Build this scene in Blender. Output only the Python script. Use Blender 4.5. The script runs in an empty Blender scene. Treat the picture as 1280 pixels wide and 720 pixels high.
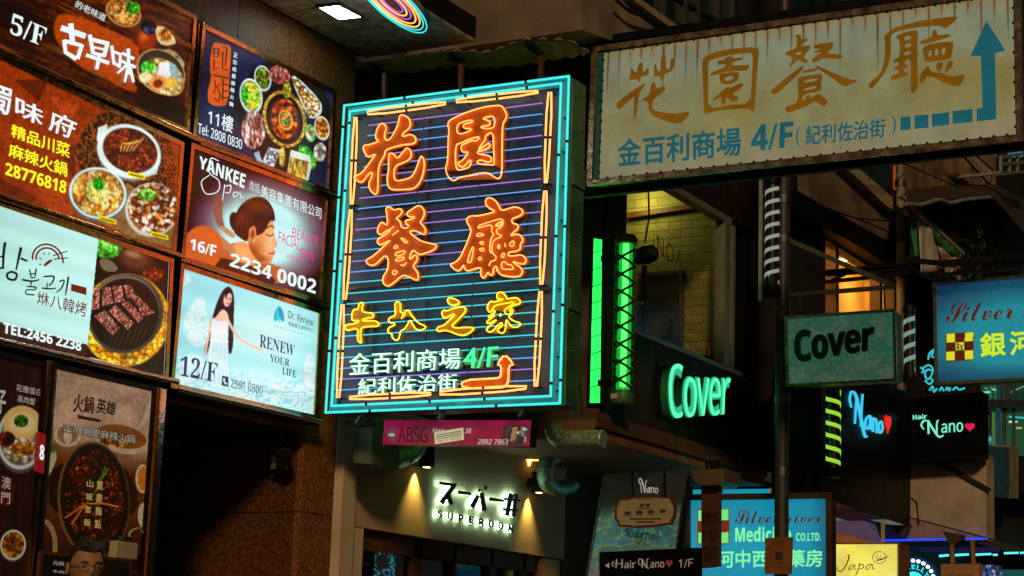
import bpy, bmesh, math, random
import numpy as np
from mathutils import Vector
random.seed(7); RNG = np.random.default_rng(7)
S = bpy.context.scene
COL = S.collection
R_ = math.radians
# ------------------------------------------------------------------ camera
F = 2379.75
CAM = np.array([0.0, 0.0, 1.30])
YAW, PITCH, ROLL = R_(29.0317), R_(11.6828), R_(2.0054)
_f = np.array([-math.sin(YAW)*math.cos(PITCH), math.cos(YAW)*math.cos(PITCH), math.sin(PITCH)])
_r0 = np.array([math.cos(YAW), math.sin(YAW), 0]); _u0 = np.cross(_r0, _f)
_r = math.cos(ROLL)*_r0 + math.sin(ROLL)*_u0
_u = -math.sin(ROLL)*_r0 + math.cos(ROLL)*_u0
cam = bpy.data.cameras.new('camera'); cam_o = bpy.data.objects.new('camera', cam); COL.objects.link(cam_o)
from mathutils import Matrix
cam_o.matrix_world = Matrix(((_r[0], _u[0], -_f[0], CAM[0]), (_r[1], _u[1], -_f[1], CAM[1]), (_r[2], _u[2], -_f[2], CAM[2]), (0, 0, 0, 1)))
cam.sensor_width = 36; cam.lens = F/1280*36; cam.clip_start = 0.05; cam.clip_end = 500
S.camera = cam_o
# ------------------------------------------------------------------ world: night sky, weak warm glow of the street
W = bpy.data.worlds.new('World'); S.world = W; W.use_nodes = True
nt = W.node_tree; bg = nt.nodes['Background']
sky = nt.nodes.new('ShaderNodeTexSky'); sky.sky_type = 'NISHITA'; sky.sun_disc = False
sky.sun_elevation = R_(3.0); sky.sun_rotation = R_(150); sky.altitude = 0; sky.dust_density = 3.0
nt.links.new(sky.outputs['Color'], bg.inputs['Color']); bg.inputs['Strength'].default_value = 0.009
sun = bpy.data.lights.new('street_glow', 'SUN'); sun_o = bpy.data.objects.new('street_glow', sun); COL.objects.link(sun_o)
sun.energy = 1.05; sun.angle = R_(6); sun.color = (1.0, 0.60, 0.27)
sun_o.rotation_euler = Vector((-0.42, 0.72, -0.37)).to_track_quat('-Z', 'Y').to_euler()
S.view_settings.view_transform = 'Standard'; S.view_settings.look = 'None'
S.view_settings.exposure = 0; S.view_settings.gamma = 1; S.view_settings.use_curve_mapping = False
S.render.engine = 'CYCLES'
cy = S.cycles; cy.use_denoising = True; cy.max_bounces = 7; cy.diffuse_bounces = 3; cy.glossy_bounces = 4
cy.transparent_max_bounces = 16; cy.sample_clamp_indirect = 4; cy.sample_clamp_direct = 0; cy.caustics_reflective = False; cy.caustics_refractive = False
# ------------------------------------------------------------------ pixel -> place
def ray(px, py): return (px-640)*_r + (360-py)*_u + F*_f
class Plane:
    def __init__(s, p0, n): s.p0 = np.array(p0, float); n = np.array(n, float); s.n = n/np.linalg.norm(n)
    def at(s, px, py, off=0.0):
        d = ray(px, py); t = s.n.dot(s.p0-CAM)/s.n.dot(d)
        return CAM + t*d + s.n*off
    def sh(s, off): return Plane(s.p0 + s.n*off, s.n)
def PX(x): return Plane((x, 0, 0), (1, 0, 0))
def PY(y): return Plane((0, y, 0), (0, -1, 0))
def PZ(z): return Plane((0, 0, z), (0, 0, -1))
def proj(P):
    d = P-CAM; x = d@_r; y = d@_u; z = d@_f
    return 640+F*x/z, 360-F*y/z
# ------------------------------------------------------------------ colours, materials
def lin(c):
    c = c/255.0
    return c/12.92 if c <= .04045 else ((c+.055)/1.055)**2.4
def C(r, g, b): return (lin(r), lin(g), lin(b), 1)
MATS = {}
def base(name):
    m = bpy.data.materials.new(name); m.use_nodes = True
    t = m.node_tree; b = t.nodes['Principled BSDF']
    return m, t, b
def mat(name, col, rough=.6, metal=0, var=.25, scale=6, bump=0, bscale=60, stretch=None, dirt=None, spec=.5):
    if name in MATS: return MATS[name]
    m, t, b = base(name); N = t.nodes; L = t.links
    tc = N.new('ShaderNodeTexCoord'); mp = N.new('ShaderNodeMapping')
    L.new(tc.outputs['Object'], mp.inputs['Vector'])
    if stretch: mp.inputs['Scale'].default_value = stretch
    nz = N.new('ShaderNodeTexNoise'); nz.inputs['Scale'].default_value = scale; nz.inputs['Detail'].default_value = 6
    L.new(mp.outputs['Vector'], nz.inputs['Vector'])
    cr = N.new('ShaderNodeValToRGB'); cr.color_ramp.elements[0].position = .3; cr.color_ramp.elements[1].position = .72
    c0 = tuple(x*(1-var) for x in col[:3])+(1,); c1 = tuple(min(1, x*(1+var)) for x in col[:3])+(1,)
    if dirt: c0 = dirt
    cr.color_ramp.elements[0].color = c0; cr.color_ramp.elements[1].color = c1
    L.new(nz.outputs['Fac'], cr.inputs['Fac']); L.new(cr.outputs['Color'], b.inputs['Base Color'])
    b.inputs['Roughness'].default_value = rough; b.inputs['Metallic'].default_value = metal
    b.inputs['Specular IOR Level'].default_value = spec
    mr = N.new('ShaderNodeMapRange'); mr.inputs['To Min'].default_value = max(.03, rough-.15); mr.inputs['To Max'].default_value = min(1, rough+.15)
    L.new(nz.outputs['Fac'], mr.inputs['Value']); L.new(mr.outputs['Result'], b.inputs['Roughness'])
    if bump:
        n2 = N.new('ShaderNodeTexNoise'); n2.inputs['Scale'].default_value = bscale; n2.inputs['Detail'].default_value = 5
        L.new(mp.outputs['Vector'], n2.inputs['Vector'])
        bp = N.new('ShaderNodeBump'); bp.inputs['Strength'].default_value = bump; bp.inputs['Distance'].default_value = .02
        L.new(n2.outputs['Fac'], bp.inputs['Height']); L.new(bp.outputs['Normal'], b.inputs['Normal'])
    MATS[name] = m; return m
def emis(name, col, s=1.0, base_col=None, mottle=0):
    if name in MATS: return MATS[name]
    m, t, b = base(name)
    b.inputs['Base Color'].default_value = base_col or (.02, .02, .02, 1)
    b.inputs['Roughness'].default_value = .4
    b.inputs['Emission Color'].default_value = tuple(col[:3])+(1,); b.inputs['Emission Strength'].default_value = s
    if mottle:
        nz = t.nodes.new('ShaderNodeTexNoise'); nz.inputs['Scale'].default_value = 5; nz.inputs['Detail'].default_value = 5
        mr = t.nodes.new('ShaderNodeMapRange'); mr.inputs['To Min'].default_value = s*(1-mottle); mr.inputs['To Max'].default_value = s*(1+mottle)
        mr.inputs['From Min'].default_value = .3; mr.inputs['From Max'].default_value = .7
        tc = t.nodes.new('ShaderNodeTexCoord'); t.links.new(tc.outputs['Object'], nz.inputs['Vector'])
        t.links.new(nz.outputs['Fac'], mr.inputs['Value']); t.links.new(mr.outputs['Result'], b.inputs['Emission Strength'])
    MATS[name] = m; return m
def printed(name, strength):
    "a print: colour attribute 'print'; backlit when strength > 0, else a matt print"
    if name in MATS: return MATS[name]
    m, t, b = base(name)
    at = t.nodes.new('ShaderNodeAttribute'); at.attribute_name = 'print'
    if strength > 0:
        b.inputs['Base Color'].default_value = (.03, .03, .03, 1); b.inputs['Roughness'].default_value = .25
        t.links.new(at.outputs['Color'], b.inputs['Emission Color']); b.inputs['Emission Strength'].default_value = strength
    else:
        t.links.new(at.outputs['Color'], b.inputs['Base Color']); b.inputs['Roughness'].default_value = .45
    MATS[name] = m; return m
def glass(name, tint=(.9, .95, .95, 1), alpha=.12, rough=.03):
    if name in MATS: return MATS[name]
    m, t, b = base(name)
    b.inputs['Base Color'].default_value = tint; b.inputs['Roughness'].default_value = rough
    tr = t.nodes.new('ShaderNodeBsdfTransparent'); mx = t.nodes.new('ShaderNodeMixShader'); mx.inputs[0].default_value = alpha
    gl = t.nodes.new('ShaderNodeBsdfGlossy'); gl.inputs['Roughness'].default_value = rough; gl.inputs['Color'].default_value = (.9, .95, 1, 1)
    tr.inputs['Color'].default_value = tint
    t.links.new(tr.outputs[0], mx.inputs[1]); t.links.new(gl.outputs[0], mx.inputs[2])
    t.links.new(mx.outputs[0], t.nodes['Material Output'].inputs['Surface'])
    MATS[name] = m; return m
# ------------------------------------------------------------------ objects
WL = {}
def thing(name, label, cat, loc, group=None, kind=None):
    o = bpy.data.objects.new(name, None); o.empty_display_size = .1; COL.objects.link(o)
    o.location = [float(v) for v in loc]; WL[o.name] = np.array(loc, float)
    if label: o['label'] = label
    if cat: o['category'] = cat
    if group: o['group'] = group
    if kind: o['kind'] = kind
    return o
def tag(o, label=None, cat=None, group=None, kind=None):
    for k, v in (('label', label), ('category', cat), ('group', group), ('kind', kind)):
        if v: o[k] = v
    return o
class MB:
    def __init__(s): s.v = []; s.f = []; s.m = []; s.sm = []
    def add(s, vs, fs, mi=0, smooth=False):
        b = len(s.v); s.v += [tuple(float(c) for c in v) for v in vs]
        s.f += [tuple(b+i for i in f) for f in fs]; s.m += [mi]*len(fs); s.sm += [smooth]*len(fs)
        return s
    def box(s, lo, hi, mi=0):
        (a, b, c), (d, e, g) = lo, hi
        return s.add([(a,b,c),(d,b,c),(d,e,c),(a,e,c),(a,b,g),(d,b,g),(d,e,g),(a,e,g)],
                     [(0,3,2,1),(4,5,6,7),(0,1,5,4),(1,2,6,5),(2,3,7,6),(3,0,4,7)], mi)
    def prism(s, pts, d, mi=0):
        "polygon pts (world) extruded by vector d"
        pts = [np.array(p, float) for p in pts]; d = np.array(d, float); n = len(pts)
        nn = np.zeros(3)
        for i in range(n): nn += np.cross(pts[i], pts[(i+1) % n])
        if nn.dot(d) > 0: pts = pts[::-1]
        vs = pts+[p+d for p in pts]
        return s.add(vs, [tuple(range(n)), tuple(range(2*n-1, n-1, -1))]+[(i, i+n, (i+1) % n+n, (i+1) % n) for i in range(n)], mi)
    def beam(s, a, b, w, h=None, mi=0, up=(0, 0, 1)):
        a = np.array(a, float); b = np.array(b, float); h = h or w
        d = b-a; d /= np.linalg.norm(d); up = np.array(up, float)
        if abs(d.dot(up)) > .95: up = np.array((1., 0, 0))
        x = np.cross(d, up); x /= np.linalg.norm(x); y = np.cross(x, d)
        vs = [p+x*i*w/2+y*j*h/2 for p in (a, b) for i, j in ((-1,-1),(1,-1),(1,1),(-1,1))]
        return s.add(vs, [(0,1,2,3),(7,6,5,4),(0,4,5,1),(1,5,6,2),(2,6,7,3),(3,7,4,0)], mi)
    def tube(s, pts, r, closed=False, n=6, mi=0, caps=True):
        P = [np.array(p, float) for p in pts]; k = len(P); rr = r if hasattr(r, '__len__') else [r]*k
        vs = []; prev = None
        for i in range(k):
            if closed: t = P[(i+1) % k]-P[i-1]
            else: t = P[min(i+1, k-1)]-P[max(i-1, 0)]
            t = t/(np.linalg.norm(t)+1e-12)
            if prev is None:
                a = np.cross(t, (0.31, .2, .93)); a /= np.linalg.norm(a)
            else:
                a = prev-t*prev.dot(t); a /= (np.linalg.norm(a)+1e-12)
            prev = a; b = np.cross(t, a)
            vs += [P[i]+rr[i]*(math.cos(2*math.pi*j/n)*a+math.sin(2*math.pi*j/n)*b) for j in range(n)]
        fs = []
        for i in range(k if closed else k-1):
            i2 = (i+1) % k
            fs += [(i*n+j, i*n+(j+1) % n, i2*n+(j+1) % n, i2*n+j) for j in range(n)]
        if closed:   # align seam by best rotation
            pass
        s.add(vs, fs, mi, True)
        if caps and not closed: s.add(vs[:n], [tuple(range(n-1, -1, -1))], mi); s.add(vs[-n:], [tuple(range(n))], mi)
        return s
    def lathe(s, a, b, prof, n=20, mi=0):
        "profile [(t along a->b 0..1, radius)]"
        a = np.array(a, float); b = np.array(b, float); d = b-a; t = d/np.linalg.norm(d)
        x = np.cross(t, (0, 1, 0)) if abs(t[1]) < .9 else np.cross(t, (1, 0, 0)); x /= np.linalg.norm(x); y = np.cross(t, x)
        vs = []
        for q, r in prof: vs += [a+d*q+r*(math.cos(2*math.pi*j/n)*x+math.sin(2*math.pi*j/n)*y) for j in range(n)]
        fs = [(i*n+j, i*n+(j+1) % n, (i+1)*n+(j+1) % n, (i+1)*n+j) for i in range(len(prof)-1) for j in range(n)]
        s.add(vs, fs, mi, True)
        s.add(vs[:n], [tuple(range(n-1, -1, -1))], mi); s.add(vs[-n:], [tuple(range(n))], mi)
        return s
    def obj(s, name, mats, parent=None):
        if not isinstance(mats, (list, tuple)): mats = [mats]
        V = np.array(s.v); c = (V.min(0)+V.max(0))/2
        me = bpy.data.meshes.new(name); me.from_pydata([tuple(p) for p in (V-c)], [], s.f); 
        for m in mats: me.materials.append(m)
        me.polygons.foreach_set('material_index', s.m); me.polygons.foreach_set('use_smooth', s.sm); me.update()
        o = bpy.data.objects.new(name, me); COL.objects.link(o)
        p = WL[parent.name] if parent else np.zeros(3)
        o.parent = parent; o.location = c-p; WL[o.name] = c
        return o
def bevel(o, w=.006, seg=2):
    m = o.modifiers.new('bevel', 'BEVEL'); m.width = w; m.segments = seg; m.limit_method = 'ANGLE'; return o
# ------------------------------------------------------------------ lettering
def tri_mesh_from_curve(cu):
    o = bpy.data.objects.new('tmp', cu); me = bpy.data.meshes.new_from_object(o)
    vs = np.array([v.co[:] for v in me.vertices]); fs = [tuple(p.vertices) for p in me.polygons]
    bpy.data.objects.remove(o); bpy.data.curves.remove(cu); bpy.data.meshes.remove(me)
    return vs, fs
_tc = {}
def glyphs(s, bold=0, shear=0, depth=0, spacing=1, res=4):
    k = (s, bold, shear, depth > 0, spacing, res)
    if k in _tc: return _tc[k]
    cu = bpy.data.curves.new('t', 'FONT'); cu.body = s; cu.offset = bold; cu.shear = shear; cu.space_character = spacing
    cu.resolution_u = res; cu.align_x = 'LEFT'
    if depth: cu.extrude = .5
    _tc[k] = tri_mesh_from_curve(cu); return _tc[k]
PANEL = {}
def raw_obj(name, V, fs, m, parent=None):
    V = np.asarray(V, float); c = (V.min(0)+V.max(0))/2
    me = bpy.data.meshes.new(name); me.from_pydata((V-c).tolist(), [], fs); me.materials.append(m); me.update()
    o = bpy.data.objects.new(name, me); COL.objects.link(o); o.parent = parent; o.location = c-(WL[parent.name] if parent else 0); WL[o.name] = c
    return o
STY = {'sans': (0x1D5A0, 0x1D5BA, 0x1D7E2), 'sansb': (0x1D5D4, 0x1D5EE, 0x1D7EC), 'serifb': (0x1D400, 0x1D41A, 0x1D7CE), 'scriptb': (0x1D4D0, 0x1D4EA, 0x1D7CE), 'sansi': (0x1D608, 0x1D622, 0x1D7E2), 'sansbi': (0x1D63C, 0x1D656, 0x1D7EC)}
def styled(s, st):
    "the letter shapes of a named style, from the typeface's own mathematical alphabets"
    if st == 'plain': return s
    U, L, D = STY[st]
    return ''.join(chr(U+ord(ch)-65) if 'A' <= ch <= 'Z' else chr(L+ord(ch)-97) if 'a' <= ch <= 'z' else chr(D+ord(ch)-48) if '0' <= ch <= '9' else ch for ch in s)
def spread(vs, fs, bold):
    if bold <= 0: return vs, fs
    V = []; Fs = []
    for k in range(8):
        o = np.array((math.cos(k*math.pi/4)*bold, math.sin(k*math.pi/4)*bold, 0)); n = len(vs)*k
        w = vs+o; V.append(np.concatenate([w, np.full((len(w), 1), k*.00018)], 1)); Fs += [tuple(i+n for i in f) for f in fs]
    return np.concatenate(V), Fs
def qmap(plane, quad):
    P = [plane.at(*q) for q in quad]
    def f(u, v): return (1-v)*((1-u)*P[0]+u*P[1])+v*((1-u)*P[3]+u*P[2])
    return f
def text(name, s, plane, quad, m, parent=None, bold=0, shear=0, depth=0, off=.003, spacing=1, res=4, st=None):
    "lettering whose outline box fills quad (TL, TR, BR, BL) on the plane"
    if st is None: st = 'sansb' if bold > .012 else 'sans'
    s2 = styled(s, st); latin = s2 != s
    vs, fs = glyphs(s2, min(bold, 0), shear, depth, spacing, res); vs, fs = spread(vs, fs, bold*(.35 if latin and bold > .012 and st == 'sansb' else .8)); lo = vs.min(0); hi = vs.max(0)
    f = qmap(plane, quad); parent = PANEL.get(parent.name, parent) if parent else None
    u = ((vs[:, 0]-lo[0])/(hi[0]-lo[0]))[:, None]; w = ((hi[1]-vs[:, 1])/(hi[1]-lo[1]))[:, None]
    z = off+(depth*(vs[:, 2]+.5) if depth else 0)+(vs[:, 3] if vs.shape[1] > 3 else 0)
    return raw_obj(name, f(u, w)+plane.n[None, :]*(np.zeros(len(vs))+z)[:, None], fs, m, parent)
def chaikin(p, it=2, closed=True):
    p = [np.array(q, float) for q in p]
    for _ in range(it):
        q = []; n = len(p)
        for i in range(n if closed else n-1):
            a, b = p[i], p[(i+1) % n]; q += [a*.75+b*.25, a*.25+b*.75]
        if not closed: q = [p[0]]+q+[p[-1]]
        p = q
    return p
def fill(name, contours, plane, m, parent=None, depth=0, off=.003, smooth=0, grow=0):
    "closed pixel outlines (holes inside) filled and, with depth, thickened"
    cu = bpy.data.curves.new('c', 'CURVE'); cu.dimensions = '2D'; cu.fill_mode = 'BOTH'
    if depth: cu.extrude = .5
    for c in contours:
        c = chaikin(c, smooth) if smooth else c
        sp = cu.splines.new('POLY'); sp.points.add(len(c)-1); sp.use_cyclic_u = True
        for i, q in enumerate(c): sp.points[i].co = (q[0]*.1, -q[1]*.1, 0, 1)
    vs, fs = tri_mesh_from_curve(cu)
    out = [plane.at(v[0]*10, -v[1]*10)+plane.n*(off+(depth*(v[2]+.5) if depth else 0)) for v in vs]; parent = PANEL.get(parent.name, parent) if parent else None
    return MB().add(out, fs).obj(name, m, parent)
def catmull(p, n=6):
    p = [np.array(q, float) for q in p]
    if len(p) < 3: return [p[0]*(1-t)+p[-1]*t for t in np.linspace(0, 1, n)]
    q = [2*p[0]-p[1]]+p+[2*p[-1]-p[-2]]; out = []
    for i in range(1, len(q)-2):
        for t in np.linspace(0, 1, n, endpoint=False):
            a, b, c, d = q[i-1:i+3]
            out.append(.5*((2*b)+(c-a)*t+(2*a-5*b+4*c-d)*t*t+(3*b-a-3*c+d)*t**3))
    return out+[p[-1]]
def brush(mb, strokes, plane, off=.003, w=None, depth=0, curve=True, mi=0):
    "brush strokes [(x, y, width)...] in pixels -> flat ribbons, each a hair above the last"
    for k, st in enumerate(strokes):
        st = [(*q, w) if len(q) == 2 else q for q in st]
        P = catmull(st, 7) if curve else [np.array(q, float) for q in st]
        o = off+k*.0004; L = []; Rr = []
        for i, p in enumerate(P):
            t = P[min(i+1, len(P)-1)][:2]-P[max(i-1, 0)][:2]; t = t/(np.linalg.norm(t)+1e-9); nrm = np.array((-t[1], t[0]))
            L.append(p[:2]+nrm*p[2]/2); Rr.append(p[:2]-nrm*p[2]/2)
        n = len(P)
        pl = [plane.at(*q, o+depth) for q in L]+[plane.at(*q, o+depth) for q in Rr]
        mb.add(pl, [(i, i+1, n+i+1, n+i) for i in range(n-1)], mi)
        if depth:
            pb = [plane.at(*q, o) for q in L]+[plane.at(*q, o) for q in Rr]
            v = pl+pb; b = 2*n
            mb.add(v, [(i, b+i, b+i+1, i+1) for i in range(n-1)]+[(n+i, n+i+1, b+n+i+1, b+n+i) for i in range(n-1)]
                   + [(0, n, b+n, b), (n-1, b+n-1, b+2*n-1, 2*n-1)]+[(b+i, b+n+i, b+n+i+1, b+i+1) for i in range(n-1)], mi)
    return mb
def Z(ox, oy, s):
    "coordinates read in an enlarged view -> photograph pixels"
    return lambda *pts: [(ox+p[0]/s, oy+p[1]/s)+tuple(q/s for q in p[2:]) for p in pts]
# ------------------------------------------------------------------ prints: a fine grid whose vertices carry the printed colour
def vnoise(x, y, seed=0):
    def h(i, j):
        n = (i.astype(np.int64)*374761393+j.astype(np.int64)*668265263+seed*1442695041) & 0x7fffffff
        n = ((n ^ (n >> 13))*1274126177) & 0x7fffffff
        return ((n ^ (n >> 16)) & 0xffff)/65535.0
    i = np.floor(x); j = np.floor(y); fx = x-i; fy = y-j; fx = fx*fx*(3-2*fx); fy = fy*fy*(3-2*fy)
    return (h(i, j)*(1-fx)+h(i+1, j)*fx)*(1-fy)+(h(i, j+1)*(1-fx)+h(i+1, j+1)*fx)*fy
def fbm(x, y, seed=0, o=4):
    s = 0; a = .5
    for k in range(o): s = s+a*vnoise(x*2**k, y*2**k, seed+k); a *= .5
    return s/(1-.5**o)
class Canvas:
    def __init__(s, plane, quad, nu, nv):
        s.plane, s.nu, s.nv = plane, nu, nv
        P = [plane.at(*q) for q in quad]
        u, v = np.meshgrid(np.linspace(0, 1, nu), np.linspace(0, 1, nv)); u = u[..., None]; v = v[..., None]
        s.P = (1-v)*((1-u)*P[0]+u*P[1])+v*((1-u)*P[3]+u*P[2])
        s.X, s.Y = proj(s.P); s.u = u[..., 0]; s.v = v[..., 0]
        s.c = np.zeros((nv, nu, 3))
    def mix(s, mask, col):
        col = np.array(col, float)
        if col.ndim == 1: col = col[None, None, :]
        s.c = s.c*(1-mask[..., None])+col*mask[..., None]; return s
    def fill(s, col): s.c[:] = col; return s
    def ed(s, cx, cy, rx, ry, rot=0, sk=0):
        dx = s.X-cx; dy = s.Y-cy-sk*(s.X-cx); a = R_(rot)
        return np.sqrt(((dx*math.cos(a)+dy*math.sin(a))/rx)**2+((-dx*math.sin(a)+dy*math.cos(a))/ry)**2)
    def ell(s, cx, cy, rx, ry, col, rot=0, soft=.06, a=1.0):
        d = s.ed(cx, cy, rx, ry, rot); return s.mix(np.clip((1+soft/2-d)/soft, 0, 1)*a, col)
    def pmask(s, pts):
        x, y = s.X, s.Y; m = np.zeros(x.shape, bool); n = len(pts)
        for i in range(n):
            (x1, y1), (x2, y2) = pts[i][:2], pts[(i+1) % n][:2]
            if y1 == y2: continue
            m ^= ((y1 > y) != (y2 > y)) & (x < (x2-x1)*(y-y1)/(y2-y1)+x1)
        return m.astype(float)
    def poly(s, pts, col, smooth=0, a=1.0, blur=0):
        m = s.pmask(chaikin(pts, smooth) if smooth else pts)
        for _ in range(blur):
            q = np.pad(m, 1, mode='edge'); m = (q[:-2, 1:-1]+q[2:, 1:-1]+q[1:-1, :-2]+q[1:-1, 2:]+2*m)/6
        return s.mix(m*a, col)
    def line(s, pts, w, col, a=1.0, curve=False):
        if curve: pts = catmull(pts, 6)
        m = np.zeros(s.X.shape)
        for p, q in zip(pts[:-1], pts[1:]):
            dx, dy = q[0]-p[0], q[1]-p[1]; L = dx*dx+dy*dy+1e-9
            t = np.clip(((s.X-p[0])*dx+(s.Y-p[1])*dy)/L, 0, 1)
            d = np.hypot(s.X-p[0]-t*dx, s.Y-p[1]-t*dy); m = np.maximum(m, np.clip((w/2+.4-d)/.8, 0, 1))
        return s.mix(m*a, col)
    def cells(s, mask, pal, size, seed, rim=.30, sx=1.0, sy=1.0, rot=0):
        "chopped-food texture: irregular cells, each its own colour, darker between"
        r = np.random.default_rng(seed); idx = np.argwhere(mask > .02)
        if not len(idx): return s
        X = s.X; Y = s.Y; a = R_(rot)
        x0, x1 = X[mask > .02].min(), X[mask > .02].max(); y0, y1 = Y[mask > .02].min(), Y[mask > .02].max()
        n = int(max(6, (x1-x0)*(y1-y0)/(size*size)))
        px = r.uniform(x0-1, x1+1, n); py = r.uniform(y0-1, y1+1, n); P0 = np.array(pal, float); pc = (P0[r.integers(0, len(pal), n)]*.72+P0.mean(0)*.28)*r.uniform(.82, 1.12, (n, 1))
        ii, jj = idx[:, 0], idx[:, 1]; qx = X[ii, jj]; qy = Y[ii, jj]
        for k in range(0, len(ii), 20000):
            sl = slice(k, k+20000)
            dx = qx[sl, None]-px; dy = qy[sl, None]-py
            d = np.hypot((dx*math.cos(a)+dy*math.sin(a))/sx, (-dx*math.sin(a)+dy*math.cos(a))/sy)
            o = np.argpartition(d, 1, axis=1)[:, :2]; dd = np.take_along_axis(d, o, 1); w = dd.argmin(1)
            n1 = o[np.arange(len(o)), w]; d1 = dd.min(1); d2 = dd.max(1)
            e = np.clip((d2-d1)/size*3.2, 0, 1)
            col = pc[n1]*(1-rim+rim*e)[:, None]*(1.18-.5*np.clip(d1/size, 0, 1))[:, None]
            lowf = (.62+.8*fbm(qx[sl]/size*.22, qy[sl]/size*.22, seed+3, 3))[:, None]; spec = (np.clip(vnoise(qx[sl]/size*1.3, qy[sl]/size*1.3, seed+9)-.78, 0, 1)*260)[:, None]
            col = np.clip(col*lowf*1.08+spec, 0, 255)
            mm = mask[ii[sl], jj[sl]][:, None]
            s.c[ii[sl], jj[sl]] = s.c[ii[sl], jj[sl]]*(1-mm)+col*mm
        return s
    def soften(s, mask, n=2):
        for _ in range(n):
            q = np.pad(s.c, ((1, 1), (1, 1), (0, 0)), mode='edge'); bl = (q[:-2, 1:-1]+q[2:, 1:-1]+q[1:-1, :-2]+q[1:-1, 2:]+2*s.c)/6
            s.c = s.c*(1-mask[..., None])+bl*mask[..., None]
        return s
    def food(s, cx, cy, rx, ry, pal, size, seed, rot=0, **k):
        d = s.ed(cx, cy, rx, ry, rot); mk = np.clip((1.04-d)/.08, 0, 1); s.cells(mk, pal, size*1.45, seed, **k); return s.soften(mk, 1 if size < 2.3 else 2)
    def bowl(s, cx, cy, rx, ry, rim, pal, size, seed, rot=0, t=.84, inner=None, **k):
        s.ell(cx, cy+.08*ry, rx*1.03, ry*1.05, tuple(x*.45 for x in rim), rot)
        s.ell(cx, cy, rx, ry, rim, rot)
        s.ell(cx, cy, rx*t*1.04, ry*t*1.04, inner or tuple(x*.5 for x in rim), rot)
        return s.food(cx, cy, rx*t, ry*t, pal, size, seed, rot, **k)
    def vivid(s, k=1.12, sat=1.0):
        "a punchier print: more contrast and colour"
        x = np.clip(s.c, 0, 255)/255; g = x.mean(2, keepdims=True); x = g+(x-g)*sat; x = np.clip(.5+(x-.5)*k-.02, 0, 1); s.c = x*255; return s
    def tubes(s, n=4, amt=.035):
        "backlight of n unbuilt tubes painted into the print: brighter over each tube, dimmer towards the corners"
        g = 1+amt*np.cos(2*math.pi*n*s.v)-amt*1.4*((2*s.u-1)**6+(2*s.v-1)**6); s.c = s.c*g[..., None]; return s  # backlight bands multiplied into the print colours
    def noise(s, sc, amt, seed=0, sx=1, sy=1):
        n = fbm(s.X*sc*sx, s.Y*sc*sy, seed); s.c *= (1+amt*2*(n-.5))[..., None]; return s
    def obj(s, name, m, parent=None, off=0.0):
        c = np.clip(s.c, 0, 255)/255; l = np.where(c <= .04045, c/12.92, ((c+.055)/1.055)**2.4)
        P = (s.P+s.plane.n*off).reshape(-1, 3); ctr = P.mean(0); P = P-ctr
        nu, nv = s.nu, s.nv; i = np.arange((nv-1)*(nu-1)); rr = i//(nu-1); cc = i % (nu-1); a = rr*nu+cc
        fs = np.stack([a, a+nu, a+nu+1, a+1], 1)
        me = bpy.data.meshes.new(name); me.vertices.add(len(P)); me.vertices.foreach_set('co', P.ravel())
        me.loops.add(fs.size); me.loops.foreach_set('vertex_index', fs.ravel().astype(np.int32))
        me.polygons.add(len(fs)); me.polygons.foreach_set('loop_start', (np.arange(len(fs))*4).astype(np.int32))
        me.update(calc_edges=True)
        at = me.color_attributes.new('print', 'FLOAT_COLOR', 'POINT')
        at.data.foreach_set('color', np.concatenate([l.reshape(-1, 3), np.ones((len(P), 1))], 1).ravel().astype(np.float32))
        me.materials.append(m); me.update()
        o = bpy.data.objects.new(name, me); COL.objects.link(o)
        o.parent = parent; o.location = ctr-(WL[parent.name] if parent else 0); WL[o.name] = ctr
        if parent and name == 'printed_panel': PANEL[parent.name] = o
        return o
# ------------------------------------------------------------------ common materials
M_stone = None
CHROME = mat('polished_steel', C(205, 200, 190), .14, 1, .12, 30, .10, 24)
BRASS = mat('brassy_steel', C(205, 150, 90), .16, 1, .16, 12, .12, 22)
STEEL = mat('dull_steel', C(95, 100, 100), .5, 1, .3, 12, .15, 50)
BLACK = mat('black_paint', C(14, 14, 14), .5, 0, .3, 8, spec=.25)
RUST = mat('rusty_steel', C(86, 52, 30), .75, .3, .5, 14, .3, 60)
CABLE = mat('cable_rubber', C(14, 14, 15), .6)
WOOD = mat('brown_timber', C(96, 60, 34), .6, 0, .4, 8, .2, 40, (1, 1, 8))
def frame_on(plane, quad, w, d, m, parent, name='frame', off=0.0):
    "four mitred bars round a pixel quad on the plane, w metres wide, d metres proud"
    P = [plane.at(*q)+plane.n*off for q in quad]; mb = MB(); c = sum(P)/4; O = []
    for i in range(4):
        a, b, e = P[i-1], P[i], P[(i+1) % 4]
        t1 = (b-a)/np.linalg.norm(b-a); t2 = (e-b)/np.linalg.norm(e-b)
        n1 = np.cross(t1, plane.n); n1 *= np.sign(n1.dot(b-c)); n2 = np.cross(t2, plane.n); n2 *= np.sign(n2.dot(b-c))
        O.append(b+(n1+n2)*w/(1+n1.dot(n2)))
    for i in range(4):
        j = (i+1) % 4
        q = [P[i], P[j], O[j], O[i]]; mb.prism(q, plane.n*d)
    return mb.obj(name, m, parent)
def centre(plane, quad): return sum(plane.at(*q) for q in quad)/4
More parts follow.
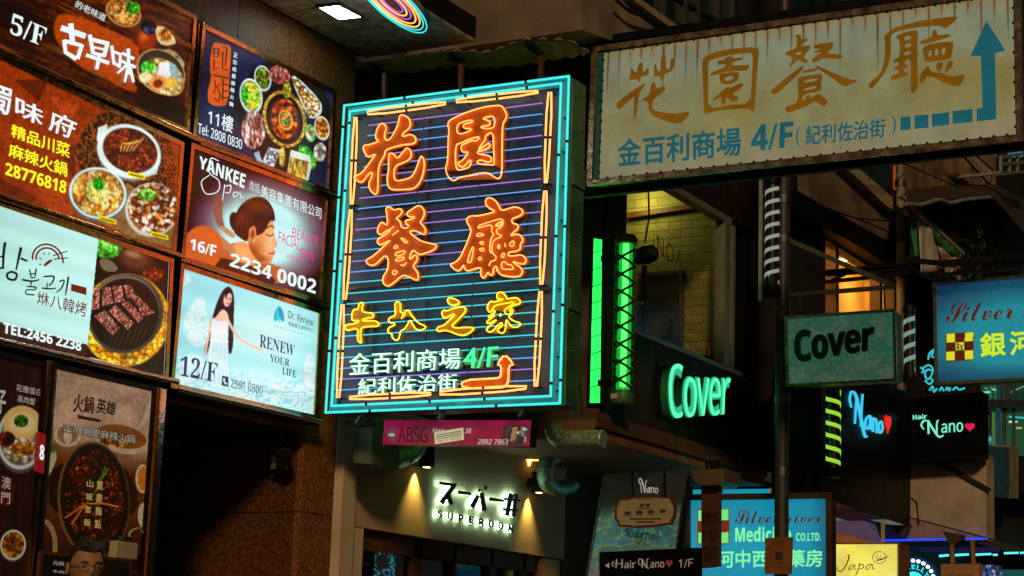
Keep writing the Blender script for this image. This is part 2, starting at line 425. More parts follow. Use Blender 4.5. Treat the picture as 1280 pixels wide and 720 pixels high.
# =================================================================== the ground
XW = -6.6
M_ASPH = mat('asphalt', (.045, .045, .045, 1), .75, 0, .3, 20, .4, 90)
M_PAVE = mat('paving', (.16, .145, .13, 1), .7, 0, .25, 3, .2, 50)
tag(MB().box((-60, -40, -.3), (60, 160, 0)).obj('ground', M_ASPH), kind='structure')
tag(MB().box((-12, -40, .004), (-4.3, 60, .14)).obj('pavement', M_PAVE), kind='structure')
tag(MB().box((-4.3, -40, .004), (-4.15, 60, .15)).obj('kerb', mat('granite_kerb', (.3, .29, .27, 1), .7, 0, .2, 15)), kind='structure')
mb = MB()
for x in (-3.9, -3.75): mb.box((x, -40, .004), (x+.08, 160, .008))
tag(mb.obj('road_markings', mat('road_paint', (.6, .5, .1, 1), .7, 0, .3, 10)), kind='structure')
# =================================================================== arcade building: brown stone wall with a dark entrance
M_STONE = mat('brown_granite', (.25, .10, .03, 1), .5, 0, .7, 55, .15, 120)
PWALL = PX(XW); PB = PX(XW+.12)
y_end = 9.72
y_open0 = PWALL.at(196, 600)[1]; y_open1 = PWALL.at(376, 640)[1]
z_open = PB.at(217, 484)[2]-.06; z_top = PWALL.at(420, 54)[2]
arc = thing('arcade_building', 'brown stone arcade wall with a dark entrance recess under its lit signs', 'building', (XW-1, 7, 0))
jz = [0, .72, PWALL.at(385, 641)[2], PWALL.at(395, 482)[2], PWALL.at(408, 324)[2], PWALL.at(415, 171)[2]]
st = jz[4]-jz[3]; jz = [jz[2]-2*st, jz[2]-st]+jz[2:]+[jz[5]+st]
jz = [max(0, z) for z in jz if z > -st]+[z_top]
jz = sorted(set(round(z, 4) for z in jz if z <= z_top+1e-6))
mb = MB()
def slab_run(mb, y0, y1, z0, z1, x, n, along='y'):
    zs = [z0]+[z for z in jz if z0+.05 < z < z1-.05]+[z1]
    for a, b in zip(zs[:-1], zs[1:]):
        for i in range(n):
            p = y0+(y1-y0)*i/n; q = y0+(y1-y0)*(i+1)/n
            if along == 'y': mb.box((x-.05, p+.003, a+.003), (x, q-.003, b-.003))
            else: mb.box((p+.003, x, a+.003), (q-.003, x+.05, b-.003))
slab_run(mb, 3.0, y_open1, z_open, z_top, XW, 7); slab_run(mb, y_open1, y_end, 0.14, z_top, XW, 1); slab_run(mb, 3.0, y_open0, .14, z_open, XW, 5)
mb.obj('stone_cladding', M_STONE, arc)
mb = MB(); slab_run(mb, -11.0, XW-.05, .14, z_open, y_open1, 5, 'x'); mb.obj('entrance_side_wall', mat('shaded_granite', (.11, .044, .014, 1), .5, 0, .7, 55, .15, 120), arc)  # same granite, entrance shade put into a darker colour
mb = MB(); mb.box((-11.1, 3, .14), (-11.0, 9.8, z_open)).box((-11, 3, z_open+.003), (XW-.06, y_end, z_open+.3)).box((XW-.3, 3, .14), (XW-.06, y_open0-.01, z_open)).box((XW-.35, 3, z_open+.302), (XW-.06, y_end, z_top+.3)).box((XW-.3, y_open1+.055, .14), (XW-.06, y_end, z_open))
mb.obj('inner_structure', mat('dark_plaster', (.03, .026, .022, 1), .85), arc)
# --- canopy soffit above, dark and glossy, in panels
PC = PZ(z_top)
ycan = min(PC.at(430, 77)[1], 11)
can = thing('canopy', 'dark glossy panelled canopy soffit above the brown stone wall', 'canopy', (-6, 7, z_top))
mb = MB()
M_SOFF = mat('dark_glossy_panel', (.55, .66, .66, 1), .42, .7, .5, 14, .3, 30)
ny, nx = 5, 2; wcan = PC.at(588, 50)[0]-XW
for i in range(ny):
    for j in range(nx):
        y0 = 5.2+(ycan-5.2)*i/ny; y1 = 5.2+(ycan-5.2)*(i+1)/ny; x0 = XW+.01+wcan*j/nx; x1 = XW+.01+wcan*(j+1)/nx
        mb.box((x0+.004, y0+.004, z_top), (x1-.004, y1-.004, z_top+.02))
mb.obj('soffit_panel', M_SOFF, can)
MB().box((XW-.3, 5.2, z_top+.025), (XW+.01+wcan, ycan, z_top+.16)).obj('slab', BLACK, can)
q = [PC.at(x, y) for x, y in ((399, 6), (423, 3), (452, 18), (424, 21))]
dl = thing('downlight', 'square white downlight set in the dark canopy ceiling', 'ceiling light', q[0])
mb = MB(); mb.prism([p-[0, 0, .012] for p in q], (0, 0, -.006)); mb.obj('diffuser', emis('downlight_white', C(225, 250, 235), 22), dl)
o = frame_on(Plane(q[0]-[0, 0, .001], (0, 0, -1)), ((399, 6), (423, 3), (452, 18), (424, 21)), .015, .02, STEEL, dl)
ring = thing('neon_reflection', 'oval swirl of nested turquoise, orange and purple glowing rings standing in for a reflection in the canopy', 'neon sign', PC.at(488, -8))  # reflection of neon in the ceiling, built as glowing rings
a = R_(40)
for k, (sc, colr) in enumerate(((1, 'c'), (.9, 'c'), (.8, 'o'), (.68, 'o'), (.54, 'p'), (.42, 'o'), (.3, 'p'))):
    pts = []
    for t in np.linspace(0, 2*math.pi, 40, endpoint=False):
        ex, ey = 54*sc*math.cos(t), 18*sc*math.sin(t)
        pts.append(PC.at(491+ex*math.cos(a)-ey*math.sin(a), -8+ex*math.sin(a)+ey*math.cos(a))-[0, 0, .06])
    MB().tube(pts, .0042, True, 6).obj('neon_tube', {'c': emis('neon_cyan', (.05, .95, .93, 1), 1.0), 'o': emis('neon_orange', (3.4, .88, .19, 1), 1.0), 'p': emis('neon_purple', (.55, .12, .75, 1), 1.0)}[colr], ring)
o = MB(); o.prism([PC.at(491+57*math.cos(t)*math.cos(a)-20*math.sin(t)*math.sin(a), -8+57*math.cos(t)*math.sin(a)+20*math.sin(t)*math.cos(a))-[0, 0, .02] for t in np.linspace(0, 2*math.pi, 36, endpoint=False)], (0, 0, .012)); o.obj('backing_disc', BLACK, ring)
# =================================================================== lightboxes on the wall
def lightbox(label, quad, name='lightbox_sign', group='lightbox signs on the stone wall', fmat=None):
    t = thing(name, label, 'lightbox', PWALL.at(quad[3][0]*.5+quad[2][0]*.5, quad[3][1]*.5+quad[2][1]*.5), group)
    P = [PB.at(*q) for q in quad]
    mb = MB(); mb.prism([p-[.012, 0, 0] for p in P], (-.105, 0, 0)); mb.obj('cabinet', STEEL, t)
    frame_on(PB, quad, .028, .022, fmat or BRASS, t, off=-.012)
    return t
def lb_text(t, s, quad, m, **k): return text('lettering', s, PB, quad, m, t, **k)
E_W = emis('print_white', C(232, 250, 248), 1.0); E_Y = emis('print_yellow', C(255, 250, 40), 1.0); E_WG = emis('print_soft_white', C(205, 225, 222), 1.0)
E_MAG = emis('print_magenta', C(225, 30, 140), 1.0); E_NAVY = emis('print_navy', C(20, 60, 90), 1.0); E_BLK = emis('print_black', C(28, 22, 24), 1.0)
E_RED = emis('print_dark_red', C(110, 25, 12), 1.0); E_OR = emis('print_orange', C(215, 82, 20), 1.0)
P_LIT = printed('backlit_print', .93)
# ---- 1: 5/F bowl poster
q1 = [(-60, -132), (240.5, 24), (231.5, 160), (-60, 34)]
t = lightbox('dark timber brown lightbox with rice bowls and white lettering, above the rust red one', q1)
c = Canvas(PB, q1, 420, 190); c.fill((74, 38, 16))
g = fbm(c.X*.02+c.Y*.05, c.Y*.35-c.X*.16, 3); c.c *= (.35+1.5*g)[..., None]; c.noise(.25, .35, 5)
c.mix(np.clip((fbm(c.X*.03, c.Y*.12-c.X*.05, 9)-.55)*5, 0, 1)*.5, (190, 130, 70))
c.ell(10, 20, 70, 30, (28, 14, 8), 25, 1.2, .7); c.ell(215, 150, 60, 40, (24, 12, 7), 25, 1.2, .8)
z = Z(0, 0, 5.12)
c.poly(z((340, 150), (385, 75), (560, 120), (700, 190), (880, 270), (900, 400), (830, 470), (900, 600), (760, 560), (640, 470), (500, 430), (420, 330), (350, 250)), (172, 82, 34), 1, .95, 3)
c.noise(.6, .12, 17)
c.bowl(*z((790, 80))[0], 23, 17, (190, 140, 80), [(225, 170, 95), (190, 120, 60), (240, 205, 140), (150, 85, 40)], 2.2, 1, 25, inner=(60, 35, 20))
c.food(*z((850, 50))[0], 9, 8, [(70, 170, 40), (40, 130, 30), (120, 210, 80)], 2, 2)
c.ell(*z((940, 250))[0], 13, 14, (150, 62, 22), 0, .5); c.ell(*z((920, 235))[0], 5, 6, (225, 130, 70), 0, 1.2, .7); c.ell(*z((950, 175))[0], 10, 9, (30, 25, 40), 20)
c.food(*z((950, 190))[0], 8, 5, [(80, 80, 110), (25, 22, 35)], 1.6, 5)
c.poly(z((990, 165), (1060, 170), (1140, 270), (1080, 295), (1010, 280)), (215, 190, 150), 1); c.food(*z((1055, 225))[0], 9, 8, [(220, 150, 60), (240, 190, 100), (170, 90, 30)], 3, 4, 35)
c.poly(z((1035, 320), (1100, 310), (1190, 400), (1165, 460), (1100, 420)), (185, 165, 130), 1, .9); c.food(*z((1120, 375))[0], 7, 6, [(190, 190, 90), (215, 180, 120), (120, 140, 60)], 2.2, 6)
c.ell(*z((1030, 460))[0], 33, 26, (190, 160, 110), 38); c.ell(*z((1032, 458))[0], 31, 24, (70, 62, 52), 38); c.ell(*z((1055, 500))[0], 27, 19, (205, 165, 85), 38)
c.food(*z((1045, 490))[0], 28, 20, [(235, 205, 140), (200, 150, 70), (245, 235, 205), (170, 110, 40)], 3.2, 7, 38)
c.food(*z((950, 430))[0], 10, 8, [(90, 200, 60), (50, 150, 40), (150, 230, 110)], 2.2, 8)
for p, r1, r2, cc in (((1055, 455), 9, 10, (235, 238, 235)), ((1115, 460), 5, 12, (150, 180, 185)), ((1010, 530), 11, 9, (225, 150, 90)), ((1010, 535), 6, 5, (120, 60, 30)), ((1095, 530), 8, 7, (230, 190, 90)), ((930, 495), 8, 7, (230, 215, 170))): c.ell(*z(p)[0], r1, r2, cc, -20, .4)
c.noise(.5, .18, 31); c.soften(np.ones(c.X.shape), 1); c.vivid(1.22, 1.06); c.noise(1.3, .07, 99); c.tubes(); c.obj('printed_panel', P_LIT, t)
lb = MB(); brush(lb, [z(*s) for s in ([(388, 178, 36), (545, 232, 36)], [(450, 150, 34), (462, 285, 34)], [(408, 255, 26), (416, 335, 26), (486, 378, 30)], [(408, 262, 24), (520, 292, 24)], [(522, 285, 26), (492, 378, 26)],
    [(570, 222, 26), (592, 345, 24)], [(575, 252, 26), (690, 280, 26)], [(685, 270, 26), (660, 362, 26)], [(590, 302, 14), (665, 318, 14)], [(592, 342, 22), (668, 358, 22)], [(545, 352, 22), (692, 405, 24)], [(628, 362, 24), (612, 445, 22)],
    [(708, 292, 20), (722, 412, 20)], [(714, 330, 18), (768, 350, 18)], [(764, 345, 18), (756, 435, 18)], [(720, 405, 18), (758, 425, 18)], [(772, 340, 18), (850, 378, 20)], [(762, 390, 18), (860, 432, 20)], [(812, 312, 22), (815, 478, 20)], [(808, 412, 18), (742, 470, 14)], [(812, 418, 20), (788, 528, 16)], [(820, 425, 20), (844, 528, 18)])], PB, curve=False); lb.obj('brush_lettering', E_W, PANEL[t.name])
lb_text(t, '5/F', z((75, 82), (300, 175), (275, 300), (60, 215)), E_W, st='serifb')
lb_text(t, '的老味道', z((490, 0), (680, 95), (665, 140), (475, 45)), E_WG, bold=.01)
# ---- 2: Sichuan hotpot poster
q2 = [(-60, 47), (224.5, 182.5), (214.5, 312.5), (-60, 229)]
t = lightbox('rust red hotpot lightbox with yellow lettering and three bowls of food', q2)
c = Canvas(PB, q2, 420, 200); c.fill((146, 66, 30)); z = Z(0, 100, 3.27)
for pl, f in (([(60, 0), (200, 0), (160, 90)], .72), ([(200, 60), (330, 110), (250, 200), (330, 260)], 1.18), ([(0, 400), (150, 480), (90, 560), (0, 500)], .78), ([(150, 420), (290, 420), (300, 560), (200, 530)], 1.15), ([(250, 300), (330, 250), (300, 400)], .8)):
    m = c.pmask(z(*pl))[..., None]; c.c = c.c*(1-m)+c.c*f*m
c.poly(z((300, 330), (335, 200), (430, 120), (560, 140), (730, 250), (700, 690), (520, 640), (420, 470)), (52, 26, 12), 1, 1, 3)
m = c.pmask(z((300, 330), (335, 200), (430, 120), (560, 140), (730, 250), (720, 450), (600, 440), (420, 400)))*(fbm(c.X*.55, c.Y*.55, 21, 2) > .53); c.mix(m*.9, (150, 92, 40))
m = c.pmask(z((660, 260), (730, 250), (720, 470), (680, 430)))*(np.abs(((c.X*.9+c.Y*.5) % 4)-2) > 1.1); c.mix(m*.8, (170, 78, 26))
c.poly(z((380, 570), (520, 420), (730, 560), (715, 690), (560, 650)), (142, 110, 72), 0, 1, 1); c.noise(.3, .25, 8)
c.ell(*z((527, 300))[0], 41, 34, (120, 128, 122), 22); c.poly(z((400, 195), (440, 180), (430, 240), (395, 250)), (215, 225, 222)); c.poly(z((610, 340), (655, 330), (640, 385), (600, 395)), (200, 210, 205))
c.ell(*z((527, 292))[0], 41, 33, (222, 235, 232), 22); c.ell(*z((532, 288))[0], 35, 27, (70, 40, 22), 22); c.food(*z((532, 288))[0], 34, 25, [(105, 38, 12), (140, 62, 22), (78, 26, 10), (165, 85, 40)], 1.8, 11, 22)
for dx in (-22, -10, 2, 14, 26): c.line(z((515+dx, 290), (530+dx*1.3, 262), (560+dx, 250-dx*.4)), 1.1, (240, 215, 130), curve=True)
c.bowl(*z((400, 462))[0], 36, 32, (225, 238, 236), [(230, 170, 60), (205, 130, 40), (240, 205, 120), (170, 85, 25), (225, 215, 165)], 2.4, 12, 15, t=.88)
c.food(*z((395, 450))[0], 17, 14, [(235, 225, 120), (245, 240, 190), (220, 185, 60)], 1.8, 15, sx=.4, sy=2); c.food(*z((403, 425))[0], 7, 8, [(40, 190, 40), (20, 140, 30)], 1.6, 13)
c.ell(*z((620, 530))[0], 33, 34, (205, 205, 190), 20); c.food(*z((625, 525))[0], 31, 31, [(215, 130, 50), (70, 28, 10), (235, 210, 170), (150, 60, 20), (60, 22, 8), (245, 240, 225)], 2.8, 14, 20)
c.food(*z((600, 470))[0], 12, 8, [(70, 160, 40), (120, 200, 70), (200, 220, 150)], 2, 16)
for p in ((558, 390), (440, 572), (652, 635)):
    c.poly([(p[0]/3.27+dx, 100+p[1]/3.27+dy) for dx, dy in ((-11, -6), (11, 0), (11, 6), (-11, 0))], (235, 215, 30))
    c.line([(p[0]/3.27-8, 100+p[1]/3.27-1.5), (p[0]/3.27+8, 100+p[1]/3.27+2.4)], 2, (90, 70, 10), .75)
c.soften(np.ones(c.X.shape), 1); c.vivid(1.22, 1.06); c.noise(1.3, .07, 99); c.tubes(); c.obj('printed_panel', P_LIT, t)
lb_text(t, '蜀', [(-17, 101), (15, 112), (11, 145), (-20, 136)], E_W, bold=.02)
lb_text(t, '味', z((62, 62), (180, 118), (170, 190), (60, 148)), E_W, bold=.02); lb_text(t, '府', z((205, 118), (318, 168), (290, 245), (195, 205)), E_W, bold=.02)
lb_text(t, '精品川菜', z((45, 178), (285, 262), (282, 322), (42, 232)), E_Y, bold=.025); lb_text(t, '麻辣火鍋', z((35, 255), (275, 340), (272, 398), (32, 312)), E_Y, bold=.025)
lb_text(t, '28776818', z((20, 335), (272, 415), (266, 466), (20, 388)), E_Y, bold=.03)
# ---- 3: Korean barbecue poster
q3 = [(-60, 238), (211.5, 329), (204.8, 470.5), (-60, 411)]
t = lightbox('pale mint barbecue lightbox with Korean lettering beside a grill of sliced beef', q3)
c = Canvas(PB, q3, 420, 240); c.fill((196, 240, 232)); z = Z(0, 250, 3.13)
c.c *= (1.0+.10*np.clip((c.X+20)/140, 0, 1)-.06)[..., None]
c.poly([(-70, 384), (113.5, 432), (111, 460), (-70, 425)], (58, 30, 26))
m = c.pmask([(-70, 384), (113.5, 432), (111, 460), (-70, 425)])*(((c.X*.6+c.Y) % 5 < 1.1) | ((c.X*.6-c.Y) % 9 < 1.0)); c.mix(m*.8, (104, 66, 54))
ph = z((385, 152), (662, 245), (640, 690), (338, 612)); c.poly(ph, (36, 18, 12)); pm = c.pmask(ph)
c0 = c.c.copy()
c.noise(.2, .5, 41)
c.food(*z((420, 185))[0], 19, 14, [(60, 190, 30), (120, 230, 80), (30, 130, 20), (170, 250, 120)], 3, 42)
c.poly(z((385, 225), (440, 235), (470, 280), (400, 280)), (120, 105, 85), 1, 1, 1); c.ell(*z((530, 225))[0], 20, 14, (108, 62, 40), 15, .7); c.ell(*z((520, 212))[0], 10, 4, (190, 150, 120), 15, 1, .7); c.ell(*z((600, 290))[0], 14, 11, (70, 30, 12)); c.food(*z((600, 285))[0], 13, 9, [(190, 80, 25), (120, 45, 12), (90, 30, 8)], 2, 43)
c.ell(*z((490, 470))[0], 55, 58, (240, 175, 40), 20, .05); c.food(*z((490, 472))[0], 54, 57, [(250, 195, 50), (225, 140, 25), (250, 225, 110), (200, 110, 20)], 3, 44)
c.ell(*z((490, 445))[0], 47, 50, (70, 66, 62), 20); c.ell(*z((485, 440))[0], 44, 46, (120, 112, 104), 20); c.ell(*z((487, 447))[0], 43, 45, (24, 13, 10), 20)
for k in range(7): c.line(z((420+k*22, 590-k*6), (445+k*22, 520-k*4)), .9, (96, 84, 74), .7)
for pl in ([(352, 350), (390, 345), (388, 425), (352, 430)], [(398, 345), (432, 338), (442, 405), (400, 415)], [(440, 335), (475, 335), (487, 395), (450, 402)], [(482, 332), (515, 335), (530, 378), (500, 388)],
           [(515, 380), (535, 372), (605, 440), (560, 455)], [(475, 405), (505, 395), (562, 462), (540, 478)], [(425, 435), (452, 410), (522, 480), (500, 508)], [(370, 455), (410, 430), (468, 500), (440, 530)]):
    zp = z(*pl); c.poly([(x+1, y+2) for x, y in zp], (12, 6, 5)); c.poly(zp, (150, 78, 66))
    mk = c.pmask(zp); c.cells(mk, [(150, 70, 58), (196, 130, 112), (120, 48, 40), (215, 165, 148)], 2.1, int(pl[0][0]), rim=.3, sx=.6, sy=1.5, rot=30)
c.c = c0*(1-pm[..., None])+c.c*pm[..., None]
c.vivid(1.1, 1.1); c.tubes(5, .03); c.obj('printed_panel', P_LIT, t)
lb = MB(); zb = Z(0, 250, 3.13)
ink = lambda st: brush(lb, [zb(*s) for s in st], PB)
ink([[(-40, 190, 9), (-38, 250, 9), (-30, 268, 9), (15, 265, 8)], [(18, 165, 12), (12, 210, 11), (10, 262, 9)], [(-35, 222, 7), (12, 222, 7)],
     [(80, 185, 12), (70, 230, 10), (60, 275, 6)], [(78, 228, 9), (105, 240, 8)], [(40, 280, 9), (62, 290, 9), (55, 312, 9), (30, 308, 9), (25, 290, 9), (42, 280, 8)],
     [(112, 272, 6), (118, 302, 5)], [(138, 268, 7), (134, 300, 5)], [(115, 290, 5), (136, 288, 5)], [(116, 304, 5), (134, 304, 5)], [(82, 312, 8), (120, 318, 7), (150, 312, 5)], [(118, 320, 6), (116, 335, 5)], [(100, 338, 6), (135, 342, 6), (128, 352, 5), (100, 352, 5), (98, 368, 5), (130, 372, 6)],
     [(165, 300, 6), (205, 300, 7), (198, 325, 6), (185, 335, 5)], [(180, 325, 5), (178, 345, 5)], [(158, 345, 6), (190, 348, 6), (215, 345, 4)], [(225, 320, 6), (245, 315, 6), (235, 345, 6), (215, 362, 4)], [(262, 300, 8), (256, 340, 7), (250, 375, 4)]])
lb.obj('lettering', E_BLK, t)
lb = MB()
arcs = [[(185+r*1.0*math.cos(a), 235+r*1.02*math.sin(a)+.12*r*math.cos(a), 7) for a in np.linspace(R_(175), R_(365 if r > 50 else 345), 12)] for r in (60, 46)]
brush(lb, [zb(*s) for s in arcs]+[zb((205, 218, 5), (262, 200, 4)), zb((208, 232, 5), (264, 226, 4)), zb((170, 258, 8), (185, 245, 12), (200, 235, 8))]+[zb((150, 225, 4), (160, 232, 3)), zb((168, 205, 4), (172, 216, 3)), zb((190, 205, 4), (188, 216, 3)), zb((148, 252, 4), (160, 252, 3))], PB); lb.obj('emblem', E_RED, t)
lb_text(t, '烌八韓烤', z((145, 355), (340, 402), (333, 460), (142, 405)), E_RED, bold=.005)
lb_text(t, 'TEL:2456 2238', z((12, 477), (318, 552), (315, 592), (10, 520)), E_W, bold=.04)
c4 = MB(); c4.prism([PB.at(*p)+[.003, 0, 0] for p in z((278, 328), (337, 343), (336, 372), (277, 355))], (-.002, 0, 0)); c4.obj('seal_mark', E_RED, t)
# ---- 4: 11/F hotpot
q4 = [(255.5, 37), (416, 116.7), (409.5, 238), (243.8, 169)]
t = lightbox('slate blue hotpot lightbox with a round table of dishes and an orange seal', q4)
c = Canvas(PB, q4, 320, 230); c.fill((42, 48, 78)); z = Z(235, 25, 3.273)
c.noise(.03, .5, 3); c.mix(np.clip((fbm(c.X*.05, c.Y*.05, 77)-.5)*2, 0, 1)*.5, (30, 66, 92))
tc, tr = (400, 400), None
c.ell(*z(tc)[0], 57, 72, (34, 14, 12), -22); c.noise(.5, .2, 4)
c.ell(*z((395, 405))[0], 26.5, 36, (215, 170, 70), -14); c.ell(*z((395, 405))[0], 22.5, 32, (26, 15, 10), -14); m = (c.ed(*z((395, 405))[0], 26.5, 36, -14) < 1) & (c.ed(*z((395, 405))[0], 23.5, 33, -14) > 1)
c.cells(m.astype(float), [(225, 180, 70), (150, 95, 25), (245, 215, 130)], 1.7, 5)
c.ell(*z((395, 405))[0], 18, 26, (90, 38, 14), -14); c.food(*z((395, 405))[0], 17, 25, [(205, 90, 25), (150, 60, 18), (230, 130, 50), (60, 24, 10)], 4.2, 6)
c.ell(*z((400, 410))[0], 9, 13, (235, 170, 60), -14); c.ell(*z((398, 408))[0], 7, 10.5, (150, 80, 25), -14); c.food(*z((400, 405))[0], 6, 9, [(245, 225, 170), (225, 150, 60), (90, 150, 50)], 2.2, 7)
c.bowl(*z((306, 238))[0], 10.5, 16, (210, 225, 230), [(120, 150, 40), (60, 70, 20), (190, 200, 80)], 1.8, 21, -10)
c.bowl(*z((258, 310))[0], 14, 22, (215, 230, 232), [(225, 190, 70), (160, 200, 60), (90, 170, 40), (240, 215, 120)], 2.6, 22, -10)
c.food(*z((232, 305))[0], 5, 10, [(60, 190, 50), (120, 220, 80)], 2, 23)
c.food(*z((268, 450))[0], 15, 24, [(225, 215, 210), (205, 130, 110), (150, 60, 50), (240, 238, 235), (100, 40, 35)], 2.3, 24, sx=.5, sy=1.7)
c.food(*z((375, 225))[0], 14, 11, [(215, 120, 110), (240, 200, 190), (160, 60, 60)], 2.2, 25, 30, sx=.5, sy=1.5)
c.food(*z((405, 285))[0], 5, 11, [(210, 170, 50), (120, 150, 40), (235, 215, 100)], 1.8, 26)
c.poly(z((418, 235), (440, 225), (545, 330), (550, 380), (520, 405), (490, 400)), (195, 215, 220), 1); c.cells(c.pmask(z((425, 240), (440, 232), (540, 335), (540, 375), (515, 398), (492, 390))), [(235, 205, 120), (245, 238, 215), (180, 120, 60), (110, 70, 35)], 3.4, 27)
c.bowl(*z((548, 442))[0], 9.5, 15, (225, 232, 230), [(210, 130, 50), (230, 180, 90), (130, 60, 20)], 2.4, 28, -10)
c.bowl(*z((500, 462))[0], 6.5, 11, (130, 200, 110), [(235, 240, 230), (90, 180, 60), (240, 250, 240)], 2.4, 29, -10); c.ell(*z((500, 460))[0], 2, 3, (225, 60, 30))
c.food(*z((488, 560))[0], 9, 17, [(90, 200, 60), (40, 140, 30), (170, 230, 110)], 2.6, 30, -30); c.food(*z((540, 540))[0], 8, 12, [(240, 245, 235), (190, 190, 180), (120, 100, 80)], 3.4, 31)
c.poly(z((420, 530), (500, 555), (505, 600), (490, 665), (405, 635)), (205, 215, 205)); c.cells(c.pmask(z((418, 560), (495, 580), (480, 660), (410, 632))), [(235, 180, 60), (215, 150, 40), (245, 215, 120)], 4, 32, sx=.5, sy=2)
c.poly(z((330, 520), (378, 530), (350, 608), (303, 580)), (170, 185, 190)); c.cells(c.pmask(z((330, 525), (374, 534), (348, 600), (308, 578))), [(240, 245, 245), (90, 110, 120)], 3.2, 33)
c.food(*z((385, 560))[0], 4, 13, [(220, 200, 90), (170, 150, 50), (240, 230, 150)], 1.5, 34)
c.poly(z((268, 545), (290, 535), (310, 600), (290, 590)), (160, 190, 200))
zl = z((100, 90), (130, 95), (178, 105), (175, 150), (170, 230), (165, 345), (130, 355), (85, 345), (78, 300), (95, 240), (88, 190))
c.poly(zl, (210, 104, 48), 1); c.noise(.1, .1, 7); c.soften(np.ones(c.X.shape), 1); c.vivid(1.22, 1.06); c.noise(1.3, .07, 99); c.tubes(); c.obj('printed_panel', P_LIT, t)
lb = MB(); zb = z
brush(lb, [zb(*s) for s in ([(105, 115, 6), (125, 120, 6), (122, 150, 6), (104, 150, 6), (104, 115, 6)], [(105, 133, 5), (122, 136, 5)], [(140, 110, 6), (158, 112, 6), (150, 190, 6)], [(105, 160, 6), (104, 205, 6), (125, 195, 5)], [(140, 130, 6), (138, 200, 6), (160, 205, 5)],
     [(100, 225, 6), (165, 240, 6)], [(108, 245, 5), (108, 275, 6), (130, 262, 5)], [(100, 300, 6), (115, 270, 6), (130, 310, 6), (118, 335, 6), (105, 320, 5)], [(140, 240, 6), (138, 330, 6)], [(140, 262, 5), (162, 266, 5)], [(140, 290, 5), (160, 292, 5)], [(138, 318, 5), (160, 318, 6), (160, 340, 5)])], PB, curve=False); lb.obj('seal_lettering', E_BLK, t)
for k, ch in enumerate('正宗成都麻辣火鍋'):
    y = 143+k*28.5; x = 193-k*2.5; lb_text(t, ch, z((x-8, y-11), (x+8, y-5), (x+7, y+14), (x-9, y+8)), E_W, bold=.01)
lb_text(t, '11樓', z((82, 362), (185, 398), (180, 465), (80, 425)), E_W, bold=.01); lb_text(t, 'Tel: 2808 0830', z((40, 418), (220, 488), (218, 530), (38, 462)), E_W, bold=.005)
# ---- 5: beauty spa
q5 = [(241.5, 186), (408.5, 248.5), (400, 375), (229.5, 321)]
t = lightbox('maroon beauty spa lightbox with a sleeping woman in profile and white phone number', q5)
c = Canvas(PB, q5, 320, 240); c.fill((44, 8, 12)); z = Z(225, 175, 3.426)
d = c.ed(*z((350, 395))[0], 76, 62, 15); c.mix(np.clip(1.85-d*1.5, 0, 1)*.98, (200, 246, 244)); c.mix(np.clip(1-np.abs(d-1.0)*3, 0, 1)*.35, (150, 60, 90))
sk = (226, 158, 108); sk2 = (190, 112, 66)
c.poly(z((165, 570), (170, 480), (215, 440), (270, 440), (330, 500), (400, 535), (440, 545), (470, 600), (400, 620)), sk2, 2, 1, 2)
c.poly(z((215, 455), (265, 430), (300, 450), (340, 520), (300, 545), (240, 500)), sk, 2, 1, 3); c.poly(z((120, 560), (150, 500), (260, 520), (420, 590), (380, 640), (100, 590)), (70, 26, 18), 1, .85, 3)
c.poly(z((150, 220), (185, 250), (180, 330), (195, 380), (170, 385), (140, 320)), (150, 96, 74), 2, .9, 2); c.poly(z((160, 360), (200, 375), (238, 405), (232, 425), (190, 400)), (200, 150, 120), 2, 1, 1); c.poly(z((160, 400), (200, 430), (245, 475), (235, 490), (185, 470)), (186, 132, 100), 2, 1, 1)
c.poly(z((300, 470), (285, 410), (305, 360), (350, 345), (392, 340), (402, 358), (402, 384), (405, 405), (411, 428), (418, 447), (410, 458), (403, 461), (404, 470), (409, 477), (402, 485), (406, 492), (398, 500), (397, 515), (382, 530), (352, 530), (322, 508)), sk, 2, 1, 1)
c.poly(z((300, 480), (290, 430), (330, 470), (370, 515), (350, 525)), sk2, 2, .75, 3)
c.ell(*z((235, 350))[0], 6.5, 12, (66, 30, 16), -10, .2)
c.poly(z((232, 400), (222, 360), (240, 310), (262, 275), (300, 248), (345, 240), (385, 265), (405, 310), (408, 352), (385, 340), (368, 385), (345, 405), (320, 410), (315, 375), (295, 375), (292, 440), (265, 425)), (82, 38, 18), 2, 1, 1)
for k in range(7): c.line(z((250+k*10, 400-k*8), (270+k*12, 310-k*6), (330+k*10, 262+k*5), (395, 315+k*4)), .7, (138, 78, 44) if k % 2 else (46, 18, 8), .7, True)
c.ell(*z((311, 400))[0], 4.2, 9, (214, 140, 92), 8, .25); c.ell(*z((311, 402))[0], 2, 5.5, (160, 86, 50), 8, .5); c.ell(*z((316, 432))[0], 1, 2.2, (240, 235, 225))
c.line(z((370, 404), (384, 411), (400, 405)), 1.0, (60, 24, 12), .9, True); c.line(z((370, 378), (388, 368), (402, 375)), 1.3, (86, 40, 20), 1, True); c.line(z((382, 486), (394, 487), (404, 489)), 1.5, (196, 84, 70), .9, True); c.ell(*z((375, 445))[0], 5, 6, (240, 180, 135), 0, 1, .6)
m = c.pmask(chaikin(z((300, 470), (285, 410), (305, 360), (350, 345), (392, 340), (402, 358), (402, 384), (405, 405), (411, 428), (418, 447), (410, 458), (403, 461), (404, 470), (409, 477), (402, 485), (406, 492), (398, 500), (397, 515), (382, 530), (352, 530), (322, 508)), 2))
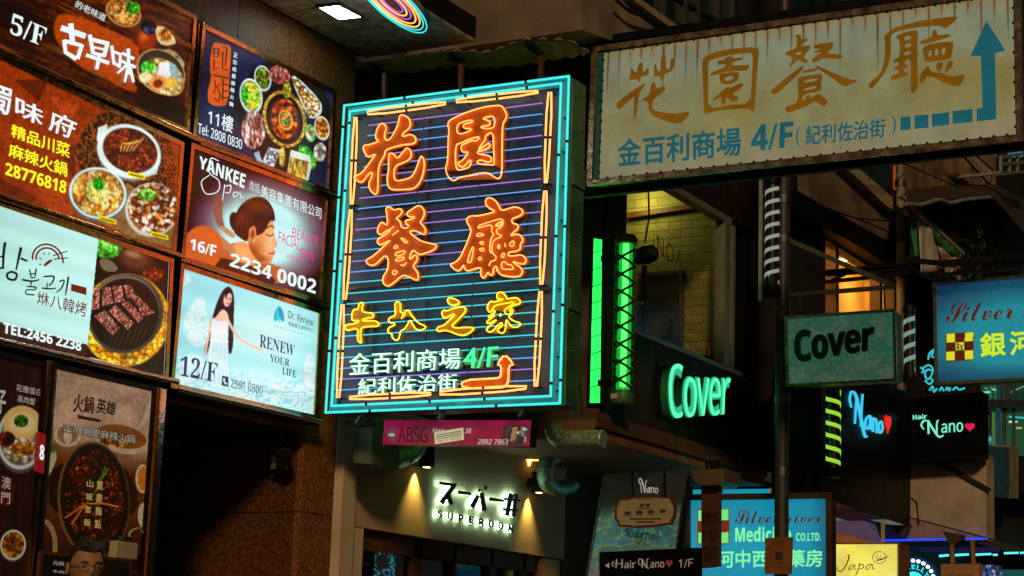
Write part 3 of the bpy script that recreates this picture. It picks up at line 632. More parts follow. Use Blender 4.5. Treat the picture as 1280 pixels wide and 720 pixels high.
q = z((388, 436))[0]; c.mix(m*np.clip(1-np.hypot((c.X-q[0])/9, (c.Y-q[1])/22), 0, 1)*.75, (252, 214, 170)); q = z((310, 480))[0]; c.mix(m*np.clip(1.1-np.hypot((c.X-q[0])/15, (c.Y-q[1])/17), 0, 1)*.8, (150, 74, 34)); q = z((350, 512))[0]; c.mix(m*np.clip(1-np.hypot((c.X-q[0])/14, (c.Y-q[1])/7), 0, 1)*.7, (140, 70, 34))
c.ell(*z((311, 400))[0], 4.2, 9, (214, 140, 92), 8, .25); c.ell(*z((311, 402))[0], 2, 5.5, (150, 76, 42), 8, .5); c.line(z((370, 404), (384, 411), (400, 405)), 1.0, (60, 24, 12), .9, True); c.line(z((382, 486), (394, 485), (405, 481)), 1.5, (176, 60, 52), .9, True)
for qx, qy, rx, ry, aa in ((330, 285, 16, 6, .5), (255, 340, 3, 7, .45), (280, 330, 7, 9, .3)): c.ell(*z((qx, qy))[0], rx, ry, (150, 84, 50), 20, 1.2, aa)
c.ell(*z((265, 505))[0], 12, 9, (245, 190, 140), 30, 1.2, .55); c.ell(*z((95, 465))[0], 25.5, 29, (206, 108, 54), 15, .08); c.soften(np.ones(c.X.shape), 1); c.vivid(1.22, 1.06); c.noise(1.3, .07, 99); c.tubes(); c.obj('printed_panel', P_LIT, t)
lb_text(t, 'YANKEE', z((82, 68), (280, 148), (272, 208), (78, 118)), E_W, bold=.03)
lb = MB(); brush(lb, [z(*s) for s in ([(165, 90, 3), (130, 80, 5), (125, 140, 4), (165, 175, 4), (160, 220, 4), (110, 230, 4), (90, 180, 4), (125, 150, 3)], [(190, 190, 4), (180, 260, 3)], [(190, 200, 4), (215, 195, 5), (210, 225, 4), (190, 225, 3)], [(250, 225, 3), (228, 225, 4), (230, 245, 4), (255, 228, 3), (258, 248, 3), (272, 242, 2)])], PB); lb.obj('script_lettering', E_W, t)
lb_text(t, '美容集團有限公司', z((345, 190), (605, 292), (603, 340), (345, 238)), E_W)
lb_text(t, '逸姬', z((295, 170), (340, 188), (340, 230), (293, 212)), E_WG)
lb_text(t, '16/F', z((43, 420), (155, 452), (150, 502), (40, 468)), E_W, bold=.03); lb_text(t, '2234 0002', z((215, 482), (583, 600), (578, 660), (210, 540)), E_W, bold=.015)
lb_text(t, 'BEAUTY', z((480, 374), (594, 415), (590, 460), (478, 415)), E_MAG); lb_text(t, 'FACIAL', z((422, 390), (515, 428), (512, 475), (420, 435)), E_MAG); lb_text(t, 'SPA', z((515, 462), (573, 478), (570, 520), (512, 500)), E_MAG, bold=.01)
lb_text(t, 'and more....', z((455, 482), (545, 512), (543, 532), (453, 502)), E_MAG)
# ---- 6: skin clinic
q6 = [(228.8, 336.2), (398, 392), (391.5, 518.7), (216.4, 479)]
t = lightbox('pale ice blue clinic lightbox with a long haired woman in a white dress', q6)
c = Canvas(PB, q6, 330, 260); c.fill((168, 214, 218)); z = Z(210, 325, 3.51)
d = c.ed(*z((420, 330))[0], 70, 55, 15); c.mix(np.clip(1.2-d, 0, 1)*.85, (205, 246, 244))
n = fbm(c.X*.035+.6*fbm(c.X*.05, c.Y*.05, 5), c.Y*.06, 61); band = np.abs(np.sin(n*22+c.X*.03))
c.mix(np.clip((c.Y-z((0, 440))[0][1]-(c.X-220)*.12)/25, 0, 1)*.9, (150, 196, 204)); m = np.clip((c.Y-z((0, 420))[0][1]-(c.X-220)*.12)/18, 0, 1)*band; c.mix(m*.75, (236, 252, 252))
for pl in ([(65, 260), (90, 220), (130, 160), (165, 175), (170, 240), (190, 300), (170, 380), (110, 380), (75, 330)], [(40, 60), (70, 50), (110, 80), (80, 110), (50, 130)], [(600, 420), (640, 400), (640, 560), (590, 540)], [(60, 430), (120, 400), (180, 470), (120, 560), (50, 520)]):
    c.poly(z(*pl), (226, 244, 246), 2, .75, 5); m = c.pmask(chaikin(z(*pl), 2)); c.mix(m*np.clip(np.sin(n*40)*1.2-.2, 0, 1)*.45, (150, 178, 196))
c.poly(z((165, 440), (155, 400), (185, 300), (200, 230), (225, 160), (250, 120), (275, 115), (292, 160), (288, 260), (285, 400), (265, 420), (250, 320), (215, 250)), (58, 30, 50), 2, 1, 1)
for k in range(5): c.line(z((240+k*9, 135+k*4), (215+k*14, 250), (195+k*20, 330)), .8, (96, 60, 92), .6, True)
sk = (224, 190, 172)
c.poly(z((185, 250), (225, 262), (270, 250), (262, 345), (270, 460), (262, 520), (300, 545), (180, 560), (165, 500), (188, 360)), (214, 236, 240), 2, 1, 1)
for k in range(6): c.line(z((205+k*11, 350), (195+k*14, 440), (185+k*20, 545)), 1.0, (166, 196, 208), .8, True)
c.line(z((186, 350), (262, 358)), 2, (240, 252, 252)); c.ell(*z((232, 295))[0], 8, 10, (236, 250, 250), 0, 1, .8)
c.poly(z((195, 262), (215, 245), (235, 215), (255, 222), (268, 248), (262, 268), (225, 270)), sk, 1, 1, 1); c.line(z((190, 262), (180, 320), (168, 385), (162, 420)), 3, sk, 1, True); c.line(z((262, 262), (300, 330), (345, 365), (395, 388)), 3.4, sk, 1, True); c.line(z((392, 385), (412, 396), (420, 410)), 2, sk); c.line(z((392, 385), (415, 390)), 1.4, sk)
c.ell(*z((262, 172))[0], 5.2, 9.5, sk, 10, .25); c.poly(z((250, 140), (262, 122), (285, 135), (285, 150), (265, 142), (250, 175)), (58, 30, 50), 1)
c.line(z((254, 165), (260, 166)), 1, (60, 34, 40)); c.line(z((268, 170), (275, 172)), 1, (60, 34, 40)); c.line(z((256, 190), (266, 194), (272, 190)), 1.3, (200, 90, 90), 1, True); c.line(z((264, 172), (262, 182)), .7, (190, 140, 120))
for dx, rot, cc in ((-10, 14, (40, 170, 190)), (0, 0, (70, 200, 210)), (10, -14, (25, 150, 180))): c.ell(*z((487+dx, 238))[0], 2.8, 9.5, cc, rot, .3)
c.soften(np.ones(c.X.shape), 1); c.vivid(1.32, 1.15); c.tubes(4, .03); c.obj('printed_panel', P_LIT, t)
lb_text(t, 'Dr. Renew', z((528, 222), (638, 262), (634, 292), (525, 254)), E_BLK); lb_text(t, '專業醫生美學中心', z((527, 270), (636, 300), (634, 320), (525, 288)), E_NAVY)
E_GREY = emis('print_grey', C(120, 165, 175), 1.0); lb_text(t, 'RENEW YOUR LIFE', z((465, 285), (634, 335), (633, 344), (464, 294)), E_GREY, spacing=1.3)
lb_text(t, 'RENEW', z((402, 326), (556, 376), (550, 422), (400, 382)), E_NAVY, st='serifb'); lb_text(t, 'YOUR', z((446, 412), (533, 436), (530, 468), (445, 446)), E_NAVY, st='serifb'); lb_text(t, 'LIFE', z((500, 470), (562, 486), (560, 516), (500, 500)), E_NAVY, st='serifb')
lb_text(t, '12/F', z((55, 418), (217, 448), (210, 538), (50, 508)), E_NAVY, st='serifb'); lb_text(t, '2591 0800', z((275, 522), (415, 552), (412, 590), (273, 558)), E_NAVY)
mb = MB(); mb.prism([PB.at(*p)+[.003, 0, 0] for p in z((237, 508), (264, 513), (262, 556), (234, 550))], (-.002, 0, 0)); mb.obj('phone_icon', E_NAVY, t)
brush(MB(), [], PB); lb = MB(); brush(lb, [z((244, 520, 9), (243, 533, 5), (254, 545, 9))], PB, off=.005); lb.obj('phone_mark', E_W, t)
# ---- polished channels between the boxes
def channel(a, b, w=.05, d=.1, m=None, label=''):
    pa = PX(XW+.07).at(*a); pb = PX(XW+.07).at(*b)
    t = thing('steel_channel', label, 'trim', (pa+pb)/2, 'polished rails between the lightboxes')
    MB().beam(pa, pb, d*.6, w, up=(0, 0, 1)).obj('core', BLACK, t)
    n = int(np.linalg.norm(pb-pa)/.03); off = np.array((.02 if abs(a[0]-b[0]) < 60 else .05, 0, 0)); rc = random.Random(int(a[0]*7+a[1]))
    MB().tube([pa+(pb-pa)*i/n+off+np.array((rc.uniform(-.0012, .0012), 0, rc.uniform(-.0012, .0012))) for i in range(n+1)], [w*.42*rc.uniform(.95, 1.03) for i in range(n+1)], False, 12).obj('rounded_rail', m or CHROME, t)
    return t
channel((247, 28), (212, 486), .055, .16, BRASS, 'upright polished channel between the two columns of lit signs')
channel((-40, 52), (236, 174), .045, .16, BRASS, 'bright rail between the timber brown and the rust red lightboxes'); channel((-40, 237), (220, 322), .045, .16, BRASS, 'sloping bright rail between the rust red and pale mint signs')
channel((-40, 420), (212, 478), .045, .16, CHROME, 'sloping bright rail under the mint barbecue sign')
channel((240, 178.5), (412, 244), .04, .16, BRASS, 'bright rail under the slate blue hotpot sign'); channel((228, 329), (404, 383.5), .04, .16, BRASS, 'bright rail above the pale clinic sign'); channel((212, 486), (392, 527), .045, .17, CHROME, 'green lit steel rail above the dark entrance')
# =================================================================== two tall posters, street light put in as weak emission, chrome posts
P_DIM = printed('self_lit_print', .40)
q7 = [(-40, 437), (52, 459), (34, 735), (-40, 735)]
t = lightbox('narrow dark timber print poster with bowls of food, beside the clay pot poster', q7, 'poster_case', 'tall poster cases beside the entrance', BLACK)
c = Canvas(PB, q7, 150, 320); c.fill((58, 27, 13)); m = (np.abs(((c.X+.07*c.Y) % 9)-4.5) > 3.7); c.mix(m*.6, (22, 9, 5)); z = Z(0, 440, 2.571)
c.c *= (.6+.9*fbm(c.X*.3, c.Y*.02, 3))[..., None]
c.bowl(*z((68, 275))[0], 30, 40, (205, 200, 190), [(205, 190, 160), (170, 140, 100), (215, 205, 185)], 4, 1, 5); c.ell(*z((72, 225))[0], 23, 20, (215, 180, 120), 8); c.ell(*z((72, 228))[0], 17, 13, (225, 200, 150), 8, .3); c.food(*z((68, 222))[0], 9, 8, [(80, 120, 40), (50, 85, 25)], 2, 4); c.food(*z((20, 280))[0], 11, 10, [(120, 62, 25), (80, 40, 15)], 4, 5); c.food(*z((75, 310))[0], 16, 9, [(200, 150, 80), (170, 110, 50)], 4, 6)
c.bowl(*z((42, 620))[0], 16, 19, (205, 195, 175), [(190, 125, 50), (220, 165, 80), (120, 70, 25)], 3, 2, 5)
c.poly(z((0, 400), (32, 405), (48, 440), (40, 490), (10, 498), (-10, 470)), (96, 40, 22), 1); c.poly(z((50, 95), (135, 115), (130, 185), (45, 165)), (66, 25, 14))
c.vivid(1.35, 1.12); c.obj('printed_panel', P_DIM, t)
W_P = emis('glow_pale_ink', C(215, 205, 185), .45); K_P = mat('print_dark_ink', (.05, .03, .025, 1), .6, 0, .05); R_P = mat('print_red_ink', (.16, .03, .02, 1), .6, 0, .05); G_P = emis('glow_gold_ink', C(225, 180, 100), .5)  # pale and gold inks glow in place of light falling on them
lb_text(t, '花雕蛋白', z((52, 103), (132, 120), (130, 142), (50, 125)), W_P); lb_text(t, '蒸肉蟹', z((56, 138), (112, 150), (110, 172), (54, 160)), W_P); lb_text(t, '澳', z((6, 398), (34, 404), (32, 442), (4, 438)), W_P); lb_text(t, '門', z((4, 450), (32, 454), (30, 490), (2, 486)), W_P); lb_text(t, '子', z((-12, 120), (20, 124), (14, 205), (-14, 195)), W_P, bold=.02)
q8 = [(67.5, 461), (189.5, 489.5), (172, 740), (42, 740)]
t = lightbox('tall faintly glowing grey poster of a clay pot of minced meat', q8, 'poster_case', 'tall poster cases beside the entrance', BLACK)
c = Canvas(PB, q8, 260, 420); c.fill((186, 156, 132)); z = Z(50, 455, 4.96)
c.mix(np.clip((c.Y-530-.24*(c.X-60))/40, 0, 1), (104, 66, 36)); c.noise(.05, .18, 2); c.mix(np.clip((c.Y-640)/60, 0, 1)*.8, (56, 32, 18))
c.poly(z((690, 190), (690, 330), (600, 420), (640, 330)), (205, 180, 158), 0, .7, 1)
c.ell(*z((170, 440))[0], 17, 15, (196, 172, 148)); c.ell(*z((172, 436))[0], 13, 12, (150, 120, 92)); c.ell(*z((172, 450))[0], 5, 9, (200, 176, 146))
c.ell(*z((510, 470))[0], 34, 17, (190, 165, 138), 12); c.ell(*z((505, 450))[0], 32, 14, (140, 92, 50), 12); c.food(*z((480, 470))[0], 22, 9, [(190, 130, 70), (220, 180, 120), (110, 60, 25)], 3, 3)
c.poly(z((30, 500), (120, 540), (60, 700), (0, 720)), (190, 180, 150), 1, .9, 1); c.ell(*z((78, 525))[0], 5, 5, (90, 110, 60), 0, .6)
z = Z(50, 455, 4.96)
cx, cy = 117, 625
c.poly([(60, 590), (85, 575), (90, 640), (62, 640)], (50, 32, 20), 1); c.poly([(150, 575), (172, 610), (172, 640), (150, 650)], (60, 40, 24), 1)
c.ell(cx, cy, 45, 73, (132, 104, 72), -3); c.ell(cx+1, cy, 43, 71, (58, 42, 28), -3); c.ell(cx+2, cy-1, 39.5, 66, (20, 10, 6), -3)
c.food(cx+1, cy-2, 37, 62, [(96, 40, 18), (128, 58, 26), (68, 26, 11), (150, 80, 40), (50, 18, 8)], 2.7, 44, -3, rim=.75)
z2 = Z(50, 580, 5.144)
for pts, w, cc in (([(165, 345), (290, 260), (330, 255)], 2.2, (196, 120, 30)), ([(205, 385), (270, 290), (300, 270)], 2, (200, 130, 40)), ([(330, 255), (410, 255), (500, 275)], 2, (190, 140, 50)), ([(300, 250), (360, 170), (420, 20)], 1.8, (96, 130, 40)), ([(340, 240), (400, 170), (470, 110)], 1.4, (80, 110, 36)), ([(400, 90), (440, 30)], 1.6, (110, 140, 50))): c.line(z2(*pts), w, cc, 1, True)
c.ell(*z2((660, 95))[0], 9, 18, (196, 176, 140)); c.ell(*z2((665, 95))[0], 7, 15, (190, 120, 40)); c.ell(*z2((665, 330))[0], 7, 16, (190, 170, 140)); c.line(z2((-20, 340), (60, 390), (95, 480), (95, 570)), 6, (150, 125, 92), 1, True); c.noise(.35, .12, 9)
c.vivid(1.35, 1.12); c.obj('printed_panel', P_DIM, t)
z = Z(50, 455, 4.96)
lb_text(t, '火鍋', z((198, 175), (335, 205), (332, 310), (200, 300)), R_P, bold=.03, shear=.15); lb_text(t, '英雄', z((345, 205), (470, 240), (465, 322), (345, 305)), K_P, bold=.025, shear=.15)
fill('title_bar', [z((232, 315), (375, 345), (370, 362), (230, 338))], PB, R_P, t)
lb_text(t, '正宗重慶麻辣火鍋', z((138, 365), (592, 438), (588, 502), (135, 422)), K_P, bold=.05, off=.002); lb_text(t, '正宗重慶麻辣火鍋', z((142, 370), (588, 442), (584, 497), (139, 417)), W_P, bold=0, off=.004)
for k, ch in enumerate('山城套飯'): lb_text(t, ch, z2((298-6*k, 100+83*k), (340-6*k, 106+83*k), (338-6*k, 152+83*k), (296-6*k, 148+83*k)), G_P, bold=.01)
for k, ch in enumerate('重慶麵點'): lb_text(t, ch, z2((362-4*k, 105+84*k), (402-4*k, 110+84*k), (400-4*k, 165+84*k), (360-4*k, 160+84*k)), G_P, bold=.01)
for a, b, lab in (((60, 452), (40, 730), 'chrome post between the two tall posters'), ((197, 486), (176, 730), 'chrome post at the left side of the dark entrance')):
    pa = PX(XW+.1).at(*a); pb = PX(XW+.1).at(*b); k = (pa[2]-.14)/(pa[2]-pb[2]); pb = pa+(pb-pa)*k; pb[1] = pa[1]
    t = thing('chrome_post', lab, 'post', pb, 'chrome posts of the poster cases')
    MB().box((pb[0]-.08, pb[1]-.04, pb[2]), (pb[0]+.03, pb[1]+.04, pa[2])).obj('channel', CHROME, t)
    MB().box((pb[0]+.031, pb[1]-.03, pb[2]), (pb[0]+.045, pb[1]-.018, pa[2])).obj('front_lip', BRASS, t)
    MB().box((pb[0]-.082, pb[1]-.05, pb[2]), (pb[0]+.05, pb[1]+.05, pb[2]+.05)).obj('foot_plate', STEEL, t)
# sign reflection in the chrome, built as a red glowing strip by the first post
t = thing('reflection_strip', 'narrow red glowing strip with white figures standing in for a reflection in the chrome post', 'sign', PB.at(52, 590))
qs = [(49, 540), (57.5, 543), (55, 592), (46, 588)]
mb = MB(); mb.prism([PX(XW+.17).at(*q) for q in qs], (-.02, 0, 0)); mb.obj('panel', emis('red_reflection', C(130, 8, 18), .8), t); text('lettering', '8', PX(XW+.17), [(49.5, 555), (55, 557), (54, 576), (48.5, 574)], E_W, t, bold=.03)
# =================================================================== man standing on the pavement
dep = 8.85
eye = CAM+ray(112, 708)*(dep/F)
toc = CAM-eye; toc[2] = 0; toc /= np.linalg.norm(toc)
fw = np.array([toc[0]*math.cos(.28)-toc[1]*math.sin(.28), toc[0]*math.sin(.28)+toc[1]*math.cos(.28), 0]); rt = np.cross(fw, (0, 0, 1)); upv = np.array((0, 0, 1.))
H0 = np.array([eye[0], eye[1], .14])-fw*.07; hz = eye[2]-.14      # eye height above the pavement
man = thing('person', 'black haired man in thin glasses and a dark jacket standing before the clay pot poster', 'person', H0)
W3 = lambda x, f, z: H0+rt*x+fw*f+upv*z
SK = mat('skin', (.42, .24, .15, 1), .5, 0, .12, 30); CL = mat('dark_jacket', (.02, .02, .025, 1), .8, 0, .3, 30); TR = mat('dark_trousers', (.03, .03, .035, 1), .85)
k = hz/1.60
J = {}
verts = []; rad = []; edges = []
def jv(n, x, f, z, r, par=None):
    J[n] = len(verts); verts.append(W3(x*k, f*k, z*k)-H0); rad.append(r*k)
    if par: edges.append((J[par], J[n]))
jv('pelvis', 0, 0, .93, .155); jv('waist', 0, .01, 1.08, .145, 'pelvis'); jv('chest', 0, 0, 1.27, .16, 'waist'); jv('neckb', 0, -.01, 1.42, .075, 'chest'); jv('neck', 0, .0, 1.50, .062, 'neckb')
for sg, n in ((1, 'r'), (-1, 'l')):
    jv('sh'+n, .17*sg, -.01, 1.36, .075, 'chest'); jv('el'+n, .235*sg, -.03, 1.08, .05, 'sh'+n); jv('wr'+n, .24*sg, .06, .84, .034, 'el'+n); jv('pa'+n, .235*sg, .085, .765, .036, 'wr'+n)
    for fi in range(4): jv(f'f{fi}'+n, (.235+.0*sg)*sg+(-.026+.018*fi)*0, .06+.019*fi, .70, .0105, 'pa'+n); jv(f'g{fi}'+n, .225*sg, .063+.02*fi, .645+.008*abs(fi-1.5), .008, f'f{fi}'+n)
    jv('th'+n, .215*sg, .125, .735, .012, 'pa'+n); jv('ti'+n, .21*sg, .14, .69, .009, 'th'+n)
    jv('hi'+n, .095*sg, 0, .86, .1, 'pelvis'); jv('kn'+n, .105*sg, .02, .48, .064, 'hi'+n); jv('an'+n, .11*sg, -.02, .09, .042, 'kn'+n); jv('to'+n, .125*sg, .15, .035, .038, 'an'+n)
me = bpy.data.meshes.new('body'); me.from_pydata([tuple(v) for v in verts], edges, [])
body = bpy.data.objects.new('body', me); COL.objects.link(body)
sm = body.modifiers.new('skin', 'SKIN'); sv = me.skin_vertices[0].data
for i, r in enumerate(rad): sv[i].radius = (r, r)
for i in range(len(verts)): sv[i].use_root = (i == 0)
body.modifiers.new('sub', 'SUBSURF').levels = 2; body.modifiers['sub'].render_levels = 2
dg = bpy.context.evaluated_depsgraph_get(); bm2 = bpy.data.meshes.new_from_object(body.evaluated_get(dg)); bpy.data.objects.remove(body)
mb = MB(); bv = np.array([v.co[:] for v in bm2.vertices]); zc = 1.46*k
for p in bm2.polygons:
    zz_ = np.mean([bv[i][2] for i in p.vertices]); mb.f.append(tuple(p.vertices)); mb.sm.append(True)
    arm = np.mean([abs((bv[i]).dot(rt)) for i in p.vertices]) > .19*k
    mb.m.append(1 if zz_ > zc or (arm and zz_ < .86*k) else (2 if zz_ < .93*k else 0))
mb.v = [tuple(v+H0) for v in bv]
# head joined to the same mesh: a shaped grid
def head_pt(th, ph):
    # th: 0 top .. pi bottom; ph: 0 = front
    x = math.sin(th)*math.sin(ph); f = math.sin(th)*math.cos(ph); z = math.cos(th)
    X = .078*x; Fd = .098*f; Zh = .118*z
    if z < 0:
        s = 1+.30*z*(1 if f > 0 else .6); X *= s; Fd *= (1+.10*z) if f > 0 else (1+.35*z)
    if f > .3:
        ny = -.22
        g = math.exp(-(x/.13)**2)*math.exp(-((z-ny)/.17)**2); Fd += .023*g*(1 if z < .1 else .5)
        Fd += .006*math.exp(-(x/.3)**2)*math.exp(-((z+.55)/.12)**2)
        Fd -= .010*(math.exp(-((abs(x)-.38)/.16)**2)*math.exp(-((z-.02)/.1)**2))
        Fd += .005*math.exp(-((abs(x)-.35)/.3)**2)*math.exp(-((z-.2)/.09)**2)
        Fd += .010*math.exp(-(x/.3)**2)*math.exp(-((z+.86)/.14)**2)
    return X, Fd, Zh
HC = W3(0, .01, hz)
nth, nph = 40, 56; b = len(mb.v)
for i in range(nth+1):
    for j in range(nph):
        X, Fd, Zh = head_pt(math.pi*i/nth, 2*math.pi*j/nph); mb.v.append(tuple(HC+rt*X+fw*Fd+upv*Zh))
for i in range(nth):
    for j in range(nph): mb.f.append((b+i*nph+j, b+i*nph+(j+1) % nph, b+(i+1)*nph+(j+1) % nph, b+(i+1)*nph+j)); mb.m.append(1); mb.sm.append(True)
for sg in (1, -1):   # ears
    e = HC+rt*.076*sg+fw*-.008+upv*-.012; n0 = len(mb.v)
    for i in range(9):
        for j in range(10):
            a1 = math.pi*i/8; a2 = 2*math.pi*j/10
            mb.v.append(tuple(e+rt*(.008*sg+.010*math.sin(a1)*math.cos(a2))+fw*(-.004+.018*math.sin(a1)*math.sin(a2))+upv*.031*math.cos(a1)))
    for i in range(8):
        for j in range(10): mb.f.append((n0+i*10+j, n0+i*10+(j+1) % 10, n0+(i+1)*10+(j+1) % 10, n0+(i+1)*10+j)); mb.m.append(1); mb.sm.append(True)
mb.obj('body', [CL, SK, TR], man)
HAIR = mat('black_hair', (.008, .007, .007, 1), .35, 0, .4, 40, .5, 120, (6, 6, 1))
hb = MB(); nt_, np_ = 26, 64; vs = []
for i in range(nt_+1):
    for j in range(np_):
        ph = 2*math.pi*j/np_; c_ = math.cos(ph)
        lim = 1.02+.09*math.cos(3*ph)*(.5 if c_ > 0 else 0) if c_ > .45 else (1.02+(0.45-c_)*1.15)
        th = lim*i/nt_; X, Fd, Zh = head_pt(th, ph); g = 1.07+.05*(1-i/nt_)+.012*math.sin(ph*23+i*.3)+(.012*math.sin(ph*11)); gg = g if i < nt_ else .99
        vs.append(HC+rt*X*gg+fw*(Fd*gg)+upv*(Zh*gg+.006))
hb.add(vs, [(i*np_+j, i*np_+(j+1) % np_, (i+1)*np_+(j+1) % np_, (i+1)*np_+j) for i in range(nt_) for j in range(np_)], 0, True); hb.obj('hair', HAIR, man)
gl = MB()
for sg in (1, -1):
    cc = HC+rt*.034*sg+fw*.101+upv*-.004
    gl.tube([cc+rt*.025*math.cos(a)*(1)+upv*(.017*math.sin(a)) - fw*.008*abs(math.cos(a))*(1 if math.cos(a)*sg > 0 else 0) for a in np.linspace(0, 2*math.pi, 20, endpoint=False)], .0016, True, 5)
    gl.tube([HC+rt*.060*sg+fw*.092, HC+rt*.078*sg+fw*.05, HC+rt*.082*sg+fw*-.01], .0015, False, 5)
gl.tube([HC+rt*-.010+fw*.104, HC+fw*.107+upv*.003, HC+rt*.010+fw*.104], .0014, False, 5); gl.obj('glasses', mat('thin_metal', (.25, .22, .2, 1), .3, 1, .1), man)
for sg in (1, -1):
    e = HC+rt*.032*sg+fw*.079+upv*-.002
    MB().lathe(e-upv*.0, e+fw*.013, [(0, .0112), (.5, .0102), (.8, .007), (1, .003)], 12).obj('eye', [mat('eye_white', (.36, .32, .29, 1), .25, 0, .02)], man)
    MB().lathe(e+fw*.0085, e+fw*.0145, [(0, .0062), (.6, .0055), (1, .003)], 10).obj('iris', [BLACK], man)
    MB().tube([e+rt*.016*a_+upv*(.006*(1-a_*a_)-.001)+fw*(.0125-.004*a_*a_) for a_ in (-1, -.5, 0, .5, 1)], .0028, False, 6).obj('eyelid', [SK], man)
    MB().tube([e+rt*(.021*a_)+upv*(.021-.005*a_*a_)+fw*(.016-.006*abs(a_)*(1 if a_*sg > 0 else .3)) for a_ in (-1, -.5, 0, .5, 1)], [.002, .0034, .0036, .0032, .0016], False, 6).obj('eyebrow', [HAIR], man)
mp = HC+fw*.098+upv*-.066
MB().tube([mp+rt*.022*a_-fw*.006*a_*a_ for a_ in (-1, -.5, 0, .5, 1)], [.002, .005, .0055, .005, .002], False, 8).obj('mouth', [mat('lips', (.3, .12, .09, 1), .45)], man)
# menu board behind him and the white junction box on the poster
PM = PX(XW+.22)
t = thing('menu_board', 'small black menu board with pale lettering behind the man', 'menu board', PM.at(112, 720))
qm = [(54, 693), (162, 702), (158, 760), (48, 752)]
mb = MB(); mb.prism([PM.at(*p) for p in qm], (-.03, 0, 0)); mb.obj('board', mat('menu_black', (.012, .011, .011, 1), .5), t)
frame_on(PM, qm, .015, .02, WOOD, t, off=-.02)
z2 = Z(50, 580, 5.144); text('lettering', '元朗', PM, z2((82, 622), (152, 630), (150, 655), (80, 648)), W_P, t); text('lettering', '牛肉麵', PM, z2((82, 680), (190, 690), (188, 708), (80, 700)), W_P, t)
t = thing('menu_stand', 'dark stand holding up the black menu board', 'stand', PM.at(112, 720)*[1, 1, 0]+[0, 0, .14]); pa = PM.at(110, 745)
MB().beam([pa[0]-.02, pa[1], .16], [pa[0]-.02, pa[1], pa[2]-.02], .035).obj('post', BLACK, t); MB().box((pa[0]-.14, pa[1]-.16, .14), (pa[0]+.1, pa[1]+.16, .16)).obj('foot', BLACK, t)
t = thing('junction_box', 'white electrical junction box with a wire on the right side of the clay pot poster', 'junction box', PM.at(160, 690))
mb = MB(); mb.prism([PX(XW+.18).at(*p) for p in z2((497, 492), (632, 512), (625, 615), (485, 608))], (-.05, 0, 0)); bevel(mb.obj('cover', mat('white_plastic', (.5, .5, .4, 1), .5, 0, .1), t), .004)
mb = MB(); mb.prism([PX(XW+.185).at(*p) for p in z2((545, 465), (590, 470), (585, 496), (540, 490))], (-.04, 0, 0)); mb.obj('gland', STEEL, t)
MB().tube([PX(XW+.18).at(*p) for p in catmull(z2((575, 470), (580, 440), (610, 420), (640, 415), (660, 440)), 5)], .006).obj('wire', mat('white_wire', (.5, .5, .48, 1), .5), t)
# floodlights hanging in the entrance
def flood(px, py, y, sc, lab, lit):
    p = PY(y).at(px, py); t = thing('floodlight', lab, 'floodlight', p, 'floodlights in the entrance')
    MB().box(p-[.11*sc, .05*sc, .07*sc], p+[.06*sc, .05*sc, .07*sc]).obj('housing', mat('grey_green_metal', (.28, .33, .28, 1), .4, .6), t)
    MB().lathe(p+[.06*sc, -.02, -.03*sc], p+[.16*sc, -.10, -.06*sc], [(0, .05*sc), (.3, .09*sc), (1, .1*sc)], 18).obj('reflector', BLACK, t)
    MB().lathe(p+[.161*sc, -.101, -.0605*sc], p+[.166*sc, -.106, -.062*sc], [(0, .085*sc), (1, .08*sc)], 18).obj('lens', mat('dark_lens', (.004, .004, .004, 1), .5, 0, .1, spec=.1), t)
    MB().beam(p+[-.03*sc, 0, .07*sc], [p[0]-.03*sc, p[1], z_open-.002], .02).obj('bracket', STEEL, t)
    MB().prism([p+np.array(v)*sc for v in ((-.1, -.06, -.16), (.12, -.06, -.17), (.1, -.06, -.12), (-.08, -.06, -.08))], (0, .02, 0)).obj('shield', mat('grey_green_metal', (.28, .33, .28, 1), .4, .6), t)
flood(214, 530, y_open1-.55, .8, 'grey green floodlight with black round reflector at the left of the entrance', 0)
flood(352, 568, y_open1-.1, .55, 'small dark spotlight on the right wall of the entrance', 0)
# =================================================================== the big neon sign
YN = 9.30
PN = PY(YN)
O_T = emis('neon_orange', (3.4, .88, .19, 1), 1.0); C_T = emis('neon_cyan', (.05, .95, .93, 1), 1.0); Y_T = emis('neon_yellow', (2.6, 1.35, .03, 1), 1.0)
L_T = emis('neon_lavender', (.42, .20, .72, 1), 1.0); B_T = emis('neon_blue', (.12, .42, .95, 1), 1.0); T_T = emis('neon_teal', (.05, .75, .85, 1), 1.0); W_T = emis('neon_white', (1.0, 1.6, 1.35, 1), 1.0); G_T = emis('neon_green', (.06, 1.7, .5, 1), 1.0)
M_PAN = mat('navy_sheet', (.04, .11, .22, 1), .5, .2, .45, 3, .1, 20); M_TEAL = mat('teal_paint', (.06, .40, .46, 1), .45, 0, .3, 10, .1, 40); M_GRN = mat('green_cabinet_paint', (.05, .17, .07, 1), .5, .1, .5, 7, .2, 30)
M_OL = mat('orange_letter_paint', (.60, .17, .015, 1), .5, 0, .3, 14); M_YL = mat('yellow_letter_paint', (.55, .33, .015, 1), .5, 0, .25, 14); M_GL = mat('pale_green_letter_paint', (.3, .6, .42, 1), .5, 0, .25, 14)
qn = [(433, 133), (717.5, 96), (707.5, 508), (410, 518.5)]
ns = thing('neon_sign', 'large turquoise framed neon sign with orange Chinese characters on dark blue', 'neon sign', centre(PN, qn[2:]+qn[2:]))
mb = MB(); mb.prism([PN.at(*p) for p in ((434, 134), (716.5, 97), (706.5, 507), (411, 517.5))], (0, .17, 0)); bevel(mb.obj('cabinet', M_GRN, ns), .004)
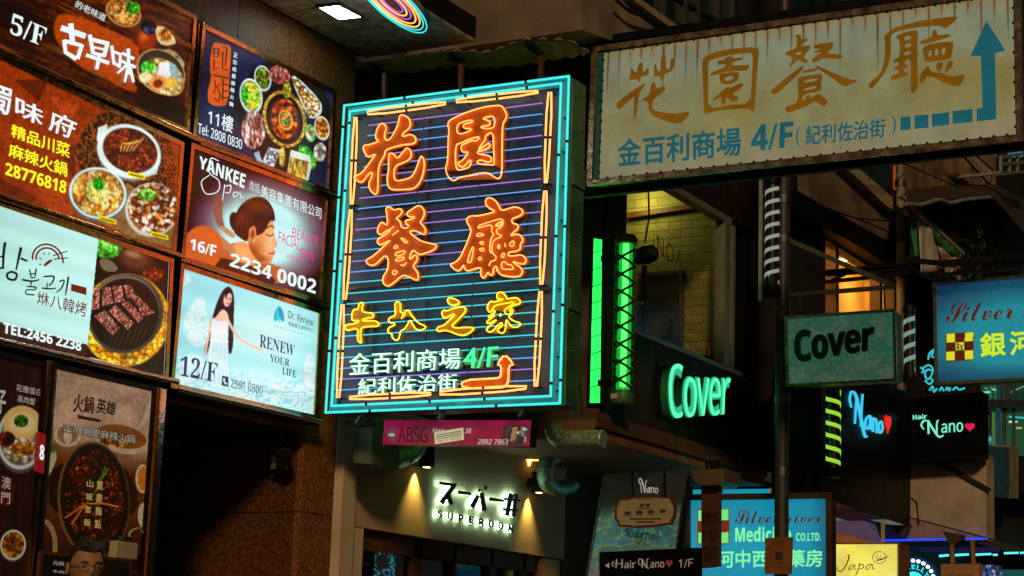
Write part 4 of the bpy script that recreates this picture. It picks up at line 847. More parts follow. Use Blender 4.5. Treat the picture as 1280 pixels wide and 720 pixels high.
mb = MB(); mb.prism([PN.at(*p, .004) for p in ((446, 145), (704.5, 110), (692, 494.5), (423.5, 506))], (0, .003, 0)); mb.obj('back_panel', M_PAN, ns)
frame_on(PN, [(446, 145), (704.5, 110), (692, 494.5), (423.5, 506)], .052, .02, M_TEAL, ns, off=.001)
pr = PN.at(716.5, 97); pl_ = PN.at(706.5, 507)
for k in range(9):
    p = pr+(pl_-pr)*(k+.5)/9
    for dy, dz_ in ((.05, 0), (.13, .03)): MB().lathe(p+[.001, dy, dz_], p+[.012, dy, dz_], [(0, .008), (1, .006)], 8).obj('rivet', M_GRN, ns)
for f_ in (.3, .68):
    p = pr+(pl_-pr)*f_; MB().box(p+[.001, .01, -.06], p+[.012, .16, .06]).obj('seam_plate', M_GRN, ns)
def neon(pts, m, parent, r=.0055, off=.05, closed=True, smooth=2, plane=PN, name='neon_tube'):
    P = chaikin(pts, smooth, closed) if smooth else pts
    if smooth == 0: return MB().tube([plane.at(*p, off) for p in P], r, closed, 6).obj(name, m, parent)
    return MB().tube([plane.at(p[0], p[1], off) for p in P], r, closed, 6).obj(name, m, parent)
def rect_tube(q, m, parent, r, off):
    mb = MB(); P = [PN.at(*p, off) for p in q]
    for i in range(4): mb.tube([P[i], P[(i+1) % 4]], r, False, 8)
    for p in P: mb.lathe(p-[0, r, 0], p+[0, r, 0], [(0, r*.7), (.5, r*1.05), (1, r*.7)], 10)
    return mb.obj('border_tube', m, parent)
rect_tube([(435.5, 134.5), (715.5, 98), (704.5, 505.5), (412.5, 517)], C_T, ns, .0072, .045)
rect_tube([(443.7, 142.3), (706.7, 107.3), (694, 496.8), (421, 509)], C_T, ns, .0072, .055)
bars = [[(465.7, 141), (563, 130), (563.5, 135), (466.7, 148)], [(576.7, 126.7), (678, 116), (679, 120.7), (577, 133)], [(690, 119), (696.7, 119), (690.7, 231.7), (686, 231.7)], [(685, 241.7), (690.7, 241.7), (685.7, 358), (680, 358)],
        [(679, 366.7), (685, 366.7), (679, 485), (673, 485)], [(449, 150), (454, 150), (449, 258), (444, 258)], [(443, 265), (448, 265), (440.7, 376.7), (435, 376.7)], [(433, 383), (438, 383), (432.7, 499), (427, 499)],
        [(444, 496.5), (545, 491.7), (545, 496.7), (444, 502)], [(556.7, 490), (665, 483), (663, 489.5), (556.7, 496.7)]]
for q in bars:
    mid = ((q[0][0]+q[1][0])/2, (q[0][1]+q[1][1])/2); md2 = ((q[2][0]+q[3][0])/2, (q[2][1]+q[3][1])/2)
    L = max(abs(q[1][0]-q[0][0]), abs(q[3][1]-q[0][1]))
    neon(q, O_T, ns, .0055, .06, True, 1, name='border_tube')
SLV = mat('tube_sleeve', (.008, .008, .008, 1), .6, 0, .1, spec=.1)
def sleeve(p, q, f_, off, r):
    P = np.array(p)*(1-f_)+np.array(q)*f_; A = PN.at(P[0], P[1], off); B = PN.at(*q, off); dd = (B-A)/np.linalg.norm(B-A)
    MB().lathe(A-dd*.008, A+dd*.008, [(0, r*1.28), (1, r*1.28)], 8).obj('tube_sleeve', SLV, ns)
for loop, of_ in (([(435.5, 134.5), (715.5, 98), (704.5, 505.5), (412.5, 517)], .045), ([(443.7, 142.3), (706.7, 107.3), (694, 496.8), (421, 509)], .055)):
    for i in range(4):
        for f_ in ((.27, .52, .81) if i % 2 == 0 else (.2, .46, .7, .93)): sleeve(loop[i], loop[(i+1) % 4], f_+(.03 if of_ > .05 else 0), of_, .0072)
for q in bars:
    if abs(q[1][0]-q[0][0]) > 50: sleeve(q[0], q[1], .5, .06, .0055); sleeve(q[3], q[2], .5, .06, .0055)
    else: sleeve(q[1], q[2], .5, .06, .0055); sleeve(q[0], q[3], .5, .06, .0055)
# rows of slim tubes over the sheet
z0 = PN.at(682, 130.5)[2]; dz = (PN.at(682, 130.5)[2]-PN.at(676, 476)[2])/25
rows = 'LBBLBLBLBLLBBLBTTTTTTTTBLB'
for k in range(26):
    zk = z0-dz*k; x1 = PN.at(682-6*k/25, 130+k*13.8)[0]; x0 = PN.at(456-24*k/25, 300)[0]
    a = np.array((x0+.0, YN-.03, zk)); b = np.array((x1, YN-.03, zk))
    n = 3; mb = MB()
    for i in range(n):
        p = a+(b-a)*(i/n+.004); q = a+(b-a)*((i+1)/n-.004); mb.tube([p, q], .0034, False, 6)
    mb.obj('row_tube', {'L': L_T, 'B': B_T, 'T': T_T}[rows[k]], ns)
mb = MB()
for (a, b) in (((450, 215), (560, 208)), ((455, 262), (690, 236)), ((440, 362), (520, 352)), ((560, 370), (690, 362)), ((540, 150), (536, 250)), ((662, 255), (660, 290)), ((537, 262), (533, 355)), ((468, 380), (467, 440)), ((536, 376), (534, 424)), ((585, 470), (588, 482)), ((596, 395), (594, 424))):
    MB().beam(PN.at(*a, .022), PN.at(*b, .022), .010, .012).obj('letter_bracket', STEEL, ns)
mb = MB()   # tube stand-offs and cables
for q in bars:
    for i in (0, 1):
        m0 = np.array(q[i*2]); m1 = np.array(q[i*2+1])
        for f_ in (.12, .88): p = m0+(m1-m0)*f_; MB().beam(PN.at(p[0], p[1], .006), PN.at(p[0], p[1], .056), .006).obj('stand_off', BLACK, ns)
for y in np.linspace(150, 490, 9): 
    MB().beam(PN.at(440-.055*(y-145), y, .02), PN.at(440-.055*(y-145), y, .05), .008).obj('stand_off', BLACK, ns); MB().beam(PN.at(711-.028*(y-110), y, .02), PN.at(711-.028*(y-110), y, .05), .008).obj('stand_off', BLACK, ns)
ZA = Z(440, 130, 5.542); ZB = Z(550, 120, 5.542); ZC_ = Z(450, 245, 5.542); ZD = Z(560, 240, 5.542); ZE = Z(430, 360, 9); ZF = Z(540, 360, 9)
CHARS = [
 ('o', [ZA((195, 255), (200, 210), (215, 170), (240, 148), (262, 160), (270, 190), (258, 225), (258, 255), (275, 272), (305, 250), (330, 205), (355, 150), (360, 105), (375, 90), (405, 100), (430, 120), (440, 160), (425, 190), (395, 210), (375, 238), (400, 240), (430, 225), (460, 235), (478, 262), (470, 285), (440, 295), (390, 298), (330, 312), (275, 330), (262, 345), (258, 375), (235, 410), (225, 430), (215, 470), (212, 560), (212, 620), (195, 645), (170, 625), (152, 595), (150, 560), (165, 530), (175, 500), (165, 485), (140, 510), (115, 545), (95, 560), (65, 545), (42, 515), (75, 508), (110, 485), (150, 430), (190, 375), (195, 362), (150, 385), (130, 370), (108, 325), (120, 300), (150, 300), (190, 285), (222, 275)),
        ZA((280, 560), (275, 530), (288, 470), (285, 380), (295, 355), (320, 360), (345, 395), (370, 370), (400, 330), (415, 318), (440, 340), (445, 375), (425, 405), (380, 425), (340, 440), (325, 470), (322, 520), (335, 548), (370, 545), (430, 530), (455, 510), (480, 460), (500, 400), (512, 372), (530, 400), (535, 440), (520, 520), (490, 580), (450, 605), (380, 608), (310, 610), (285, 590))], [], []),
 ('o', [ZB((85, 210), (100, 185), (150, 158), (230, 125), (330, 95), (400, 85), (455, 82), (475, 110), (495, 150), (485, 180), (465, 210), (462, 300), (460, 400), (460, 560), (440, 592), (410, 580), (360, 545), (300, 552), (220, 570), (160, 582), (130, 605), (100, 590), (80, 560), (70, 515), (85, 470), (88, 400), (90, 300), (95, 250))],
       [ZB((150, 290), (148, 212), (215, 188), (260, 183), (252, 202), (205, 208), (190, 225), (200, 242), (248, 242), (250, 256)), ZB((318, 175), (395, 152), (412, 180), (405, 245), (315, 240), (318, 226), (370, 222), (382, 204), (358, 182)),
        ZB((138, 352), (175, 345), (225, 318), (300, 297), (302, 312), (275, 332), (262, 322), (222, 338), (180, 358), (178, 385), (190, 408), (232, 400), (205, 445), (180, 468), (152, 478), (175, 512), (205, 500), (235, 460), (248, 462), (240, 508), (190, 525), (140, 530)),
        ZB((345, 290), (400, 262), (402, 380), (410, 497), (375, 492), (300, 488), (285, 472), (310, 456), (370, 478), (392, 462), (380, 435), (350, 425), (292, 418), (290, 400), (330, 395), (378, 370), (375, 340), (340, 360), (292, 400), (320, 350), (345, 320))], []),
 ('o', [ZC_((225, 215), (222, 150), (210, 95), (240, 88), (265, 115), (310, 98), (328, 120), (310, 150), (280, 170), (300, 180), (315, 200), (318, 230), (350, 240), (375, 220), (350, 205), (345, 182), (400, 175), (415, 155), (375, 162), (352, 135), (380, 115), (440, 75), (470, 100), (482, 135), (465, 175), (445, 195), (480, 230), (490, 265), (475, 282), (440, 265), (400, 250), (375, 262), (395, 285), (450, 325), (510, 340), (560, 350), (560, 372), (530, 395), (470, 415), (445, 420), (420, 405), (400, 385), (380, 420), (378, 455), (395, 440), (410, 420), (430, 430), (430, 460), (395, 500), (430, 535), (440, 580), (425, 600), (390, 580), (340, 560), (315, 572), (260, 620), (225, 640), (195, 620), (190, 585), (205, 555), (228, 520), (230, 440), (205, 425), (180, 450), (140, 490), (110, 495), (80, 480), (75, 455), (110, 440), (160, 400), (220, 340), (250, 318), (200, 340), (170, 355), (150, 330), (165, 305), (215, 280), (250, 245), (215, 255), (180, 285), (152, 270), (160, 225), (185, 190), (205, 210))], [],
       [(ZC_((312, 305), (330, 305), (366, 335), (350, 342)), 1), (ZC_((265, 372), (280, 352), (298, 360), (280, 380)), 1), (ZC_((275, 410), (340, 388), (348, 405), (320, 425), (280, 430)), 1), (ZC_((272, 460), (300, 440), (338, 435), (340, 450), (305, 465)), 1), (ZC_((255, 550), (265, 525), (295, 535), (275, 560)), 1), (ZC_((315, 490), (335, 497), (355, 475)), 0), (ZC_((235, 250), (268, 225)), 0), (ZC_((258, 285), (300, 252)), 0)]),
 ('o', [ZD((365, 150), (310, 125), (290, 95), (295, 60), (325, 52), (365, 80), (385, 115), (400, 145), (450, 130), (500, 115), (545, 135), (550, 165), (520, 185), (470, 200), (478, 235), (510, 235), (520, 265), (490, 290), (460, 318), (490, 310), (525, 305), (555, 345), (530, 380), (535, 405), (510, 425), (450, 430), (445, 455), (480, 458), (540, 445), (570, 475), (570, 505), (540, 515), (470, 490), (510, 520), (545, 545), (545, 580), (520, 600), (460, 600), (400, 590), (375, 565), (365, 520), (345, 545), (345, 580), (325, 595), (310, 565), (295, 590), (275, 615), (255, 580), (265, 535), (215, 545), (165, 565), (145, 540), (140, 515), (125, 545), (100, 562), (70, 545), (45, 515), (75, 505), (110, 480), (150, 400), (190, 300), (190, 265), (165, 230), (160, 200), (185, 180), (250, 180), (310, 165))],
       [ZD((355, 250), (400, 215), (405, 240), (375, 252))],
       [(ZD((240, 262), (245, 245), (330, 218), (405, 197), (415, 225), (405, 255), (365, 275), (370, 305), (415, 320), (345, 345), (335, 400), (340, 440), (370, 465), (355, 490), (330, 490), (315, 525)), 0), (ZD((240, 265), (320, 240), (340, 255), (330, 290), (350, 305), (325, 345), (318, 430), (345, 440)), 0), (ZD((222, 325), (240, 295), (292, 312)), 1), (ZD((250, 365), (265, 355), (280, 368), (265, 380)), 1), (ZD((245, 408), (275, 402), (282, 415), (262, 425)), 1), (ZD((240, 472), (255, 462), (265, 478), (248, 488)), 1), (ZD((165, 490), (200, 390), (210, 400), (195, 500), (172, 505)), 1), (ZD((375, 380), (388, 378), (388, 405), (376, 405)), 1), (ZD((425, 368), (428, 395)), 0), (ZD((455, 385), (470, 355), (492, 355), (482, 395)), 1), (ZD((400, 465), (405, 440), (425, 435), (415, 470)), 1), (ZD((405, 550), (400, 500), (425, 495), (445, 520), (470, 515), (490, 550), (440, 548)), 1)]),
 ('y', [ZE((140, 370), (150, 280), (175, 255), (200, 265), (215, 250), (225, 195), (250, 180), (275, 190), (258, 240), (262, 290), (330, 295), (385, 305), (385, 345), (350, 355), (260, 370), (262, 390), (350, 385), (420, 390), (452, 425), (430, 450), (340, 450), (250, 460), (240, 520), (245, 600), (255, 635), (225, 630), (205, 590), (215, 470), (150, 480), (90, 500), (65, 465), (80, 430), (150, 425), (215, 405), (225, 380), (165, 390))], [], []),
 ('y', [ZE((635, 295), (625, 200), (650, 170), (685, 185), (690, 240), (685, 290), (720, 300), (720, 340), (690, 370), (735, 330), (740, 280), (780, 265), (800, 310), (850, 370), (900, 420), (960, 440), (980, 460), (940, 490), (870, 490), (830, 440), (800, 370), (770, 430), (740, 480), (690, 500), (680, 560), (660, 610), (620, 600), (590, 560), (600, 540), (560, 525), (545, 490), (570, 455), (600, 450), (640, 420), (570, 410), (550, 375), (580, 345), (630, 330))], [], []),
 ('y', [ZF((235, 185), (225, 150), (250, 125), (300, 140), (355, 165), (355, 200), (300, 215), (255, 208)), ZF((175, 340), (160, 300), (180, 270), (205, 270), (215, 280), (290, 250), (410, 225), (440, 265), (400, 320), (320, 400), (265, 450), (330, 470), (430, 460), (530, 465), (500, 505), (430, 550), (360, 550), (260, 510), (200, 490), (130, 510), (105, 490), (120, 455), (180, 445), (250, 380), (310, 325), (295, 310), (240, 340), (195, 362))], [], []),
 ('y', [ZF((785, 140), (780, 90), (815, 62), (860, 80), (890, 130), (900, 145), (960, 130), (1010, 130), (1045, 165), (1040, 195), (990, 210), (930, 228), (960, 270), (945, 320), (910, 335), (935, 370), (980, 395), (1040, 410), (1050, 435), (1010, 460), (950, 460), (910, 410), (890, 370), (880, 420), (880, 490), (850, 530), (810, 520), (785, 490), (800, 470), (840, 450), (840, 400), (790, 440), (740, 500), (700, 520), (660, 490), (680, 465), (740, 410), (790, 370), (680, 425), (665, 400), (690, 380), (770, 320), (690, 355), (685, 340), (770, 290), (740, 270), (735, 245), (720, 290), (690, 290), (670, 240), (690, 190), (720, 165), (740, 180), (800, 165), (865, 145), (800, 145))], [], [(ZF((735, 245), (765, 215), (860, 195), (960, 178), (980, 190), (900, 240), (860, 270), (880, 310), (920, 320), (940, 285), (920, 255)), 0), (ZF((810, 320), (822, 305), (832, 325), (820, 338)), 1)]),
]
for kk, outs, holes, extra in CHARS:
    fm, tm = (M_OL, O_T) if kk == 'o' else (M_YL, Y_T)
    def grow(c, g):
        c = [np.array(p) for p in c]; n = len(c); A = sum(c[i][0]*c[(i+1) % n][1]-c[(i+1) % n][0]*c[i][1] for i in range(n)); sgn = 1 if A > 0 else -1; out = []
        for i in range(n):
            t = c[(i+1) % n]-c[i-1]; t = t/(np.linalg.norm(t)+1e-9); out.append(c[i]+sgn*g*np.array((t[1], -t[0])))
        return out
    g = 1.2 if kk == 'o' else .6
    lo_ = fill('neon_character', [grow(chaikin(c, 1), g) for c in outs]+[grow(chaikin(c, 1), -g) for c in holes], PN, fm, ns, depth=.028, off=.012)
    r = .0039 if kk == 'o' else .0042
    for c in outs+holes: neon(c, tm, lo_, r, .054)
    for c, cl in extra: neon(c, tm, lo_, r*.85, .054, bool(cl), 2 if len(c) > 2 else 0)
qa = [(560+x/7.2, 425+y/7.2) for x, y in ((165, 375), (480, 358), (508, 350), (517, 330), (522, 242), (480, 238), (552, 137), (635, 238), (587, 242), (585, 370), (575, 410), (545, 435), (505, 443), (172, 450))]
ar = fill('arrow', [qa], PN, M_OL, ns, depth=.026, off=.012); neon(qa, O_T, ar, .0055, .054, True, 1)
def tube_text(s, quad, m, lm, w=.004, bold=.012):
    a = text('neon_lettering', s, PN, quad, lm, ns, bold=.03, depth=.03, off=.014)
    vs, fs = glyphs(s, -.012, 0, .1, 1, 3); lo = vs.min(0); hi = vs.max(0); f = qmap(PN, quad); out = []
    for v in vs: out.append(f((v[0]-lo[0])/(hi[0]-lo[0])*.985+.006, (hi[1]-v[1])/(hi[1]-lo[1])*.97+.015)+PN.n*(.05+.006*(v[2]+.5)))
    MB().add(out, fs).obj('neon_tube', m, a)
tube_text('金百利商場', [(442.5, 443.5), (582.5, 436), (581.5, 462.5), (441.5, 471.5)], W_T, M_GL); tube_text('紀利佐治街', [(453.7, 475), (578, 468), (577, 489.4), (453, 495.5)], W_T, M_GL); tube_text('4/F', [(585.5, 437), (629, 434.5), (626, 460), (585, 463)], G_T, M_GL)
# hangers above, brackets below
for (a, b, lab) in (((481, 92), (481, 126), 'steel rod above the left corner of the neon sign'), ((577, 80), (576, 114), 'steel rod above the middle of the neon sign'), ((677, 70), (676, 101), 'steel rod above the right corner of the neon sign')):
    P2 = PY(YN+.10); o = MB().beam(P2.at(*a), P2.at(*b), .025).obj('hanger_rod', RUST); tag(o, lab, 'hanger rod', 'hanger rods of the neon sign')
P2 = PY(YN+.08)
for (a, b, lab) in (((455, 516), (447, 528), 'short bracket under the left corner of the neon sign'), ((556, 513), (549, 524), 'short bracket under the middle of the neon sign'), ((658, 510), (650, 521), 'short bracket under the right part of the neon sign')):
    o = MB().beam(P2.at(*a), P2.at(*b), .04, .015).obj('sign_bracket', mat('green_steel', (.12, .3, .2, 1), .4, .5)); tag(o, lab, 'bracket', 'brackets below the neon sign')
# =================================================================== old tenement whose ground floor holds the rice bowl shop
M_FASC = mat('beige_render', (.62, .46, .30, 1), .8, 0, .10, 4, .1, 120); M_PIL = mat('pale_render', (.68, .58, .46, 1), .75, 0, .12, 4, .1, 100); M_OLDW = mat('old_stained_wall', (.075, .068, .048, 1), .9, 0, .75, 3.2, .5, 14); M_DKW = mat('dark_brown_wall', (.05, .036, .026, 1), .7, 0, .4, 4, .1, 30)
yb0, yb1 = PX(XW).at(440, 620)[1], PX(XW).at(706.5, 640)[1]
zf0 = PX(XW).at(437, 657)[2]; zf1 = PX(XW).at(705.5, 699.4)[2]
bay_y0, bay_y1 = 11.38, PX(-5.6).at(946, 540)[1]
PXF = PX(-5.6); z_bay = PX(-5.53).at(735, 517)[2]-.02
shop = thing('rice_bowl_shop', 'beige rendered rice bowl shop front with backlit katakana lettering under the neon sign', 'shop', (XW, 11, .14))
mb = MB(); A = [np.array((XW, yb0, zf0)), np.array((XW, yb1, zf1)), np.array((XW, yb1, z_bay-.01)), np.array((XW, yb0, z_bay-.01))]; mb.prism(A, (-.2, 0, 0)); mb.obj('fascia', M_FASC, shop)
mb = MB(); y0p = PX(XW).at(424, 600)[1]; mb.box((XW-.2, y0p, .14), (XW+.03, yb0-.004, 4.6)); mb.box((XW-.2, yb0+.0, .14), (XW-.005, yb0+.16, zf0-.005)); mb.obj('pilaster', M_PIL, shop)
mb = MB(); mb.box((XW-.2, yb1-.30, .14), (XW-.01, yb1-.09, zf1-.01)); mb.box((XW-.2, yb1-.088, .14), (XW-.03, yb1, zf1-.01)); mb.obj('end_pier', M_FASC, shop)
PG = PX(XW-.1); GLD = glass('dark_shop_glass', (.4, .36, .3, 1), .06, .08)
MB().box((XW-.11, yb0+.165, .14), (XW-.1, yb1-.305, min(zf0, zf1)-.12)).obj('window', GLD, shop)
mb = MB(); zt = min(zf0, zf1)-.01
for px in (513, 519, 562, 609, 650): y = PG.at(px, 700)[1]; mb.box((XW-.14, y-.02, .14), (XW-.06, y+.02, zt))
mb.prism([np.array((XW-.06, yb0+.165, zf0-.01)), np.array((XW-.06, yb1-.305, zf1-.005)), np.array((XW-.06, yb1-.305, zf1-.12)), np.array((XW-.06, yb0+.165, zf0-.13))], (-.08, 0, 0)); mb.obj('window_frame', WOOD, shop)
MB().box((XW-2.2, yb0, .14), (XW-2.1, yb1, 3.4)).box((XW-2.1, yb0, zf0+.2), (XW-.21, yb1, zf0+.3)).box((XW-2.1, yb0+.0, .14), (XW-.21, yb0+.05, zf0)).box((XW-2.1, yb1-.05, .14), (XW-.21, yb1, zf0)).obj('interior', mat('dim_interior', (.05, .032, .02, 1), .8, 0, .5, 3), shop)
mb = MB()    # dim shapes of the interior behind glass: lattice screen and round table tops
for k, px in enumerate((535, 588, 630)):
    p = PX(XW-.5).at(px, 705); mb.tube([p+[0, .22*math.cos(a), .26*math.sin(a)] for a in np.linspace(0, 2*math.pi, 24, endpoint=False)], .02, True, 6); mb.tube([p+[0, .12*math.cos(a), .14*math.sin(a)] for a in np.linspace(0, 2*math.pi, 6, endpoint=False)], .015, True, 5)
mb.obj('lattice_screen', mat('dark_red_timber', (.12, .035, .02, 1), .5), shop)
qp = [(471, 675), (495, 679), (493, 740), (465, 735)]
t = thing('window_poster', 'cyan and black poster with yellow title in the rice bowl shop window', 'poster', PX(XW-.09).at(480, 735))
c = Canvas(PX(XW-.09), qp, 90, 160); c.fill((12, 20, 22)); n = fbm(c.X*.06, c.Y*.06, 5); c.mix(np.clip(np.sin(n*34)*2, 0, 1), (40, 120, 140)); c.ell(478, 702, 8, 9, (6, 8, 10), 0, .3); c.noise(.3, .3)
zq = Z(430, 640, 4.414); c.poly(zq((178, 168), (240, 178), (238, 200), (176, 190)), (190, 185, 60), 1); c.poly(zq((192, 196), (282, 206), (280, 226), (190, 214)), (190, 185, 60), 1); c.line(zq((184, 180), (234, 190)), 2, (90, 70, 110), .8); c.line(zq((198, 206), (276, 216)), 2, (60, 60, 80), .8)
c.obj('sheet', printed('poster_print', .6), t)
# letters with halo
ZS = Z(520, 580, 7.2); PF = PX(XW); M_LET = mat('dark_bronze', (.06, .028, .016, 1), .45, .3, .3, 20); HALO = emis('halo_led', (.52, 1.0, .74, 1), 10.0)
LET = [[(163, 172, 33), (312, 193, 33)], [(300, 185, 44), (178, 352, 46)], [(238, 268, 40), (266, 365, 44)], [(330, 254, 38), (445, 270, 30)], [(512, 285, 38), (452, 390, 46)], [(540, 255, 40), (566, 422, 46)], [(612, 315, 40), (740, 332, 26)], [(808, 268, 52), (768, 465, 38)], [(852, 270, 46), (826, 478, 34)], [(745, 315, 30), (886, 330, 26)], [(735, 408, 34), (868, 418, 28)]]
t = thing('shop_lettering', 'backlit katakana shop lettering with a glowing mint halo on the beige fascia', 'shop lettering', PF.at(600, 640))
mb = MB(); brush(mb, [ZS(*[(x, y, w*.8) for x, y, w in s]) for s in LET], PF, off=.036, depth=.010, curve=False)
for cxy, rr in (((580, 215), 22), ((525, 240), 14)):
    pc = PF.at(*ZS(cxy)[0]); mb.lathe(pc+[.036, 0, 0], pc+[.046, 0, 0], [(0, rr/7.2*11.5/F*1.15), (1, rr/7.2*11.5/F*1.15)], 16)
mb.obj('katakana', M_LET, t)
mb = MB(); brush(mb, [ZS(*[(x, y, w*.72) for x, y, w in s]) for s in LET], PF, off=.024, depth=.005, curve=False); mb.obj('halo_strip', HALO, t)
P_ = [539.5, 552.6, 565.8, 578.8, 591.5, 604, 615.8, 628.5]; tops = [636.5, 639.5, 642, 644, 646.5, 649, 651, 655]; 
for i, ch in enumerate('SUPERDON'):
    x, y = P_[i]+1.0, tops[i]+1; q = [(x+1, y), (x+6.6, y+1.0), (x+6.2, y+9.8), (x+.6, y+8.8)]
    text('letter', ch, PF, q, M_LET if ch != 'U' else mat('worn_orange', (.35, .09, .02, 1), .5), t, bold=.02, depth=.008, off=.03)
    text('halo_strip', ch, PF, [(a-.6, b) for a, b in q], HALO, t, bold=.013, depth=.004, off=.02)
# spotlights on the fascia
def sconce(px, py, lab, up, down):
    p = PF.at(px, py)+[.09, 0, 0]; t = thing('wall_spotlight', lab, 'spotlight', p, 'spotlights on the beige fascia')
    MB().box(p+[-.04, -.035, -.075], p+[.035, .035, .075]).obj('housing', BLACK, t); MB().box(p+[-.089, -.02, -.03], p+[-.041, .02, .03]).obj('arm', BLACK, t)
    for dz_, on in ((1, up), (-1, down)):
        if not on: continue
        MB().lathe(p+[0, 0, .0755*dz_], p+[0, 0, .079*dz_], [(0, .024), (1, .024)], 14).obj('lens', emis('warm_lens', C(255, 220, 130), 6), t)
        l = bpy.data.lights.new('spot_lamp', 'SPOT'); lo = bpy.data.objects.new('spot_lamp', l); COL.objects.link(lo); lo.parent = t
        l.energy = 17; l.color = (1, .70, .14); l.spot_size = R_(76); l.spot_blend = 1.0; l.shadow_soft_size = .012
        lo.location = (-.058, 0, .082*dz_); lo.rotation_euler = (0, 0, 0) if dz_ < 0 else (math.pi, 0, 0)
sconce(519.5, 570, 'black wall spotlight with one yellow beam at the left of the fascia, below the duct', 0, 1); sconce(660.5, 603, 'black wall spotlight with beams up and down at the right of the fascia', 1, 1)
# ABSG sign
PA = PY(YN+.32); qb = [(481, 525), (664.5, 525.3), (662, 557.7), (478, 556)]
t = thing('hair_salon_sign', 'long magenta sign with a paper sticker hanging under the turquoise framed neon sign', 'sign', centre(PA, qb))
mb = MB(); mb.prism([PA.at(*p) for p in qb], (0, .08, 0)); mb.obj('cabinet', STEEL, t)
c = Canvas(PA, qb, 260, 60); c.fill((150, 12, 46)); c.mix(np.clip(1-c.v*1.4, 0, 1)*.6*(1-.5*c.u), (120, 20, 96)); c.noise(.05, .3, 3); zg = Z(470, 515, 4.267)
c.poly(zg((682, 74), (808, 76), (800, 176), (680, 168)), (24, 20, 24)); mk = c.pmask(zg((684, 78), (806, 80), (798, 170), (684, 164))); c.cells(mk, [(20, 18, 20), (215, 200, 185), (60, 45, 40), (120, 100, 90)], 4, 4, rim=.2); c.poly(zg((730, 80), (760, 80), (740, 150), (715, 160)), (190, 130, 90))
c.poly(zg((58, 122), (100, 80), (102, 165)), (92, 84, 100)); c.ell(*zg((84, 122))[0], 4, 2.2, (190, 190, 200)); c.obj('printed_panel', printed('weak_backlit_print', .62), t, off=.002)
M1 = emis('absg_dark', C(60, 8, 30), .6); M2 = emis('absg_white', C(225, 215, 215), .8)
text('lettering', 'ABSG', PA, zg((122, 78), (275, 80), (275, 165), (120, 162)), M1, t, off=.005); text('lettering', '2882 7863', PA, zg((545, 145), (708, 147), (706, 174), (543, 172)), M2, t, shear=.15, off=.005); text('lettering', 'Hair', PA, zg((305, 86), (370, 88), (368, 112), (302, 110)), M2, t, shear=.25, off=.005); text('lettering', '38', PA, zg((478, 88), (512, 89), (508, 114), (476, 113)), M2, t, shear=.2, off=.005)
s_ = fill('paper_sticker', [zg((314, 110), (468, 84), (472, 148), (318, 172))], PA, emis('self_lit_paper', C(205, 196, 150), .85, (.6, .55, .4, 1), .15), t, depth=.002, off=.006)  # weak emission stands in for light through the paper
mb = MB()
for k in range(3): a, b = zg((325, 125+k*10), (460, 102+k*10)); mb.beam(PA.at(*a, .0095), PA.at(*b, .0095), .001, .004)
mb.obj('faint_lines', K_P, t)
text('lettering', '5615 0233', PA, zg((330, 152), (458, 130), (460, 144), (332, 166)), K_P, t, off=.0095)
# ducts
GALV = mat('green_lit_galvanised', (.42, .62, .50, 1), .45, .6, .45, 45, .3, 70)  # green light from the neon put into the steel's base colour
def duct_tube(pts, r, lab, plane, cap=True):
    P = [plane(*p) for p in pts]; P = catmull(P, 8); t = thing('ventilation_duct', lab, 'duct', P[0], 'ventilation ducts of the rice bowl shop')
    MB().tube(P, r, False, 20).obj('duct', GALV, t)
    for i in (0, len(P)//2, len(P)-1):
        d = P[min(i+1, len(P)-1)]-P[max(i-1, 0)]; d /= np.linalg.norm(d); MB().lathe(P[i]-d*.015, P[i]+d*.015, [(0, r*1.01), (.2, r*1.07), (.8, r*1.07), (1, r*1.01)], 20).obj('collar', GALV, t)
PDU = lambda o: (lambda x, y: PX(XW+o).at(x, y))
duct_tube([(752, 549), (716, 549), (700, 549), (694, 544), (692, 536)], .056, 'short green lit round duct stub before the end of the bay floor', lambda x, y: PY(10.85).at(x, y))
duct_tube([(742, 568), (712, 567), (688, 572), (681, 588), (684, 604), (698, 611), (714, 606)], .058, 'curved galvanised duct hooking down beside the right spotlight', PDU(.2))
p = PX(XW+.35).at(443, 522); p2 = PX(XW+.35).at(441, 581)
t = thing('ventilation_duct', 'square grey green duct box at the left end above the shop fascia', 'duct', p2, 'ventilation ducts of the rice bowl shop')
bx = MB(); P4 = PY(9.62); qd = [(445, 520), (484, 522), (466, 580), (441, 578)]; bx.prism([P4.at(x, y) for x, y in ((446, 521), (466, 521), (464, 580), (441, 578))], (0, .32, 0)); bx.obj('duct', mat('green_grey_sheet', (.2, .27, .22, 1), .4, .5, .3, 8), t)
bx = MB(); bx.beam(P4.at(436, 530)-[.0, .02, 0], P4.at(470, 529)-[.0, .02, 0], .03, .03); bx.obj('bracket', STEEL, t)
duct_tube([(470, 572), (495, 572), (515, 564), (524, 548)], .07, 'dark curved duct behind the left end of the magenta sign', PDU(.12))
# =================================================================== upper storeys: old wall, bay of the hair salon
old = thing('old_tenement', 'dark stained old tenement rising behind the neon sign and the hair salon bay', 'building', (XW-1, 14, 0))
MB().box((XW-1.5, y_end+.004, z_bay+1.45), (XW-.21, 40, 14)).box((XW-.205, y0p+.3, z_bay), (XW-.015, bay_y0-.01, 14)).obj('wall', M_OLDW, old)
MB().box((XW-.5, yb1+.004, .14), (XW-.02, bay_y1+.3, z_bay-.02)).obj('ground_floor_wall', M_DKW, old)
mb = MB(); mb.box((XW-.012, bay_y0, z_bay+.0), (-5.62, bay_y0+.08, z_bay+1.2))
mb.box((XW-.012, bay_y0, z_bay+1.2), (-5.62, bay_y0+.08, 14)); mb.obj('end_wall', M_OLDW, old)
